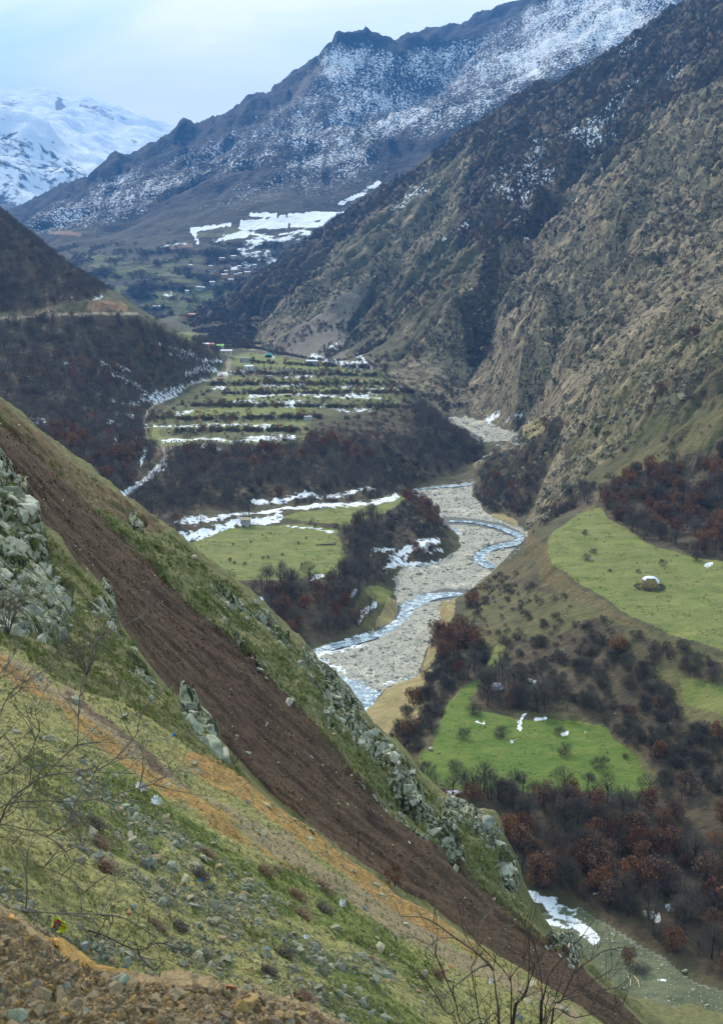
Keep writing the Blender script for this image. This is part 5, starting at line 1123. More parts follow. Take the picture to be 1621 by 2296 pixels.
def stream(pl, wids, lift=.05):
    P = []
    for u_, v_ in pl:
        Y = float(solve_Y(u_, v_, lambda q: zr(q) + lift)); a, r = ray(u_, v_); P.append((float(a) * Y, Y))
    P = np.array(P); d = np.r_[0, np.cumsum(np.hypot(*np.diff(P, axis=0).T))]; n = max(8, int(d[-1] / 1.2)); s_ = np.linspace(0, d[-1], n)
    def sm(q):
        q = np.interp(s_, d, q); k = min(9, n // 3) | 1
        return np.convolve(np.pad(q, k // 2, mode='edge'), np.ones(k) / k, 'valid')
    x, y = sm(P[:, 0]), sm(P[:, 1]); w_ = np.interp(s_, d, np.interp(np.arange(len(P)), np.linspace(0, len(P) - 1, len(wids)), wids))
    w_ = w_ * (1 + .25 * perlin(s_ / 7, s_ * 0 + .5, 141))
    tx_, ty_ = np.gradient(x), np.gradient(y); l = np.hypot(tx_, ty_) + 1e-6; nx, ny = -ty_ / l, tx_ / l
    K = 9; vs, fs = [], []
    for k in range(K):
        q = (k / (K - 1) - .5); edge = perlin(s_ / 3 + k * 7, s_ * 0 + k, 142) * (.5 if k in (0, K - 1) else 0)
        px, py = x + nx * (w_ * q + edge), y + ny * (w_ * q + edge); pz = zr(py) + lift + perlin(px / 1.3, py / 1.3, 143) * .07
        vs.append(np.stack([px, py, pz], 1))
    V = np.stack(vs, 1).reshape(-1, 3)
    for i in range(n - 1):
        for k in range(K - 1): fs.append((i * K + k, i * K + k + 1, (i + 1) * K + k + 1, (i + 1) * K + k))
    return V, fs
RV, RF = [], []
for pl, wd_ in ((W2X, (6, 7, 9, 10, 11, 10, 10, 10, 10, 11, 12, 14, 18, 22, 26)), (W2Y, (6, 6, 6, 7, 7, 6, 6, 5, 5)), (W2Z, (7, 8, 7)), (W2V, (7, 6, 7, 9, 8)), (W2S, (4, 7, 5)), (W2T, (3, 4, 5)), ([(720, 1512), (760, 1530), (800, 1548), (838, 1562)], (9, 13, 14, 9))):
    V, F_ = stream(pl, wd_); n0 = len(RV); RV += V.tolist(); RF += [tuple(q + n0 for q in f) for f in F_]
river = mesh_obj('river', RV, RF, mat_water, smooth=True); river['kind'] = 'structure'

# ------------------------------------------------------------------ stones
def hull_mesh(name, rng, n, sx, sy, sz, mat, chip=.0):
    bm = bmesh.new(); pts = rng.normal(0, 1, (n, 3)); pts /= np.linalg.norm(pts, axis=1, keepdims=True); pts *= rng.uniform(.8, 1.0, (n, 1)) * np.array([sx, sy, sz]) * .5
    for p in pts: bm.verts.new(p)
    r = bmesh.ops.convex_hull(bm, input=bm.verts); dead = [g for g in r['geom_interior'] if isinstance(g, bmesh.types.BMVert)]
    bmesh.ops.delete(bm, geom=dead, context='VERTS')
    me = bpy.data.meshes.new(name); bm.to_mesh(me); bm.free(); me.materials.append(mat); return me
mat_stone = mat_rand('stone', [(.26, .27, .20), (.20, .22, .17), (.31, .30, .19), (.16, .165, .14), (.31, .30, .20), (.40, .36, .22), (.24, .245, .17), (.36, .24, .12), (.31, .30, .20), (.13, .14, .125)], noise=(6, .75, 1.15), bump=(12, .02))
mat_clod = mat_rand('clod', [(.26, .195, .11), (.36, .26, .14), (.30, .24, .16), (.48, .31, .11), (.34, .32, .24), (.50, .29, .10), (.24, .185, .13), (.40, .31, .18)], noise=(9, .7, 1.2), bump=(16, .02))
mat_soilc = mat_rand('slide_clod', [(.045, .024, .015), (.075, .040, .024), (.10, .060, .038), (.06, .032, .02)], noise=(3, .7, 1.2))
mat_pebble = mat_rand('pale_pebble', [(.34, .29, .20), (.46, .41, .31), (.30, .22, .14), (.50, .46, .36)])
mat_gravel = mat_rand('river_stone', [(.38, .355, .29), (.52, .48, .39), (.30, .285, .24), (.58, .55, .47), (.44, .40, .31), (.24, .235, .21)], noise=(2, .8, 1.1))
mat_rockb = mat_rand('outcrop_rock', [(.42, .43, .30), (.50, .49, .36), (.33, .35, .24), (.54, .51, .38), (.36, .37, .29), (.25, .27, .21)], noise=(1.6, .35, 1.15), bump=(3.0, .14))
rs = np.random.default_rng(5)
V_ST = [hull_mesh('stone', rs, 13, 1.0, rs.uniform(.6, .95), rs.uniform(.3, .6), mat_stone) for _ in range(8)]
V_CL = [hull_mesh('clod', rs, 16, 1.0, rs.uniform(.7, 1), rs.uniform(.55, .85), mat_clod) for _ in range(8)]
V_SC = [hull_mesh('soil_clod', rs, 11, 1.0, .8, .6, mat_soilc) for _ in range(4)]
V_PB = [hull_mesh('pebble', rs, 11, 1.0, .75, .55, mat_pebble) for _ in range(4)]
V_GR = [hull_mesh('river_stone', rs, 16, 1.0, rs.uniform(.65, .95), rs.uniform(.45, .7), mat_gravel) for _ in range(6)]
def rock_mesh(rng):
    bm = bmesh.new(); n = 20; pts = rng.uniform(-1, 1, (n, 3)) * np.array([.5, .5, .5]); pts = np.sign(pts) * np.abs(pts) ** .75 * .64
    for p in pts: bm.verts.new(p)
    r = bmesh.ops.convex_hull(bm, input=bm.verts); bmesh.ops.delete(bm, geom=[g for g in r['geom_interior'] if isinstance(g, bmesh.types.BMVert)], context='VERTS')
    bmesh.ops.bevel(bm, geom=list(bm.edges), offset=.035, segments=1, affect='EDGES', clamp_overlap=True)
    [setattr(v, 'co', v.co * min(1.0, .85 / max(v.co.length, 1e-6))) for v in bm.verts]; me = bpy.data.meshes.new('rock'); bm.to_mesh(me); bm.free(); me.materials.append(mat_rockb); return me
V_RK = [rock_mesh(rs) for _ in range(10)]
def rand_uv(n, weights, box, rng):
    """n random points of the picture plane, thinned by the masks in weights"""
    U, V_ = [], []
    x0, y0, x1, y1 = box
    while sum(map(len, U)) < n:
        u_ = rng.uniform(x0, x1, n * 2); v_ = rng.uniform(y0, y1, n * 2); k = rng.uniform(0, 1, n * 2) < weights(u_, v_); U.append(u_[k]); V_.append(v_[k])
    return np.concatenate(U)[:n], np.concatenate(V_)[:n]
def scatter_parts(name, g, n, weights, box, pxf, meshes, parent, n_ind, label, flat=.25, sink=.25, ymin=0, ymax=1e9, aspect=(1, 1, 1), tilt=.35, stuff_name=None, mset=None, aspr=.25):
    rng = RNG
    u_, v_ = rand_uv(n, weights, box, rng); x, y, z_, ok = pickm(g, u_, v_)
    ok &= (y > ymin) & (y < ymax); u_, v_, x, y, z_ = [q[ok] for q in (u_, v_, x, y, z_)]
    n = len(x); px = pxf(rng.uniform(1e-4, 1, n)); s_ = px * y / FPX
    S_ = s_[:, None] * np.array(aspect) * rng.uniform(1 - aspr, 1 + aspr, (n, 3))
    R_ = np.stack([rng.normal(0, tilt, n), rng.normal(0, tilt, n) + .45 * (g is G1), rng.uniform(0, 6.28, n)], 1)
    zz = g.at(x / y, y) + s_ * flat - s_ * sink
    o = np.argsort(-px); ind = o[:n_ind]; rest_ = o[n_ind:]
    var = rng.integers(0, len(meshes), n); objs = []
    for i in ind:
        objs.append(link_mesh(name, meshes[var[i]], parent, (x[i], y[i], zz[i]), tuple(R_[i]), tuple(S_[i])))
    if stuff_name and len(rest_):
        src = [next((ob for ob in objs if ob.data == mm), objs[0]) for mm in meshes] if objs else mset
        stuff(stuff_name, src, np.stack([x, y, zz], 1)[rest_], S_[rest_], R_[rest_], var[rest_], label, 'stones')
    return objs
def W_(m, k=1.0, base=0.0): return lambda u_, v_: np.clip(samp(m, u_, v_) * k + base * 1.0, 0, 1)
mb_noise = lambda u_, v_, s=45, seed=150: sstep(-.35, .45, fbm((u_ * .84 + v_ * .54) / (s * 3.2), (-u_ * .54 + v_ * .84) / s, 4, seed))
scatter_parts('stone', G1, 27000, lambda u_, v_: samp(m_bank, u_, v_) * (1 - samp(m_mound, u_, v_)) * np.clip(.07 + samp(m_stone, u_, v_) * .9 - .02 * samp(m_orange, u_, v_), 0, 1) * (.15 + .85 * mb_noise(u_, v_)), (-20, 1450, 1420, 2310),
              lambda q: np.clip(3.4 * q ** (-1 / 2.25), 3.4, 46), V_ST, road_bank, 300, 'grey green angular scree stones on the road bank', ymin=5.6, ymax=33, stuff_name='scree_stones', tilt=.5)
scatter_parts('clod', G1, 8500, lambda u_, v_: samp(m_mound, u_, v_), (-20, 2040, 800, 2310), lambda q: np.clip(6.5 * q ** (-1 / 2.4), 6.5, 58), V_CL, road_bank, 280, 'loose brown and ochre clods of the roadside mound', ymax=6.3, stuff_name='soil_clods', tilt=.6, sink=.3)
scatter_parts('clod', G1, 3500, lambda u_, v_: samp(m_orange, u_, v_) * (1 - samp(m_mound, u_, v_)), (-20, 1450, 1300, 2290), lambda q: np.clip(2.8 * q ** (-1 / 2.6), 2.8, 12), V_CL, road_bank, 0, 'small ochre clods of the spoil bank', ymin=6.5, ymax=33, tilt=.6, sink=.25, stuff_name='ochre_clods', mset=[o for o in bpy.data.objects if o.name.startswith('clod')][:8])
soil_src = [link_mesh('soil_clod', mm, landslide, (float(q.x), float(q.y), float(q.z)), (0, 0, 1), (.5, .45, .4)) for mm, q in zip(V_SC, [G1.pick(u_, v_) for u_, v_ in ((420, 1460), (520, 1600), (640, 1740), (800, 1890))])]
scatter_parts('soil_clod', G1, 9000, lambda u_, v_: samp(m_slide, u_, v_) * (.3 + .7 * mb_noise(u_, v_, 22, 155)), (0, 940, 1440, 2300), lambda q: np.clip(3.2 * q ** (-1 / 3.2), 3.2, 11), V_SC, landslide, 0, 'dark brown clods on the landslide', ymin=55, stuff_name='landslide_clods', mset=soil_src)
scatter_parts('pebble', G1, 750, lambda u_, v_: samp(m_slide, u_, v_), (0, 940, 1440, 2300), lambda q: np.clip(2.0 * q ** (-1 / 2.6), 2.0, 13), V_PB, landslide, 60, 'pale pebbles caught on the dark landslide', ymin=55, stuff_name='landslide_pebbles')
scatter_parts('pebble', G1, 1500, lambda u_, v_: np.clip(samp(m_rib2, u_, v_) * .7 + samp(m_rib1, u_, v_) * .5, 0, 1), (0, 940, 1320, 2180), lambda q: np.clip(2.5 * q ** (-1 / 2.6), 2.5, 14), V_PB, hillside, 60, 'small pale stones on the grassy ribs', ymin=30, stuff_name='rib_pebbles')
# outcrop rocks of the two ribs
scatter_parts('rock', G1, 150, lambda u_, v_: samp(m_rock1, u_, v_), (-30, 1020, 500, 1700), lambda q: np.clip(25 * q ** (-1 / 2.2), 25, 95), V_RK, hillside, 150, '', ymin=28, ymax=70, sink=.42, flat=.25, aspect=(1.0, .8, .8), tilt=.4, aspr=.35)
scatter_parts('rock', G1, 150, lambda u_, v_: np.clip(samp(m_rock2, u_, v_) * 1.0, 0, 1), (280, 1150, 1320, 2180), lambda q: np.clip(13 * q ** (-1 / 2.2), 13, 54), V_RK, hillside, 150, '', ymin=80, sink=.40, flat=.25, aspect=(1.2, .8, .8), tilt=.45, aspr=.35)
# crags on the spur and the mountain
mat_crag = mat_rand('crag_rock', [(.13, .115, .070), (.25, .215, .135), (.18, .165, .105), (.30, .26, .165), (.21, .165, .10), (.15, .145, .105)], noise=(1.6, .5, 1.2), bump=(3.0, .14))
V_CR = []
for me_ in V_RK[:6]: c_ = me_.copy(); c_.materials.clear(); c_.materials.append(mat_crag); V_CR.append(c_)
crag_w = lambda u_, v_: sstep(-.25, .45, fbm((u_ * .8 - v_ * .6) / 90, (u_ * .6 + v_ * .8) / 30, 4, 210))
scatter_parts('rock', G2, 1700, lambda u_, v_: samp(m_sprock, u_, v_) * crag_w(u_, v_), (1090, 660, 1640, 1200), lambda q: np.clip(5.5 * q ** (-1 / 2.4), 5.5, 24), V_CR, H2O['rocky_spur'], 280, 'tan and grey crags of the rocky spur', ymin=500, ymax=860, stuff_name='spur_crags', sink=.42, tilt=.5, aspect=(1.3, .9, .8), aspr=.4)
scatter_parts('rock', G2, 3600, lambda u_, v_: samp(m_rockm, u_, v_) * crag_w(u_, v_), (560, 100, 1640, 980), lambda q: np.clip(4.2 * q ** (-1 / 2.6), 4.2, 17), V_CR, H2O['rocky_mountainside'], 280, 'tan and grey crags of the mountainside', ymin=860, stuff_name='mountain_crags', sink=.42, tilt=.5, aspect=(1.3, .9, .9), aspr=.4)
# river stones
scatter_parts('river_stone', G2, 9000, lambda u_, v_: samp(m_bed1, u_, v_) * (1 - np.clip(samp(m_water, u_, v_) * 1.6, 0, .97)) * (.3 + .7 * sstep(-.4, .4, fbm(u_ / 30, v_ / 12, 3, 160))), (660, 930, 1200, 1620), lambda q: np.clip(2.4 * q ** (-1 / 2.8), 2.4, 17), V_GR, H2O['river_bed'], 300, 'pale rounded stones of the braided river bed', ymin=300, stuff_name='river_gravel', sink=.2)
scatter_parts('river_stone', G2, 700, lambda u_, v_: samp(m_bed, u_, v_) * (v_ > 2040), (1230, 2060, 1640, 2310), lambda q: np.clip(2.6 * q ** (-1 / 2.4), 2.6, 14), V_GR, H2O['river_bed'], 0, 'pale stones on the grassy flat below the slide', ymin=190, ymax=300, stuff_name='flat_gravel', mset=[o for o in bpy.data.objects if o.name.startswith('river_stone')][:6])
scatter_parts('boulder', G2, 420, lambda u_, v_: np.clip(samp(m_edge, u_, v_) * .9 + .25 * samp(SHRUBM, u_, v_) * (u_ > 1050) * (v_ > 1300) * (v_ < 1640), 0, 1), (1050, 1180, 1640, 1640), lambda q: np.clip(2.6 * q ** (-1 / 2.6), 2.6, 9), V_ST, H2O['valley_floor'], 80, 'small grey boulders on the brown slope', ymin=280, ymax=600, stuff_name='slope_stones')
print('stones', time.time() - T0)

# ------------------------------------------------------------------ grass and weeds
mat_grass = mat_rand('grass_blades', [(.10, .15, .030), (.16, .20, .048), (.23, .21, .09), (.125, .175, .036), (.28, .24, .12)])
mat_weed = mat_rand('dry_stalks', [(.11, .075, .045), (.085, .06, .042), (.15, .085, .045)])
def tuft_mesh(name, rng, n, h, spread, wd_, mat, lean=.5):
    mb = MB()
    for _ in range(n):
        az = rng.uniform(0, 6.28); ln_ = rng.uniform(.1, lean); b0 = Vector((rng.normal(0, spread * .4), rng.normal(0, spread * .4), -.05)); hh = h * rng.uniform(.5, 1.1)
        d = Vector((math.cos(az), math.sin(az), 0)); s_ = Vector((-d.y, d.x, 0)) * wd_
        m_ = b0 + d * ln_ * hh * .35 + Vector((0, 0, hh * .6)); t_ = b0 + d * ln_ * hh + Vector((0, 0, hh * .9))
        mb.add([b0 - s_, b0 + s_, m_ + s_ * .7, m_ - s_ * .7, t_], [(0, 1, 2, 3), (3, 2, 4)])
    return mb.mesh(name, mat)
V_TF = [tuft_mesh('grass_tuft', rs, 26, .9, .45, .030, mat_grass, 1.1) for _ in range(5)]
gp = [G1.pick(u_, v_) for u_, v_ in ((470, 1330), (560, 1410), (300, 1450), (660, 1510), (380, 1560))]
gsrc = [link_mesh('grass_tuft', mm, hillside, (q.x, q.y, q.z), (0, .3, k), (.5,) * 3) for k, (mm, q) in enumerate(zip(V_TF, gp))]
scatter_parts('grass_tuft', G1, 7500, lambda u_, v_: np.clip(samp(m_rib2, u_, v_) * .9 + samp(m_rib1, u_, v_), 0, 1) * (1 - np.clip(samp(m_rock1, u_, v_) * .75 + samp(m_rock2, u_, v_) * .85 + samp(m_soil2, u_, v_) * .85, 0, .97)) * (.2 + .8 * mb_noise(u_, v_, 26, 165)), (0, 930, 1320, 2180), lambda q: np.clip(6 * q ** (-1 / 3.5), 6, 17), V_TF, hillside, 0, 'rough grass on the two hillside ribs', ymin=28, flat=0, sink=.05, tilt=.2, stuff_name='rib_grass', mset=gsrc)
scatter_parts('grass_tuft', G1, 8000, lambda u_, v_: samp(m_bank, u_, v_) * (1 - samp(m_mound, u_, v_)) * np.clip(samp(m_green1, u_, v_) + .18 - samp(m_orange, u_, v_) * .2, 0, 1) * (.2 + .8 * mb_noise(u_, v_, 30, 166)), (-20, 1500, 1400, 2310), lambda q: np.clip(4.5 * q ** (-1 / 3.3), 4.5, 13), V_TF, hillside, 0, 'thin green grass on the road bank', ymin=6, ymax=33, flat=0, sink=.05, tilt=.2, stuff_name='bank_grass', mset=gsrc)
scatter_parts('grass_tuft', G2, 2600, lambda u_, v_: samp(m_mead, u_, v_) * (.15 + .85 * sstep(-.2, .5, fbm(u_ / 60, v_ / 30, 3, 180))), (380, 1100, 1640, 1790), lambda q: np.clip(1.6 * q ** (-1 / 2.6), 1.6, 5), V_TF, hillside, 0, 'coarse tussocks in the green meadows', ymin=280, ymax=700, flat=0, sink=.05, tilt=.2, stuff_name='meadow_tussocks', mset=gsrc, aspect=(1.6, 1.6, .9))
print('grass', time.time() - T0)
# ------------------------------------------------------------------ houses
M_ = {}
def pm_(name, c, **k):
    if name not in M_: M_[name] = mat_plain(name, c, **k)
    return M_[name]
cream = pm_('cream_plaster', (.55, .47, .33), var=.08); mud = pm_('mud_plaster', (.40, .26, .15), var=.2); block = pm_('concrete_block', (.33, .33, .31), var=.15); whitew = pm_('white_wall', (.55, .54, .50), var=.1)
tin = pm_('snowy_tin_roof', (.56, .59, .64), rough=.5, var=.06); teal = pm_('teal_tin_roof', (.03, .26, .23), rough=.45, var=.1); green = pm_('green_tin_roof', (.16, .50, .05), rough=.5, var=.1); red = pm_('red_tin_roof', (.45, .12, .11), rough=.5, var=.1)
bluet = pm_('blue_tin_roof', (.22, .36, .55), rough=.5, var=.1); dark = pm_('dark_opening', (.02, .022, .026), rough=.4); glass = pm_('window_glass', (.05, .07, .09), rough=.15, spec=.6, var=.1); wood = pm_('weathered_wood', (.20, .15, .10), var=.3); thatch = pm_('straw_boards', (.42, .34, .20), var=.2); brick_ = pm_('brick_wall', (.36, .16, .10), var=.2)
def ground(u_, v_, far=False):
    g = G3 if far else G2
    p = g.pick(u_, v_, 2170 if far else 0); return p
def house(name, u_, v_, w_px, h_m, d_m, roof, rmat, wmat, label, cat='house', yaw=0.0, windows=2, door=True, group=None, far=False, overhang=.35, pitch=.25, sc_px=None):
    p = ground(u_, v_, far)
    if p is None: print('no ground for', label); return None
    W_m = w_px * p.y / FPX; h_m = h_m * (1.45 if not far and p.y > 1000 else 1.2)
    e = empty(name, (p.x, p.y, p.z - .1), yaw); tag(e, label, cat, group)
    hw, hd = W_m / 2, d_m / 2
    b = MB(); b.box(-hw, hw, -hd, hd, -1.5, h_m); b.build('wall', wmat, e)
    r = MB(); oh = overhang; rz_ = h_m + .02; th_ = .14
    if roof == 'gable':
        rise = d_m * pitch
        for sgn in (-1, 1):
            y0 = sgn * (hd + oh); z0 = rz_ - oh * 2 * pitch
            r.add([(-hw - oh, y0, z0), (hw + oh, y0, z0), (hw + oh, 0, rz_ + rise), (-hw - oh, 0, rz_ + rise), (-hw - oh, y0, z0 + th_), (hw + oh, y0, z0 + th_), (hw + oh, 0, rz_ + rise + th_), (-hw - oh, 0, rz_ + rise + th_)],
                  [(0, 1, 2, 3), (4, 5, 6, 7), (0, 1, 5, 4), (1, 2, 6, 5), (3, 0, 4, 7)])
        g_ = MB()
        for sx in (-1, 1): g_.add([(sx * hw, -hd, rz_ - .02), (sx * hw, hd, rz_ - .02), (sx * hw, 0, rz_ + rise)], [(0, 1, 2)])
        g_.build('gable', wmat, e)
    elif roof == 'hip':
        rise = d_m * pitch * 1.3
        r.add([(-hw - oh, -hd - oh, rz_), (hw + oh, -hd - oh, rz_), (hw + oh, hd + oh, rz_), (-hw - oh, hd + oh, rz_), (-hw * .12, 0, rz_ + rise), (hw * .12, 0, rz_ + rise)], [(0, 1, 5, 4), (1, 2, 5), (2, 3, 4, 5), (3, 0, 4), (3, 2, 1, 0)])
    else:
        ri = pitch * d_m
        r.add([(-hw - oh, -hd - oh, rz_), (hw + oh, -hd - oh, rz_), (hw + oh, hd + oh, rz_ + ri), (-hw - oh, hd + oh, rz_ + ri), (-hw - oh, -hd - oh, rz_ + th_), (hw + oh, -hd - oh, rz_ + th_), (hw + oh, hd + oh, rz_ + ri + th_), (-hw - oh, hd + oh, rz_ + ri + th_)],
              [(3, 2, 1, 0), (4, 5, 6, 7), (0, 1, 5, 4), (1, 2, 6, 5), (2, 3, 7, 6), (3, 0, 4, 7)])
    if roof: r.build('roof', rmat, e)
    for k in range(windows):
        cx_ = -hw + W_m * (k + .75) / (windows + .5); ww, wh = min(1.3, W_m * .13), h_m * .36
        f = MB(); f.box(cx_ - ww * .6, cx_ + ww * .6, -hd - .05, -hd + .02, h_m * .42 - .08, h_m * .42 + wh + .08); fo = f.build('window', whitew if wmat is not whitew else wood, e)
        g_ = MB(); g_.box(cx_ - ww * .5, cx_ + ww * .5, -hd - .07, -hd - .03, h_m * .42, h_m * .42 + wh); g_.build('pane', glass, fo)
    if door:
        g_ = MB(); g_.box(-hw + W_m * .06, -hw + W_m * .06 + min(1.2, W_m * .16), -hd - .06, -hd + .02, 0, h_m * .72); g_.build('door', wood if wmat is not mud else dark, e)
    return e
GV = 'houses at the head of the terraced fields'
house('house', 508, 797, 25, 3.6, 7, 'shed', tin, cream, 'cream house with white roof and two dark windows at head of terraced fields', windows=2, door=False, group=GV, pitch=.12, yaw=.05)
e = None
p = ground(603, 801); e = empty('pavilion', (p.x, p.y, p.z), .1); tag(e, 'open pavilion with teal pyramid roof at foot of the scree cone', 'pavilion')
hw = 20 * p.y / FPX / 2; r = MB(); r.add([(-hw, -hw * .8, 2.6), (hw, -hw * .8, 2.6), (hw, hw * .8, 2.6), (-hw, hw * .8, 2.6), (0, 0, 5.4)], [(0, 1, 4), (1, 2, 4), (2, 3, 4), (3, 0, 4), (3, 2, 1, 0)]); r.build('roof', teal, e)
for sx in (-1, 1):
    for sy in (-1, 1): b = MB(); b.box(sx * hw * .85 - .15, sx * hw * .85 + .15, sy * hw * .65 - .15, sy * hw * .65 + .15, -.8, 2.65); b.build('post', wood, e)
b = MB(); b.box(-hw * .7, hw * .7, -hw * .3, hw * .5, -.8, 2.2); b.build('wall', dark, e)
house('hut', 549, 812, 20, 3.0, 5, 'shed', block, block, 'grey concrete block hut with flat roof below the cream house', 'hut', windows=0, group=GV, pitch=.03, overhang=.05)
house('house', 559, 831, 18, 3.0, 5, 'shed', tin, whitew, 'small white house with white tin roof between low grey walls', windows=1, group=GV, pitch=.16)
house('house', 699, 819, 24, 3.0, 6, 'shed', tin, block, 'grey house with white tin roof under the scree at the far right of the terraces', windows=1, group=GV, pitch=.15)
house('hut', 691, 944, 18, 2.6, 4, 'shed', block, block, 'pale grey block hut at the right end of the green terrace', 'hut', windows=0, door=False, pitch=.03, overhang=.0)
house('hut', 604, 850, 13, 2.2, 4, 'shed', block, block, 'small grey block shelter on the upper terrace strip', 'hut', windows=0, door=True, pitch=.03, overhang=.0)
house('shed', 646, 890, 15, 1.7, 3, 'shed', thatch, wood, 'low brown timber shed in the snowy hedge between terraces', 'shed', windows=0, door=False, pitch=.1)
house('house', 462, 781, 13, 3.0, 6, 'shed', tin, mud, 'low house with white roof at the foot of the wooded hill', windows=1, group=GV, pitch=.12)
house('house', 493, 783, 18, 3.0, 6, 'gable', green, whitew, 'house with bright green roof behind the cream house', windows=1, group=GV)
house('house', 475, 780, 12, 2.8, 5, 'gable', red, brick_, 'house with orange red roof beside the bright green one', windows=1, group=GV)
house('barn', 431, 710, 15, 2.6, 9, 'gable', red, brick_, 'long low barn with pink red roof in the far green fields', 'barn', windows=2)
p = ground(410, 711); e = empty('tent', (p.x, p.y, p.z), 0); tag(e, 'small bright red tent beside the long red roofed barn', 'tent')
r = MB(); r.add([(-2.2, -2, 0), (2.2, -2, 0), (2.2, 2, 0), (-2.2, 2, 0), (0, 0, 2.6)], [(0, 1, 4), (1, 2, 4), (2, 3, 4), (3, 0, 4)]); r.build('canopy', pm_('red_canvas', (.6, .03, .03), var=.05), e)
b = MB(); b.tube([(0, 0, -.2), (0, 0, 2.7)], [.06, .05], 5); b.build('pole', wood, e)
# hut in the snow by the big green field
house('hut', 551, 1176, 18, 2.1, 3.2, 'shed', thatch, block, 'small grey hut with tan board roof in the snow by the big green field', 'hut', windows=1, pitch=.2, overhang=.3, yaw=-.25)
def block_wall(u0, v0, u1, v1, h_, label, group='low grey block walls on the terraces', mat=block):
    p, q = ground(u0, v0), ground(u1, v1); d = (q - p); n = max(2, int(d.length / 1.6)); e = empty('block_wall', p); tag(e, label, 'wall', group)
    ang = math.atan2(d.y, d.x); step = d.length / n
    for k in range(n):
        c = p + d * ((k + .5) / n); b = MB(); b.box(-step / 2 + .02, step / 2 - .02, -.15, .15, -1.2, h_ + .08 * math.sin(k * 2.1)); o = b.build('panel', mat, e)
        o.location = (c.x - p.x, c.y - p.y, c.z - p.z); o.rotation_euler = (0, 0, ang)
    return e
block_wall(631, 833, 660, 833, 2.0, 'long low grey block wall standing alone left of the scree')
block_wall(541, 832, 550, 832, 1.8, 'short grey wall left of the small white house')
block_wall(568, 832, 580, 832, 1.8, 'short grey wall right of the small white house')
block_wall(738, 831, 756, 831, 2.0, 'pale low wall below the scree right of the grey house')
# far village on the slope
vill = [(510, 118, 75, tin, mud, 'tan house with pale tin roof, topmost on its left'), (320, 137, 55, thatch, mud, 'small yellowish house standing apart at the upper left'), (637, 97, 70, tin, block, 'grey house with snowy roof, highest in the village'), (577, 190, 58, mud, mud, 'flat roofed brown mud house near the top'),
        (392, 206, 58, bluet, mud, 'mud house with blue tin roof at the left'), (335, 235, 55, thatch, mud, 'flat tan house below and left of the blue roof'), (508, 212, 55, mud, mud, 'tan flat roofed house in the middle of the village'), (638, 248, 70, tin, mud, 'tan house with grey gable roof in the middle right'),
        (456, 270, 66, mud, brick_, 'orange brick house with dark windows'), (862, 192, 60, tin, block, 'house with pale roof at the upper right edge'), (660, 297, 60, bluet, mud, 'low house with bright blue roof'), (785, 272, 78, tin, mud, 'wide brown house with pale roof at the right'),
        (540, 298, 86, tin, mud, 'long low house with snowy roof'), (606, 352, 78, tin, mud, 'brown house with bluish gable roof at lower right'), (560, 252, 55, tin, mud, 'house with snowy flat roof in the crowded centre'), (406, 380, 72, tin, block, 'grey house with white gable roof at lower left'),
        (262, 434, 58, tin, block, 'left one of two joined grey houses below the village'), (309, 432, 46, tin, block, 'right one of two joined grey houses below the village'), (135, 468, 48, tin, block, 'small grey house with pale roof, lowest and leftmost'), (545, 378, 58, thatch, mud, 'low tan mud building at the bottom of the village'),
        (705, 278, 48, tin, mud, 'small snowy roofed house right of centre'), (172, 190, 48, tin, block, 'lone shed with snowy roof far left'), (700, 200, 50, tin, mud, 'brown house with snow on its roof below the big snow patch')]
for zx, zy, w_, rm, wm_, lb in vill:
    house('village_house', 392.5 + zx * .2075, 560.7 + zy * .2075, w_ * .2075 * .8, 5.6 if w_ > 56 else 4.6, 7, 'gable' if rm in (tin, bluet) else 'shed', rm, wm_, lb + ', in far village' if len(lb.split()) < 13 else lb, 'house', windows=2, door=False, group='houses of the far village', far=True, pitch=.16 if rm in (tin, bluet) else .03, yaw=(zx % 7 - 3) * .07)
house('village_house', 352, 691, 16, 3.2, 8, 'gable', tin, block, 'long grey house with snowy roof alone in the far lower fields', 'house', windows=2, door=False, group='houses of the far village', far=True, pitch=.16)
# ------------------------------------------------------------------ power poles along the mountain road
polem = pm_('pole_wood', (.30, .24, .18), var=.15); wirem = pm_('wire', (.03, .03, .03))
poles = []
for k, (u_, vt, vb, lb) in enumerate(((1, 681, 711, 'wooden power pole at the left edge of the photo beside the mountain road'), (119, 678, 706, 'wooden power pole in front of the red road cut, second from left'), (201, 671, 702, 'wooden power pole before the grey part of the road cut'), (312, 675, 704, 'taller of two wooden power poles at the bend of the mountain road'), (316, 684, 704, 'shorter of two wooden power poles at the bend of the mountain road'))):
    a, r = ray(u_, vb); Y_ = 935 + (u_ / 310) * 26; x_ = float(a) * Y_; zb = float(G2.zxy(x_, Y_)); h_ = (vb - vt) * Y_ / FPX
    e = empty('power_pole', (x_, Y_, zb)); tag(e, lb, 'power pole', 'power poles along the mountain road')
    b = MB(); b.tube([(0, 0, -1), (0, 0, h_)], [.24, .16], 6); b.build('pole', polem, e)
    b = MB(); b.box(-.9, .9, -.07, .07, h_ - .8, h_ - .62); b.build('crossarm', polem, e)
    for sx in (-.8, 0, .8):
        b = MB(); b.tube([(sx, 0, h_ - .62), (sx, 0, h_ - .3)], [.09, .05], 5); b.build('insulator', whitew, e)
    poles.append(Vector((x_, Y_, zb + h_ - .35)))
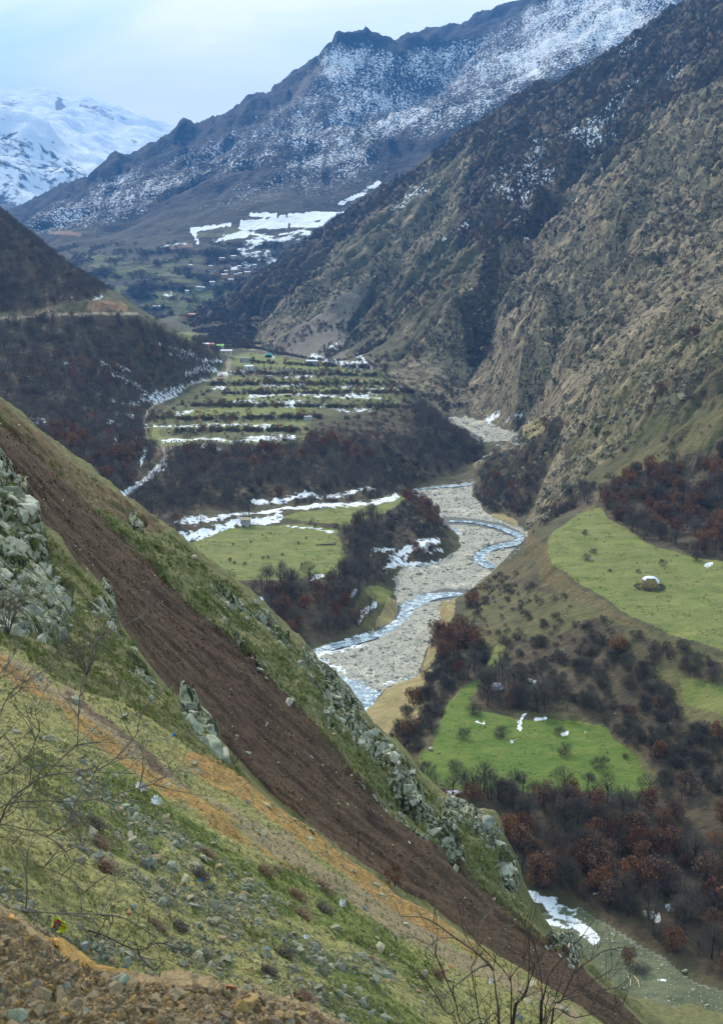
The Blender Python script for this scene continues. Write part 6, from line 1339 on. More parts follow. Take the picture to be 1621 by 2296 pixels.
for q in range(3):
    a_, b_ = poles[q], poles[q + 1]; pts = [a_.lerp(b_, t) - Vector((0, 0, 2.0 * 4 * t * (1 - t) * .5)) for t in np.linspace(0, 1, 9)]
    m_ = MB(); m_.tube(pts, [.03] * 9, 3); tag(m_.build('power_line', wirem), ('sagging power line between the two poles left of the red road cut', 'sagging power line between poles across the road cut', 'sagging power line running to the two poles at the bend')[q], 'power line')
# ------------------------------------------------------------------ haystacks
hay = pm_('hay', (.20, .15, .06), var=.35, scale=1.5); tarp = pm_('white_tarp', (.66, .67, .70), rough=.55, var=.07, scale=.8); brush = pm_('brush_fence', (.075, .065, .05), var=.3)
def dome(n, mrad, h_, f, rng, cut=lambda th, t: True, rmul=1.0):
    vs, fs, id_ = [], [], {}
    for i in range(n + 1):
        t = i / n
        for k in range(24):
            th_ = 2 * math.pi * k / 24; rr = math.sin(min(1, t * 1.02) * math.pi / 2) ** .75 * mrad * (1 + .07 * math.sin(3 * th_ + 1) + rng.normal(0, .02)) * rmul; zz = h_ * math.cos(t * math.pi / 2) ** .8 * rmul
            id_[i, k] = len(vs); vs.append((rr * math.cos(th_), rr * math.sin(th_), zz))
    for i in range(n):
        for k in range(24):
            if cut(2 * math.pi * (k + .5) / 24, (i + .5) / n): fs.append((id_[i, k], id_[i + 1, k], id_[i + 1, (k + 1) % 24], id_[i, (k + 1) % 24]))
    return vs, fs
p = ground(1456, 1317); R0 = 21 * p.y / FPX; e = empty('haystack', (p.x, p.y, p.z - .1)); tag(e, 'domed haystack partly covered by white tarpaulin inside a brush ring on upper meadow', 'haystack', 'haystacks on the right bank meadows')
rh = np.random.default_rng(3); v_, f_ = dome(9, R0, R0 * 1.22, .8, rh); mesh_obj('hay', v_, f_, hay, e, True)
def tcut(th_, t): th_ = (th_ + math.pi) % (2 * math.pi) - math.pi; return t < .34 or (-.75 < th_ < 2.4 and t < .74) or (2.4 <= abs(th_) and t < .55)
v_, f_ = dome(9, R0, R0 * 1.22, .8, rh, tcut, 1.05); tp = mesh_obj('tarpaulin', v_, f_, tarp, e, True)
mo = tp.modifiers.new('thickness', 'SOLIDIFY'); mo.thickness = .06
bf = MB()
for k in range(420):
    th_ = rh.uniform(0, 6.28); rr = R0 * rh.uniform(1.25, 1.72); c = Vector((rr * math.cos(th_), rr * math.sin(th_) * .95, rh.uniform(0, .9))); d = Vector((-math.sin(th_) + rh.normal(0, .5), math.cos(th_) + rh.normal(0, .5), rh.normal(0, .35))).normalized() * rh.uniform(.4, 1.0)
    bf.tube([c - d, c + d], [.05, .03], 3)
bo = bf.build('brush_ring', brush, e); bo['kind'] = 'stuff'
p = ground(1113, 1547); R0 = 15 * p.y / FPX; e = empty('haystack', (p.x, p.y, p.z - .1)); tag(e, 'small haystack wholly wrapped in white sheet among dark shrubs by the lower meadow', 'haystack', 'haystacks on the right bank meadows')
v_, f_ = dome(8, R0, R0 * 1.15, .8, rh); mesh_obj('hay', v_, f_, hay, e, True); v_, f_ = dome(8, R0, R0 * 1.15, .8, rh, lambda th_, t: t < .9, 1.06); mesh_obj('sheet', v_, f_, tarp, e, True)
# ------------------------------------------------------------------ flock on the terraces
wool = {'black': pm_('black_fleece', (.018, .017, .017), var=.2), 'cream': pm_('cream_fleece', (.62, .50, .27), var=.15), 'brown': pm_('brown_fleece', (.22, .10, .05), var=.2)}
def sheep_mesh(mat):
    mb = MB(); 
    mb.tube([(-.52, 0, .62), (-.45, 0, .64), (-.1, 0, .66), (.25, 0, .68), (.42, 0, .72)], [.10, .24, .28, .25, .12], 8)
    mb.tube([(.36, 0, .74), (.54, 0, .9), (.6, 0, .98)], [.13, .10, .10], 6); mb.tube([(.56, 0, .99), (.70, 0, .93), (.80, 0, .84)], [.09, .08, .045], 6)
    for sx, sy in ((-.38, -.13), (-.38, .13), (.26, -.12), (.26, .12)): mb.tube([(sx, sy, .55), (sx + .02, sy, .28), (sx, sy, 0)], [.075, .045, .035], 5)
    for sy in (-1, 1): mb.tube([(.56, sy * .08, 1.0), (.53, sy * .2, .98)], [.035, .01], 4)
    mb.tube([(-.52, 0, .62), (-.62, 0, .46)], [.05, .02], 4)
    return mb.mesh('sheep', mat, True)
SHM = {k: sheep_mesh(m_) for k, m_ in wool.items()}
# (picture position in a 1621-wide enlargement, colour, where)
fl = []
rf = np.random.default_rng(9)
for q in (190, 215, 283, 318, 332, 350, 368, 378, 440): fl.append((q, 470 + rf.normal(0, 14), 'cream' if q in (215, 368, 350) else 'black', 'where the track meets the lowest terrace'))
for q in range(460, 1070, 22): fl.append((q + rf.normal(0, 6), 455 + rf.normal(0, 9), ('cream', 'black', 'black', 'cream', 'brown')[int(rf.integers(0, 5))], 'grazing along the long snow strip of the lowest terrace'))
for q, zy, c in ((655, 338, 'black'), (725, 352, 'cream'), (745, 357, 'black'), (772, 366, 'black'), (796, 380, 'black'), (870, 343, 'brown'), (480, 352, 'cream'), (483, 367, 'black'), (1080, 372, 'black'), (1270, 368, 'brown')): fl.append((zy * 0 + q, zy, c, 'on the second terrace strip near the lone tree'))
for q, zy, c in ((1385, 300, 'cream'), (1440, 302, 'black'), (1455, 291, 'black'), (1482, 306, 'black'), (1548, 294, 'black'), (1578, 296, 'black'), (1590, 292, 'black'), (1600, 268, 'cream')): fl.append((q, zy, c, 'at the right end of the second terrace strip'))
for q, zy, c in ((455, 640, 'brown'), (441, 660, 'black'), (414, 690, 'black')): fl.append((q, zy, c, ('first', 'second', 'last')[(455, 441, 414).index(q)] + ' of three walking down the track to the river'))
for q, zy, c in ((235, 300, 'black'), (255, 335, 'black'), (286, 400, 'black'), (220, 390, 'cream'), (285, 270, 'cream')): fl.append((q, zy, c, 'beside the track at the left end of the terraces'))
for q, zy, c, wh in fl:
    p = ground(280 + q * .2075, 897 + zy * .2075)
    o = link_mesh('sheep', SHM[c], None, (p.x, p.y, p.z - .02), (0, 0, float(rf.uniform(0, 6.28))), (1.25, 1.25, 1.25)); tag(o, c + ' sheep ' + wh, 'sheep', 'flock of sheep on the terraced fields')
# heaps on the terraces
heapm = pm_('rubble', (.30, .29, .27), var=.25); snowm_ = pm_('piled_snow', (.80, .82, .85), var=.04)
def heap(name, u_, v_, w_px, h_, mat, label, cat, group=None):
    p = ground(u_, v_); W_m = w_px * p.y / FPX; e = empty(name, p); tag(e, label, cat, group)
    for k in range(9 if mat is heapm else 5):
        a_ = k * 2.4; rr = W_m * .38 * math.sqrt((k + .3) / 9); o = link_mesh('lump', V_RK[k % 10].copy() if k == 0 else HEAPM[mat.name], e, (rr * math.cos(a_), rr * .4 * math.sin(a_), h_ * .18), (k, k * .7, k * 1.3), (W_m * .3, W_m * .22, h_ * (1 - .4 * rr / W_m)))
        o.data = HEAPM[mat.name]
HEAPM = {}
for mm in (heapm, snowm_): HEAPM[mm.name] = hull_mesh('lump', rs, 24, 1, 1, 1, mm)
heap('snow_heap', 651, 913, 16, 2.6, snowm_, 'rounded heap of old snow behind the green terrace', 'snow heap')
heap('rubble_heap', 523, 928, 24, 1.2, heapm, 'long grey heap of rubble in the middle of the green terrace', 'rubble heap', 'rubble heaps on the green terrace')
heap('rubble_heap', 634, 931, 8, 1.2, heapm, 'small grey heap of rubble at the right of the green terrace', 'rubble heap', 'rubble heaps on the green terrace')
heap('rubble_heap', 465, 921, 15, 1.2, heapm, 'grey heap of rubble under the shrubs at the left of the green terrace', 'rubble heap', 'rubble heaps on the green terrace')
# ------------------------------------------------------------------ single shrubs, trees and stones of the meadows
def single(kind, u_, v_, hpx, label, cat, group=None, var=0, wide=1.0):
    p = ground(u_, v_)
    base = {'bare_tree': 6.2, 'russet_tree': 5.6, 'shrub': 3.0}[kind]; s_ = hpx * p.y / FPX / base
    e = empty(kind, (p.x, p.y, p.z - .08), var * 1.7, (s_ * wide, s_ * wide, s_)); tag(e, label, cat, group)
    mc, mt_, _ = KIND[kind][var % 6]; link_mesh('crown', mc, e); link_mesh('trunk', mt_, e)
GM = 'lone shrubs on the lower green meadow'
for k, (u_, v_, h_, lb) in enumerate(((1040, 1656, 26, 'wide low shrub on the lower meadow with a snow scrap at its foot'), (1126, 1652, 32, 'upright pair of shrub stems in the middle of the lower meadow'), (1267, 1694, 30, 'round shrub on the open right part of the lower meadow'), (1346, 1722, 36, 'shrub near the right edge of the lower meadow'), (1022, 1730, 30, 'thin upright shrub at the left of the lower meadow'), (958, 1736, 32, 'dark shrub at the lower left corner of the lower meadow'),
        (1254, 1648, 22, 'shrub beside a snow patch at the back of the lower meadow'), (1060, 1602, 34, 'bushy shrub at the left end of the thicket by lower meadow'), (1400, 1700, 14, 'tiny shrub on the right margin of the lower meadow'), (1325, 1748, 18, 'small shrub on the front edge of the lower meadow'))):
    single('shrub', u_, v_, h_, lb, 'shrub', GM, k, 1.15)
GU = 'lone shrubs on the haystack meadow'
for k, (u_, v_, h_, lb) in enumerate(((1311, 1198, 12, 'tiny dark shrub at the top left of the haystack meadow'), (1330, 1240, 14, 'shrub beside a stone at the left of the haystack meadow'), (1316, 1256, 16, 'low wide shrub left of the haystack, in front of a stone'), (1485, 1268, 16, 'round shrub behind the haystack towards the wood'), (1430, 1284, 9, 'small dark shrub just behind the haystack'), (1366, 1282, 9, 'thin tuft like shrub left of the haystack'), (1560, 1258, 26, 'large grey shrub at the back edge of the haystack meadow'))):
    single('shrub', u_, v_, h_, lb, 'shrub', GU, k + 2, 1.2)
GF = 'small shrubs dotted over the big green field'
for k, (u_, v_, h_) in enumerate(((516, 1258, 10), (527, 1264, 8), (550, 1266, 8), (591, 1252, 7), (602, 1252, 7), (634, 1246, 7), (669, 1219, 7), (677, 1266, 6), (563, 1216, 5), (607, 1197, 5), (523, 1222, 6), (687, 1208, 5), (695, 1292, 12))):
    single('russet_tree' if k in (0, 6, 12) else 'shrub', u_, v_, h_, ('small rust brown bush' if k in (0, 6, 12) else 'tiny dark shrub') + ' on the big green field, ' + ('lower left corner, tallest there', 'lower left, right of the brown bush', 'lower left, rightmost of three', 'centre, left of a close pair', 'centre, right of a close pair', 'just right of the central pair', 'upper right, by the fallen log', 'lower right', 'upper left', 'near the top hedge', 'left side', 'near the top right', 'bottom edge by the snow patch')[k], 'shrub', GF, k, 1.2)
single('bare_tree', 558, 1166, 56, 'large spreading bare tree behind the small hut in the snow', 'bare tree', None, 1, 1.1)
single('bare_tree', 474, 975, 24, 'lone dark bare tree on the second terrace strip', 'bare tree', None, 2, 1.1)
single('bare_tree', 1160, 960, 34, 'wide bare tree at the foot of the cliffs beside the upper river bed', 'bare tree', None, 3, 1.3)
single('bare_tree', 1003, 946, 16, 'slim bare tree where the upper river bed disappears', 'bare tree', None, 4, .8)
single('bare_tree', 958, 1640, 46, 'thin bare sapling on the pale bank right of the near river pool', 'bare tree', None, 0, .45)
single('bare_tree', 490, 800, 24, 'bare tree standing left of the cream house', 'bare tree', None, 5, .9)
single('russet_tree', 1410, 2162, 44, 'small round dark red tree alone on the grassy stream flat', 'russet tree', None, 2, 1.05)
single('bare_tree', 1467, 1132, 40, 'dark upright bare tree at the edge of the brown wood', 'bare tree', None, 2, .8); single('shrub', 1440, 2178, 22, 'dark low brush beside the small red tree', 'shrub', None, 4, 2.0)
single('bare_tree', 1545, 1060, 22, 'bare tree on the brown slope above the brown wood', 'bare tree', None, 3, 1.0); single('russet_tree', 804, 1397, 36, 'bright rust red bush near the cut river bank below the green field', 'russet tree', None, 1, 1.2)
def stone_thing(u_, v_, wpx, label, var=0, mesh=None, g=G2, sink=.15, asp=(1, .8, .7), group=None, name='boulder', cat='boulder', rz=0.5):
    p = g.pick(u_, v_); s_ = wpx * p.y / FPX
    o = link_mesh(name, mesh or V_RK[var % 10], None, (p.x, p.y, p.z + s_ * asp[2] * (.5 - sink)), (.1 * var, .2, rz + var), (s_ * asp[0] * .8, s_ * asp[1] * .8, s_ * asp[2] * .8)); tag(o, label, cat, group); return o
for k, (u_, v_, w_, lb) in enumerate(((1534, 2180, 26, 'big pale boulder on the grassy stream flat below the brown wood'), (965, 1682, 24, 'long low grey boulder at the left edge of the lower meadow'), (984, 1690, 11, 'small grey boulder just right of the long low one'), (1034, 1756, 14, 'grey boulder near the front edge of the lower meadow'), (988, 1760, 13, 'dark cracked boulder at the lower left of the lower meadow'), (961, 1748, 9, 'small pale boulder by the lower left shrubs'), (1066, 1750, 8, 'small flat stone right of the grey boulder on lower meadow'), (1332, 1238, 14, 'pale boulder behind a shrub on the haystack meadow'), (1326, 1258, 14, 'grey boulder at the right end of a low shrub on haystack meadow'), (1516, 1245, 11, 'brown boulder at the back of the haystack meadow'), (1447, 1283, 8, 'pale stone behind the haystack'), (1463, 1283, 6, 'small pale stone just behind the haystack top'), (1186, 1532, 26, 'large grey boulder among the shrubs right of the wrapped haystack'), (1240, 1538, 10, 'small pale boulder in the shrubs above the snow scraps'),
        (882, 1505, 20, 'large tan boulder in the gravel above the near pool'), (890, 1521, 16, 'pale flat boulder at the water edge of the near pool'), (762, 1522, 11, 'white boulder on the bank of the near river channel'), (780, 1528, 11, 'rounded pale boulder beside the near river channel'), (846, 1530, 20, 'long pale slab lying in the shallow near pool'), (923, 1370, 12, 'orange tan boulder left of the river bend'), (836, 1418, 24, 'long pale slab on the left bank of the river'), (1005, 1352, 14, 'pale boulder under the cut bank right of the river'))):
    stone_thing(u_, v_, w_, lb, k, V_GR[k % 6] if v_ < 1545 and u_ < 1010 else None, asp=(1, .75, .45 if 'flat' in lb or 'slab' in lb or 'long' in lb else .75), group='boulders on the valley floor')
# near boulders on the landslide and its edges
for k, (u_, v_, w_, h_, lb) in enumerate(((310, 1180, 40, .45, 'large tan boulder high on the grassy rib beyond the landslide'), (436, 1253, 26, .6, 'pale cracked boulder at the skyline of the grassy rib'), (500, 1364, 24, .4, 'whitish slab lying on the grassy rib above the landslide'), (575, 1358, 30, .9, 'big rounded boulder standing out on the rib skyline above the red wood'), (34, 1078, 22, 1.4, 'tall brown boulder at the upper left edge of the landslide'), (52, 1078, 15, 1.0, 'tan leaning boulder at the upper left corner of the landslide'), (170, 1226, 10, .5, 'pale stone stuck at the head of a groove in the landslide'), (306, 1430, 12, 1.2, 'pale upright stone at the left margin of the landslide'), (597, 1524, 17, .6, 'white slab at the right margin of the landslide'), (532, 1654, 13, 1.2, 'grey stone in the lower left of the landslide'), (556, 1694, 18, 1.3, 'grey upright boulder at the lower left margin of the landslide'), (427, 1592, 34, 1.3, 'pale pointed rock breaking out at the left edge of the landslide'), (430, 1608, 40, .7, 'broad pale rock below the pointed rock by the landslide'), (472, 1640, 32, .9, 'pale grey rock lowest of three at left landslide edge'), (417, 1742, 24, .6, 'grey angular boulder on the orange spoil bank'), (1095, 1862, 60, 1.1, 'big lichen covered rock knob at the end of the far rib'), (1150, 1962, 28, 1.6, 'pale jutting rock below the big knob on the far rib'), (985, 1798, 30, .8, 'pale rock on the far rib skyline above the brown wood'), (925, 1742, 30, 1.2, 'white fractured rock on the far rib skyline beside the meadow'), (880, 1712, 40, 1.5, 'tall slab like pale rock on the far rib'), (1280, 2132, 34, .9, 'grey rock sticking out at the foot of the far rib'), (760, 1575, 30, 1.2, 'pale rock face on the far rib above the river pool'), (866, 1664, 24, .7, 'grey rock on far rib skyline by the pale river bank'))):
    stone_thing(u_, v_, w_, lb, k, None, G1, .2, (1, .8, h_), 'rocks along the landslide')
# fallen log and hole on the big field
p = ground(731, 1223); mb = MB(); mb.tube([(-4.5, 0, .3), (0, .2, .4), (4.5, 0, .5)], [.22, .28, .3], 7); mb.tube([(3.5, 0, .4), (4.8, .8, 1.2)], [.12, .05], 5); mb.tube([(2.0, 0, .4), (3.4, -.8, .9)], [.10, .05], 5)
o = mb.build('fallen_log', pm_('dark_log', (.06, .05, .04), var=.3)); o.location = p; o.rotation_euler = (0, 0, .12); tag(o, 'dark fallen log with branch stubs on the right of the big green field', 'log')
for k, (ua, va, ub, vb, lb) in enumerate(((1407, 2190, 1412, 2212, 'left one of two pale logs lying on the grassy stream flat'), (1419, 2188, 1433, 2216, 'right one of two pale logs lying on the grassy stream flat'))):
    a_, b_ = ground(ua, va), ground(ub, vb); mb = MB(); mb.tube([(0, 0, .12), tuple((b_ - a_) * .5 + Vector((.3, 0, .15))), tuple(b_ - a_ + Vector((0, 0, .12)))], [.12, .14, .09], 6); o = mb.build('log', thatch); o.location = a_; tag(o, lb, 'log', 'logs on the stream flat')
print('things', time.time() - T0)

# ------------------------------------------------------------------ near shrubs, twigs and litter
RS = .52
mat_br = mat_plain('grey_branch', (.115, .10, .080), var=.35, scale=14); mat_br2 = mat_plain('dark_branch', (.050, .038, .034), var=.35, scale=14); mat_red = mat_plain('red_twig', (.24, .15, .10), var=.3, scale=10)
def W3(u_, v_, Y_): a, r = ray(u_, v_); return Vector((float(a) * Y_, Y_, CAMZ + float(r) * Y_))
def curve(pts, n):
    pts = [Vector(p) for p in pts]; P = [pts[0]] + pts + [pts[-1]]; o = []
    for i in range(1, len(P) - 2):
        for k in range(n):
            t = k / n; a_, b_, c_, d_ = P[i - 1], P[i], P[i + 1], P[i + 2]
            o.append(.5 * ((2 * b_) + (c_ - a_) * t + (2 * a_ - 5 * b_ + 4 * c_ - d_) * t * t + (3 * b_ - a_ - 3 * c_ + d_) * t ** 3))
    o.append(pts[-1]); return o
def twig(mb, p, d, ln_, rad, depth, rng, up_=.25):
    n = 4; q = [p]; dd = d.normalized()
    for i in range(n):
        dd = (dd + Vector((rng.normal(0, .16), rng.normal(0, .16), rng.normal(0, .16) + up_ * .12))).normalized(); q.append(q[-1] + dd * ln_ / n)
    mb.tube(q, [rad * (1 - .8 * i / n) for i in range(n + 1)], 4 if rad > .004 else 3)
    if depth > 0:
        for k in range(int(rng.integers(2, 5))):
            i = int(rng.integers(1, n + 1)); ax = Vector(rng.normal(0, 1, 3)).cross(dd).normalized()
            d2_ = (dd * rng.uniform(.5, 1.0) + ax * rng.uniform(.4, .9) + Vector((0, 0, up_ * .4))).normalized()
            twig(mb, q[i], d2_, ln_ * rng.uniform(.4, .75), rad * .55, depth - 1, rng, up_)
def near_shrub(name, base, branches, label, cat, mat, tmat, seed, r0=.016, every=.28, tl=.45, depth=2, up_=.3, rw=.0045):
    rng = np.random.default_rng(seed); e = empty(name, base); tag(e, label, cat)
    tw = MB()
    for br, rr in branches:
        rr = rr * RS
        q = curve([Vector(p) - Vector(base) for p in br], 5); mb = MB(); L_ = len(q)
        mb.tube(q, [max(.004, rr * (1 - .75 * i / (L_ - 1))) for i in range(L_)], 6); mb.build('branch', mat, e, True)
        acc = 0
        for i in range(2, L_):
            acc += (q[i] - q[i - 1]).length
            if acc > every or i == L_ - 1:
                acc = 0; dd = (q[i] - q[i - 1]).normalized()
                for s_ in range(int(rng.integers(1, 3))):
                    ax = Vector(rng.normal(0, 1, 3)).cross(dd).normalized(); twig(tw, q[i], (dd * .7 + ax * .8 + Vector((0, 0, up_))).normalized(), tl * rng.uniform(.5, 1.2), rw, depth, rng, up_)
    o = tw.build('twigs', tmat, e); o['kind'] = 'stuff'
    return e
# bottom centre: old stump shrub with bent pale limbs, then two dark many stemmed ones
bA = W3(1119, 2296, 9.6); gA = Vector((bA.x, bA.y, float(G1.zxy(bA.x, bA.y)) - .05))
def limb(pts, Y0, Y1):
    n = len(pts); return [W3(u_, v_, Y0 + (Y1 - Y0) * i / max(1, n - 1)) for i, (u_, v_) in enumerate(pts)]
near_shrub('bare_shrub', gA, [([gA] + limb([(1118, 2296), (1112, 2230), (1105, 2174)], 9.6, 9.6), .034), (limb([(1105, 2174), (1094, 2160), (1065, 2134), (1021, 2103), (972, 2068), (944, 2057), (897, 2054)], 9.6, 9.2), .026), (limb([(1096, 2163), (1071, 2171), (1031, 2202), (1000, 2228), (985, 2240)], 9.6, 9.3), .019),
    (limb([(1065, 2134), (1040, 2090), (1031, 2040), (1010, 1998), (985, 1992)], 9.5, 9.3), .008), (limb([(1070, 2138), (1072, 2090), (1085, 2060), (1107, 2035)], 9.5, 9.7), .007), (limb([(972, 2068), (975, 2040), (985, 2020)], 9.3, 9.3), .005), (limb([(1021, 2103), (985, 2105), (955, 2130), (958, 2150)], 9.4, 9.2), .006), (limb([(1105, 2174), (1117, 2120), (1140, 2080), (1150, 2075)], 9.6, 9.7), .007)],
    'bare shrub with thick bent pale limb leaning left at bottom centre', 'bare shrub', mat_br, mat_br, 21, every=.22, tl=.24, depth=1, rw=.0035)
bB = W3(1150, 2296, 8.8); gB = Vector((bB.x, bB.y, float(G1.zxy(bB.x, bB.y)) - .05))
near_shrub('bare_shrub', gB, [([gB] + limb([(1149, 2292), (1168, 2243), (1185, 2205), (1198, 2168)], 8.8, 8.8), .020), ([gB] + limb([(1152, 2290), (1178, 2230), (1184, 2196), (1186, 2140), (1185, 2084)], 8.8, 8.9), .018), ([gB] + limb([(1145, 2296), (1146, 2240), (1142, 2195), (1105, 2150), (1075, 2120)], 8.8, 8.6), .014), (limb([(1142, 2195), (1160, 2170), (1172, 2162)], 8.8, 8.8), .007),
    ([gB] + limb([(1120, 2296), (1080, 2296), (1066, 2230), (1056, 2168)], 8.8, 8.5), .013), ([gB] + limb([(1100, 2310), (1037, 2296), (1020, 2243), (997, 2190), (977, 2140)], 8.8, 8.3), .011), ([gB] + limb([(1030, 2310), (1000, 2270), (965, 2210), (940, 2180)], 8.7, 8.2), .008)],
    'dark many stemmed bare shrub at bottom centre, left of the tallest one', 'bare shrub', mat_br2, mat_br2, 22, every=.2, tl=.3, depth=1, up_=.5, rw=.0036)
bC = W3(1225, 2296, 9.0); gC = Vector((bC.x, bC.y, float(G1.zxy(bC.x, bC.y)) - .05))
near_shrub('bare_shrub', gC, [([gC] + limb([(1211, 2292), (1217, 2240), (1224, 2212), (1230, 2187), (1261, 2146), (1305, 2099)], 9, 9.2), .022), ([gC] + limb([(1215, 2290), (1212, 2190), (1198, 2120), (1178, 2080), (1170, 2068)], 9, 9.1), .013), ([gC] + limb([(1236, 2296), (1258, 2243), (1289, 2180), (1330, 2148), (1355, 2132), (1392, 2124)], 9, 9.3), .019), (limb([(1258, 2243), (1300, 2232), (1345, 2221), (1385, 2214)], 9.05, 9.3), .010), (limb([(1262, 2238), (1317, 2205), (1345, 2190), (1372, 2172)], 9.05, 9.3), .009), ([gC] + limb([(1224, 2296), (1290, 2282), (1340, 2270), (1395, 2252)], 9, 9.0), .008), ([gC] + limb([(1219, 2290), (1246, 2230), (1255, 2208)], 9, 9), .010)],
    'tallest dark bare shrub at bottom centre, branches spreading to the right', 'bare shrub', mat_br2, mat_br2, 23, every=.2, tl=.33, depth=1, up_=.45, rw=.0036)
# left edge shrub
gL = Vector((-3.35, 9.0, 0)); gL.z = float(G1.zxy(gL.x, gL.y)) - .05
near_shrub('bare_shrub', gL, [([gL] + limb([(-30, 1880), (20, 1800), (60, 1765), (100, 1741), (150, 1732), (210, 1731), (304, 1734)], 9, 9.0), .020), ([gL] + limb([(-40, 1900), (0, 1812), (80, 1796), (194, 1795), (300, 1770), (343, 1758)], 9, 8.8), .015), ([gL] + limb([(-60, 1800), (-10, 1680), (11, 1651), (50, 1700), (100, 1741)], 9, 9.0), .011), (limb([(100, 1741), (150, 1690), (175, 1672), (182, 1668)], 9, 9), .008), (limb([(210, 1731), (260, 1700), (305, 1650), (312, 1620), (330, 1580)], 9, 9.1), .006),
    ([gL] + limb([(-60, 1780), (-10, 1640), (20, 1560), (70, 1520), (110, 1500)], 9, 9.3), .012), ([gL] + limb([(-60, 1900), (-20, 1850), (60, 1860), (130, 1890), (160, 1930)], 9, 8.7), .010), ([gL] + limb([(-60, 1920), (0, 1905), (70, 1935), (140, 1960), (190, 2000)], 9, 8.4), .010), (limb([(175, 1672), (180, 1560), (200, 1480), (220, 1430)], 9, 9.2), .005), ([gL] + limb([(-80, 1700), (-40, 1560), (10, 1500), (30, 1470)], 9, 9.3), .010), ([gL] + limb([(-80, 1850), (-40, 1760), (20, 1730), (60, 1700), (90, 1640)], 9, 9.0), .010)],
    'big tangled bare shrub at the left edge reaching over the road bank', 'bare shrub', mat_br, mat_br, 24, every=.16, tl=.55, depth=2, up_=.2, rw=.0042)
gM = Vector((-2.3, 7.0, 0)); gM.z = float(G1.zxy(gM.x, gM.y)) - .03
near_shrub('dead_branch', gM, [([gM] + limb([(40, 2040), (110, 2046), (193, 2056), (215, 2068), (227, 2084)], 7, 6.9), .010), (limb([(110, 2046), (250, 2052), (300, 2070), (340, 2095)], 7, 7.2), .005), (limb([(59, 2036), (62, 1990), (58, 1950)], 7, 7), .010)], 'thin dead branch reaching right over the stones above the yellow wrapper', 'dead branch', mat_br, mat_br, 25, every=.2, tl=.3, depth=1, rw=.003)
gN = G1.pick(200, 2096); 
near_shrub('dead_branch', gN, [([gN + Vector((0, 0, .03))] + [G1.pick(u_, v_) + Vector((0, 0, .05)) for u_, v_ in ((240, 2115), (299, 2143), (330, 2140), (360, 2128), (420, 2152))], .012), ([G1.pick(299, 2143) + Vector((0, 0, .05)), G1.pick(320, 2170) + Vector((0, 0, .06)), G1.pick(345, 2185) + Vector((0, 0, .03))], .006), ([G1.pick(240, 2115) + Vector((0, 0, .05)), G1.pick(255, 2095) + Vector((0, 0, .12)), G1.pick(250, 2098) + Vector((0, 0, .16))], .006)], 'dark twisted dead branch lying on the bank right of the grey block stone', 'dead branch', mat_br2, mat_br2, 26, every=.15, tl=.25, depth=1, rw=.004)
def bush(u_, v_, hpx, wpx, label, cat, seed, mat, tmat, n=14, g=G1, depth=2, name='bare_shrub', leaves=None):
    p = g.pick(u_, v_); rng = np.random.default_rng(seed); h_ = hpx * p.y / FPX; w_ = wpx * p.y / FPX; brs = []
    for k in range(n):
        az = rng.uniform(0, 6.28); t = rng.uniform(.1, 1) ** .6; top = p + Vector((math.cos(az) * w_ * .5 * t, math.sin(az) * w_ * .5 * t, h_ * rng.uniform(.6, 1.0))); mid_ = p.lerp(top, .5) + Vector((0, 0, h_ * .12)); brs.append(([p, mid_, top], h_ * .016))
    e = near_shrub(name, p, brs, label, cat, mat, tmat, seed, every=h_ * .16, tl=h_ * .36, depth=depth, up_=.25, rw=h_ * .0045)
    if leaves:
        v_, f_ = crown_arrays(rng, 500, w_ * .42, h_ * .9, h_ * .1, h_ * .07, h_ * .055, 18, True); mesh_obj('leaves', v_.tolist(), f_, leaves, e)['kind'] = 'stuff'
    return e
bush(195, 1515, 95, 150, 'large dense grey bare shrub on the rock rib left of the landslide', 'bare shrub', 31, mat_br, mat_br, 22)
bush(20, 1425, 110, 130, 'grey bare shrub at the left edge in front of the cliff', 'bare shrub', 32, mat_br, mat_br, 18)
bush(885, 1990, 62, 62, 'rust red leaved bush at the lower edge of the landslide', 'bush', 33, mat_br, mat_red, 12, leaves=mat_russet)
bush(525, 1715, 36, 50, 'thin pale bare bush beside the grey boulder at the landslide foot', 'bare shrub', 34, mat_br, mat_br, 10, depth=1)
bush(330, 1180, 22, 50, 'thin bare bush below the tan boulder on the grassy rib', 'bare shrub', 35, mat_br, mat_br, 10, depth=1)
bush(215, 1082, 26, 50, 'pale bare bush sticking out from the rib skyline', 'bare shrub', 36, mat_br, mat_br, 9, depth=1)
def weeds(u_, v_, hpx, wpx, label, seed):
    p = G1.pick(u_, v_); rng = np.random.default_rng(seed); k_ = p.y / FPX; mb = MB()
    for _ in range(150):
        q = Vector((rng.normal(0, .22) * wpx * k_, rng.normal(0, .2) * wpx * k_, 0)); q.z = float(G1.zxy(p.x + q.x, p.y + q.y)) - p.z - .01
        d = Vector((rng.normal(.55, .35), rng.normal(0, .4), rng.uniform(.25, 1.0))).normalized() * hpx * k_ * rng.uniform(.5, 1.2); s_ = d.cross(Vector(rng.normal(0, 1, 3))).normalized() * .0032
        m_ = q + d * .55 + Vector((0, 0, .02)); mb.add([q - s_, q + s_, m_ + s_ * .8, m_ - s_ * .8, q + d + Vector((.03, 0, -.02))], [(0, 1, 2, 3), (3, 2, 4)])
        for r_ in range(2):
            e_ = m_ + d * rng.uniform(-.2, .3); f_ = e_ + Vector(rng.normal(0, .25, 3)) * hpx * k_; mb.add([e_ - s_ * .6, e_ + s_ * .6, f_], [(0, 1, 2)])
    o = mb.build('dry_weeds', mat_red if seed % 3 else mat_br); o.location = p; tag(o, label, 'weeds', 'clumps of dry weeds on the road bank')
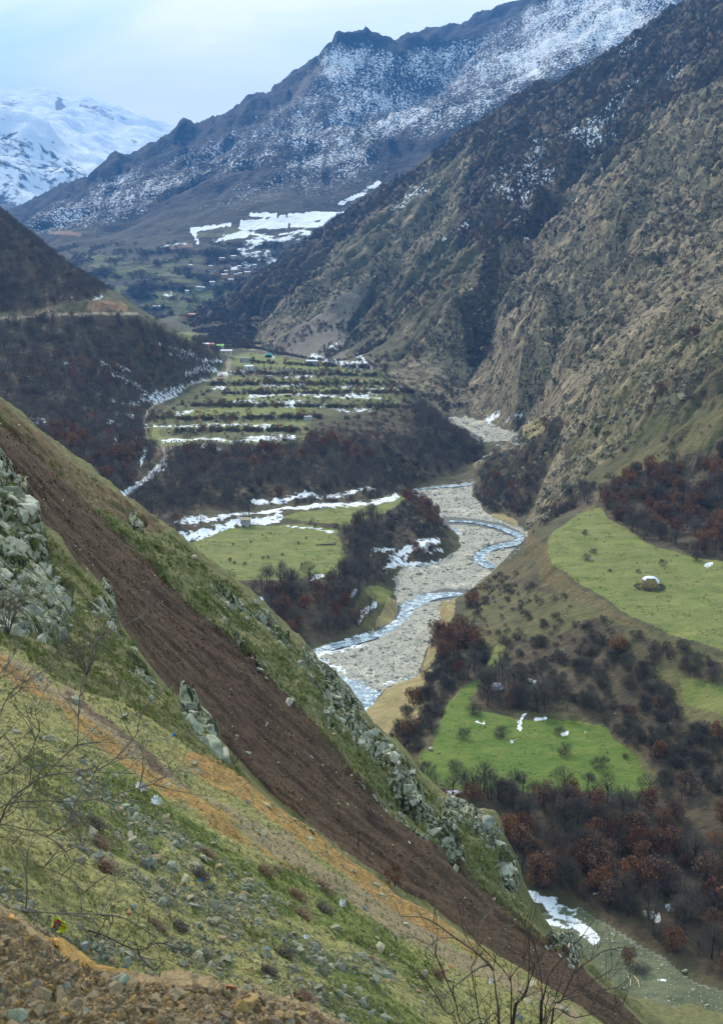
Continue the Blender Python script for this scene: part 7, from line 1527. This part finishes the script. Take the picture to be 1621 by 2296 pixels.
for k, (u_, v_, h_, w_) in enumerate(((212, 1850, 26, 40), (222, 1895, 26, 44), (232, 1950, 34, 40), (448, 1965, 26, 40), (458, 1915, 24, 36), (592, 1955, 28, 44), (402, 2080, 18, 44), (724, 1990, 22, 50), (676, 2055, 26, 40), (636, 2145, 32, 46), (676, 2240, 30, 50), (664, 2010, 24, 50), (722, 2040, 22, 44), (350, 2075, 16, 40), (980, 2190, 30, 24), (600, 2180, 22, 34))):
    weeds(u_, v_, h_, w_, 'clump of dry brown weeds on the road bank, ' + ('upper left near the white bags', 'left, below the first clump', 'left centre, above the stone band', 'centre, left one by the blue scrap', 'centre, above the blue scrap', 'middle, by the stone band', 'left of centre, low and wide', 'right, reddish below the orange band', 'right of centre, above the white scrap', 'lower middle, beside the grey slab', 'bottom, nearest the mound', 'right of centre, upper one', 'right, greyish', 'lower left, reddish and low', 'far right by the bent shrub limb', 'lower centre, small')[k], 60 + k)
# litter
foil, tf, bf_ = new_mat('yellow_foil'); co_ = nd(tf, 'ShaderNodeTexCoord').outputs['Object']; tf.links.new(mixc_(tf, remap(tf, noise_(tf, co_, 14, 3, .5), .4, .6), (.62, .60, .02), (.42, .50, .02)), bf_.inputs['Base Color']); bf_.inputs['Roughness'].default_value = .25; bf_.inputs['Specular IOR Level'].default_value = .6
foilr = mat_plain('red_foil', (.50, .015, .03), rough=.3, var=.2, scale=20, spec=.6); plast = mat_plain('white_plastic', (.72, .70, .70), rough=.5, var=.12, scale=8); pinkp = mat_plain('pink_plastic', (.62, .50, .48), rough=.5, var=.15, scale=8); bluep = mat_plain('blue_plastic', (.04, .18, .55), rough=.4, var=.2, scale=10)
def crumple(name, u_, v_, wpx, hpx, mats, label, cat, seed, red_part=False, group=None, lay=.5):
    p = G1.pick(u_, v_); rng = np.random.default_rng(seed); w_, h_ = wpx * p.y / FPX, hpx * p.y / FPX; nx_, nz_ = 8, 7; vs, fs = [], []
    for j in range(nz_ + 1):
        for i in range(nx_ + 1):
            s_, t = i / nx_ - .5, j / nz_; tw = 1 - .35 * t + .25 * math.sin(3 * t)
            vs.append((s_ * w_ * tw + rng.normal(0, .05) * w_, (.25 * math.sin(s_ * 5 + t * 3) + rng.normal(0, .10) + t * lay) * w_ * .7, t * h_ * (1 - .3 * abs(s_ + .15)) + rng.normal(0, .05) * h_))
    for j in range(nz_):
        for i in range(nx_): k = j * (nx_ + 1) + i; fs.append((k, k + 1, k + nx_ + 2, k + nx_ + 1))
    e = empty(name, (p.x, p.y, p.z + .01)); tag(e, label, cat, group)
    if red_part:
        rd = [f for q, f in enumerate(fs) if q % nx_ in (1, 2, 3, 4) and 2 <= q // nx_ <= 5]; ot = [f for f in fs if f not in rd]
        o = mesh_obj('sheet', vs, ot, mats[0], e); o2 = mesh_obj('printed_panel', vs, rd, mats[1], e)
        sw = MB(); cv = [Vector(vs[4 * (nx_ + 1) + 3]) + Vector((.35 * w_ * .5 * math.cos(a_) * (.3 + .1 * a_), -.012, .2 * h_ * math.sin(a_) * (.3 + .1 * a_))) for a_ in np.linspace(0, 6.2, 14)]; sw.tube(cv, [w_ * .018] * 14, 4); sw.build('swirl_print', plast, e)
    else: o = mesh_obj('sheet', vs, fs, mats[0], e)
    for ob in e.children:
        if ob.name.startswith(('sheet', 'printed')): mo = ob.modifiers.new('thickness', 'SOLIDIFY'); mo.thickness = .002
    return e
crumple('foil_wrapper', 133, 2094, 36, 35, (foil, foilr), 'crumpled yellow and red foil wrapper caught among grey stones at lower left', 'wrapper', 41, True, lay=.3)
crumple('plastic_bag', 352, 1806, 24, 20, (plast,), 'crumpled white plastic bag on the green road bank', 'plastic bag', 42, group='litter on the road bank'); crumple('plastic_scrap', 318, 1776, 30, 18, (pinkp,), 'pinkish white plastic scrap just above the white bag', 'plastic scrap', 43, group='litter on the road bank')
crumple('plastic_scrap', 452, 1978, 9, 6, (bluep,), 'bright blue plastic scrap in the middle of the bank', 'plastic scrap', 44, group='litter on the road bank'); crumple('plastic_scrap', 391, 1652, 8, 7, (bluep,), 'blue scrap at the edge of the orange spoil', 'plastic scrap', 45, group='litter on the road bank')
crumple('plastic_scrap', 768, 2034, 14, 16, (plast,), 'white plastic scrap right of centre on the bank', 'plastic scrap', 46, group='litter on the road bank'); crumple('plastic_scrap', 687, 2108, 16, 9, (plast,), 'small white scrap low on the bank beside a twig', 'plastic scrap', 47, group='litter on the road bank'); crumple('plastic_scrap', 52, 1418, 10, 8, (bluep,), 'blue scrap under the cliff at the left', 'plastic scrap', 48, group='litter on the road bank')
crumple('plastic_scrap', 1100, 2206, 10, 10, (plast,), 'white scrap behind the thick pale limb at bottom centre', 'plastic scrap', 49, group='litter on the road bank')
# feature stones on the bank and mound
def feat(u_, v_, w_, h_, mat, label, var, rz=0.0):
    if mat not in FM: FM[mat] = {}
    if var not in FM[mat]: me_ = V_RK[var % 10].copy(); me_.materials.clear(); me_.materials.append(mat); FM[mat][var] = me_
    stone_thing(u_, v_, w_, label, var, FM[mat][var], G1, .2, (1, .8, h_ / w_), None, 'boulder', 'stone', rz)
FM = {}
bluestone = mat_plain('blue_grey_stone', (.20, .24, .25), var=.2, scale=5); greenst = mat_plain('green_grey_stone', (.23, .26, .18), var=.25, scale=5); orst = mat_plain('orange_stone', (.50, .27, .075), var=.2, scale=6); pinkst = mat_plain('red_stone', (.40, .17, .09), var=.25, scale=6)
feat(190, 2130, 32, 36, bluestone, 'upright blue grey block stone at the edge of the near mound', 1); feat(128, 2118, 42, 26, orst, 'bright orange stone on the crest of the near mound', 2); feat(40, 2290, 80, 60, greenst, 'large green grey stone in the bottom left corner', 3); feat(275, 2208, 62, 34, greenst, 'dark green mossy stone lying on the near mound', 4)
feat(28, 2066, 44, 24, orst, 'broad tan orange stone at the left end of the mound crest', 5); feat(300, 2040, 24, 24, bluestone, 'dark blue grey slab stone standing on the bank left of centre', 6); feat(598, 2135, 34, 32, bluestone, 'blue grey slab beside the brown weeds low on the bank', 7); feat(290, 2050, 22, 16, pinkst, 'reddish stone left of centre on the bank', 8); feat(520, 2218, 46, 20, pinkst, 'flat pinkish stone at the crest of the mound near centre', 9); feat(282, 1816, 40, 26, greenst, 'large pale green grey slab near the upper bank weeds', 1); feat(585, 1986, 26, 20, greenst, 'pale slab in the middle stone band', 3); feat(415, 1815, 18, 18, greenst, 'rounded grey stone right of the white bag', 2); feat(200, 2165, 36, 20, orst, 'cluster stone of ochre below the orange one', 6); feat(1010, 2170, 22, 14, pinkst, 'orange red stone by the bent limb at bottom centre', 7)
print('done', time.time() - T0, len(bpy.data.objects))
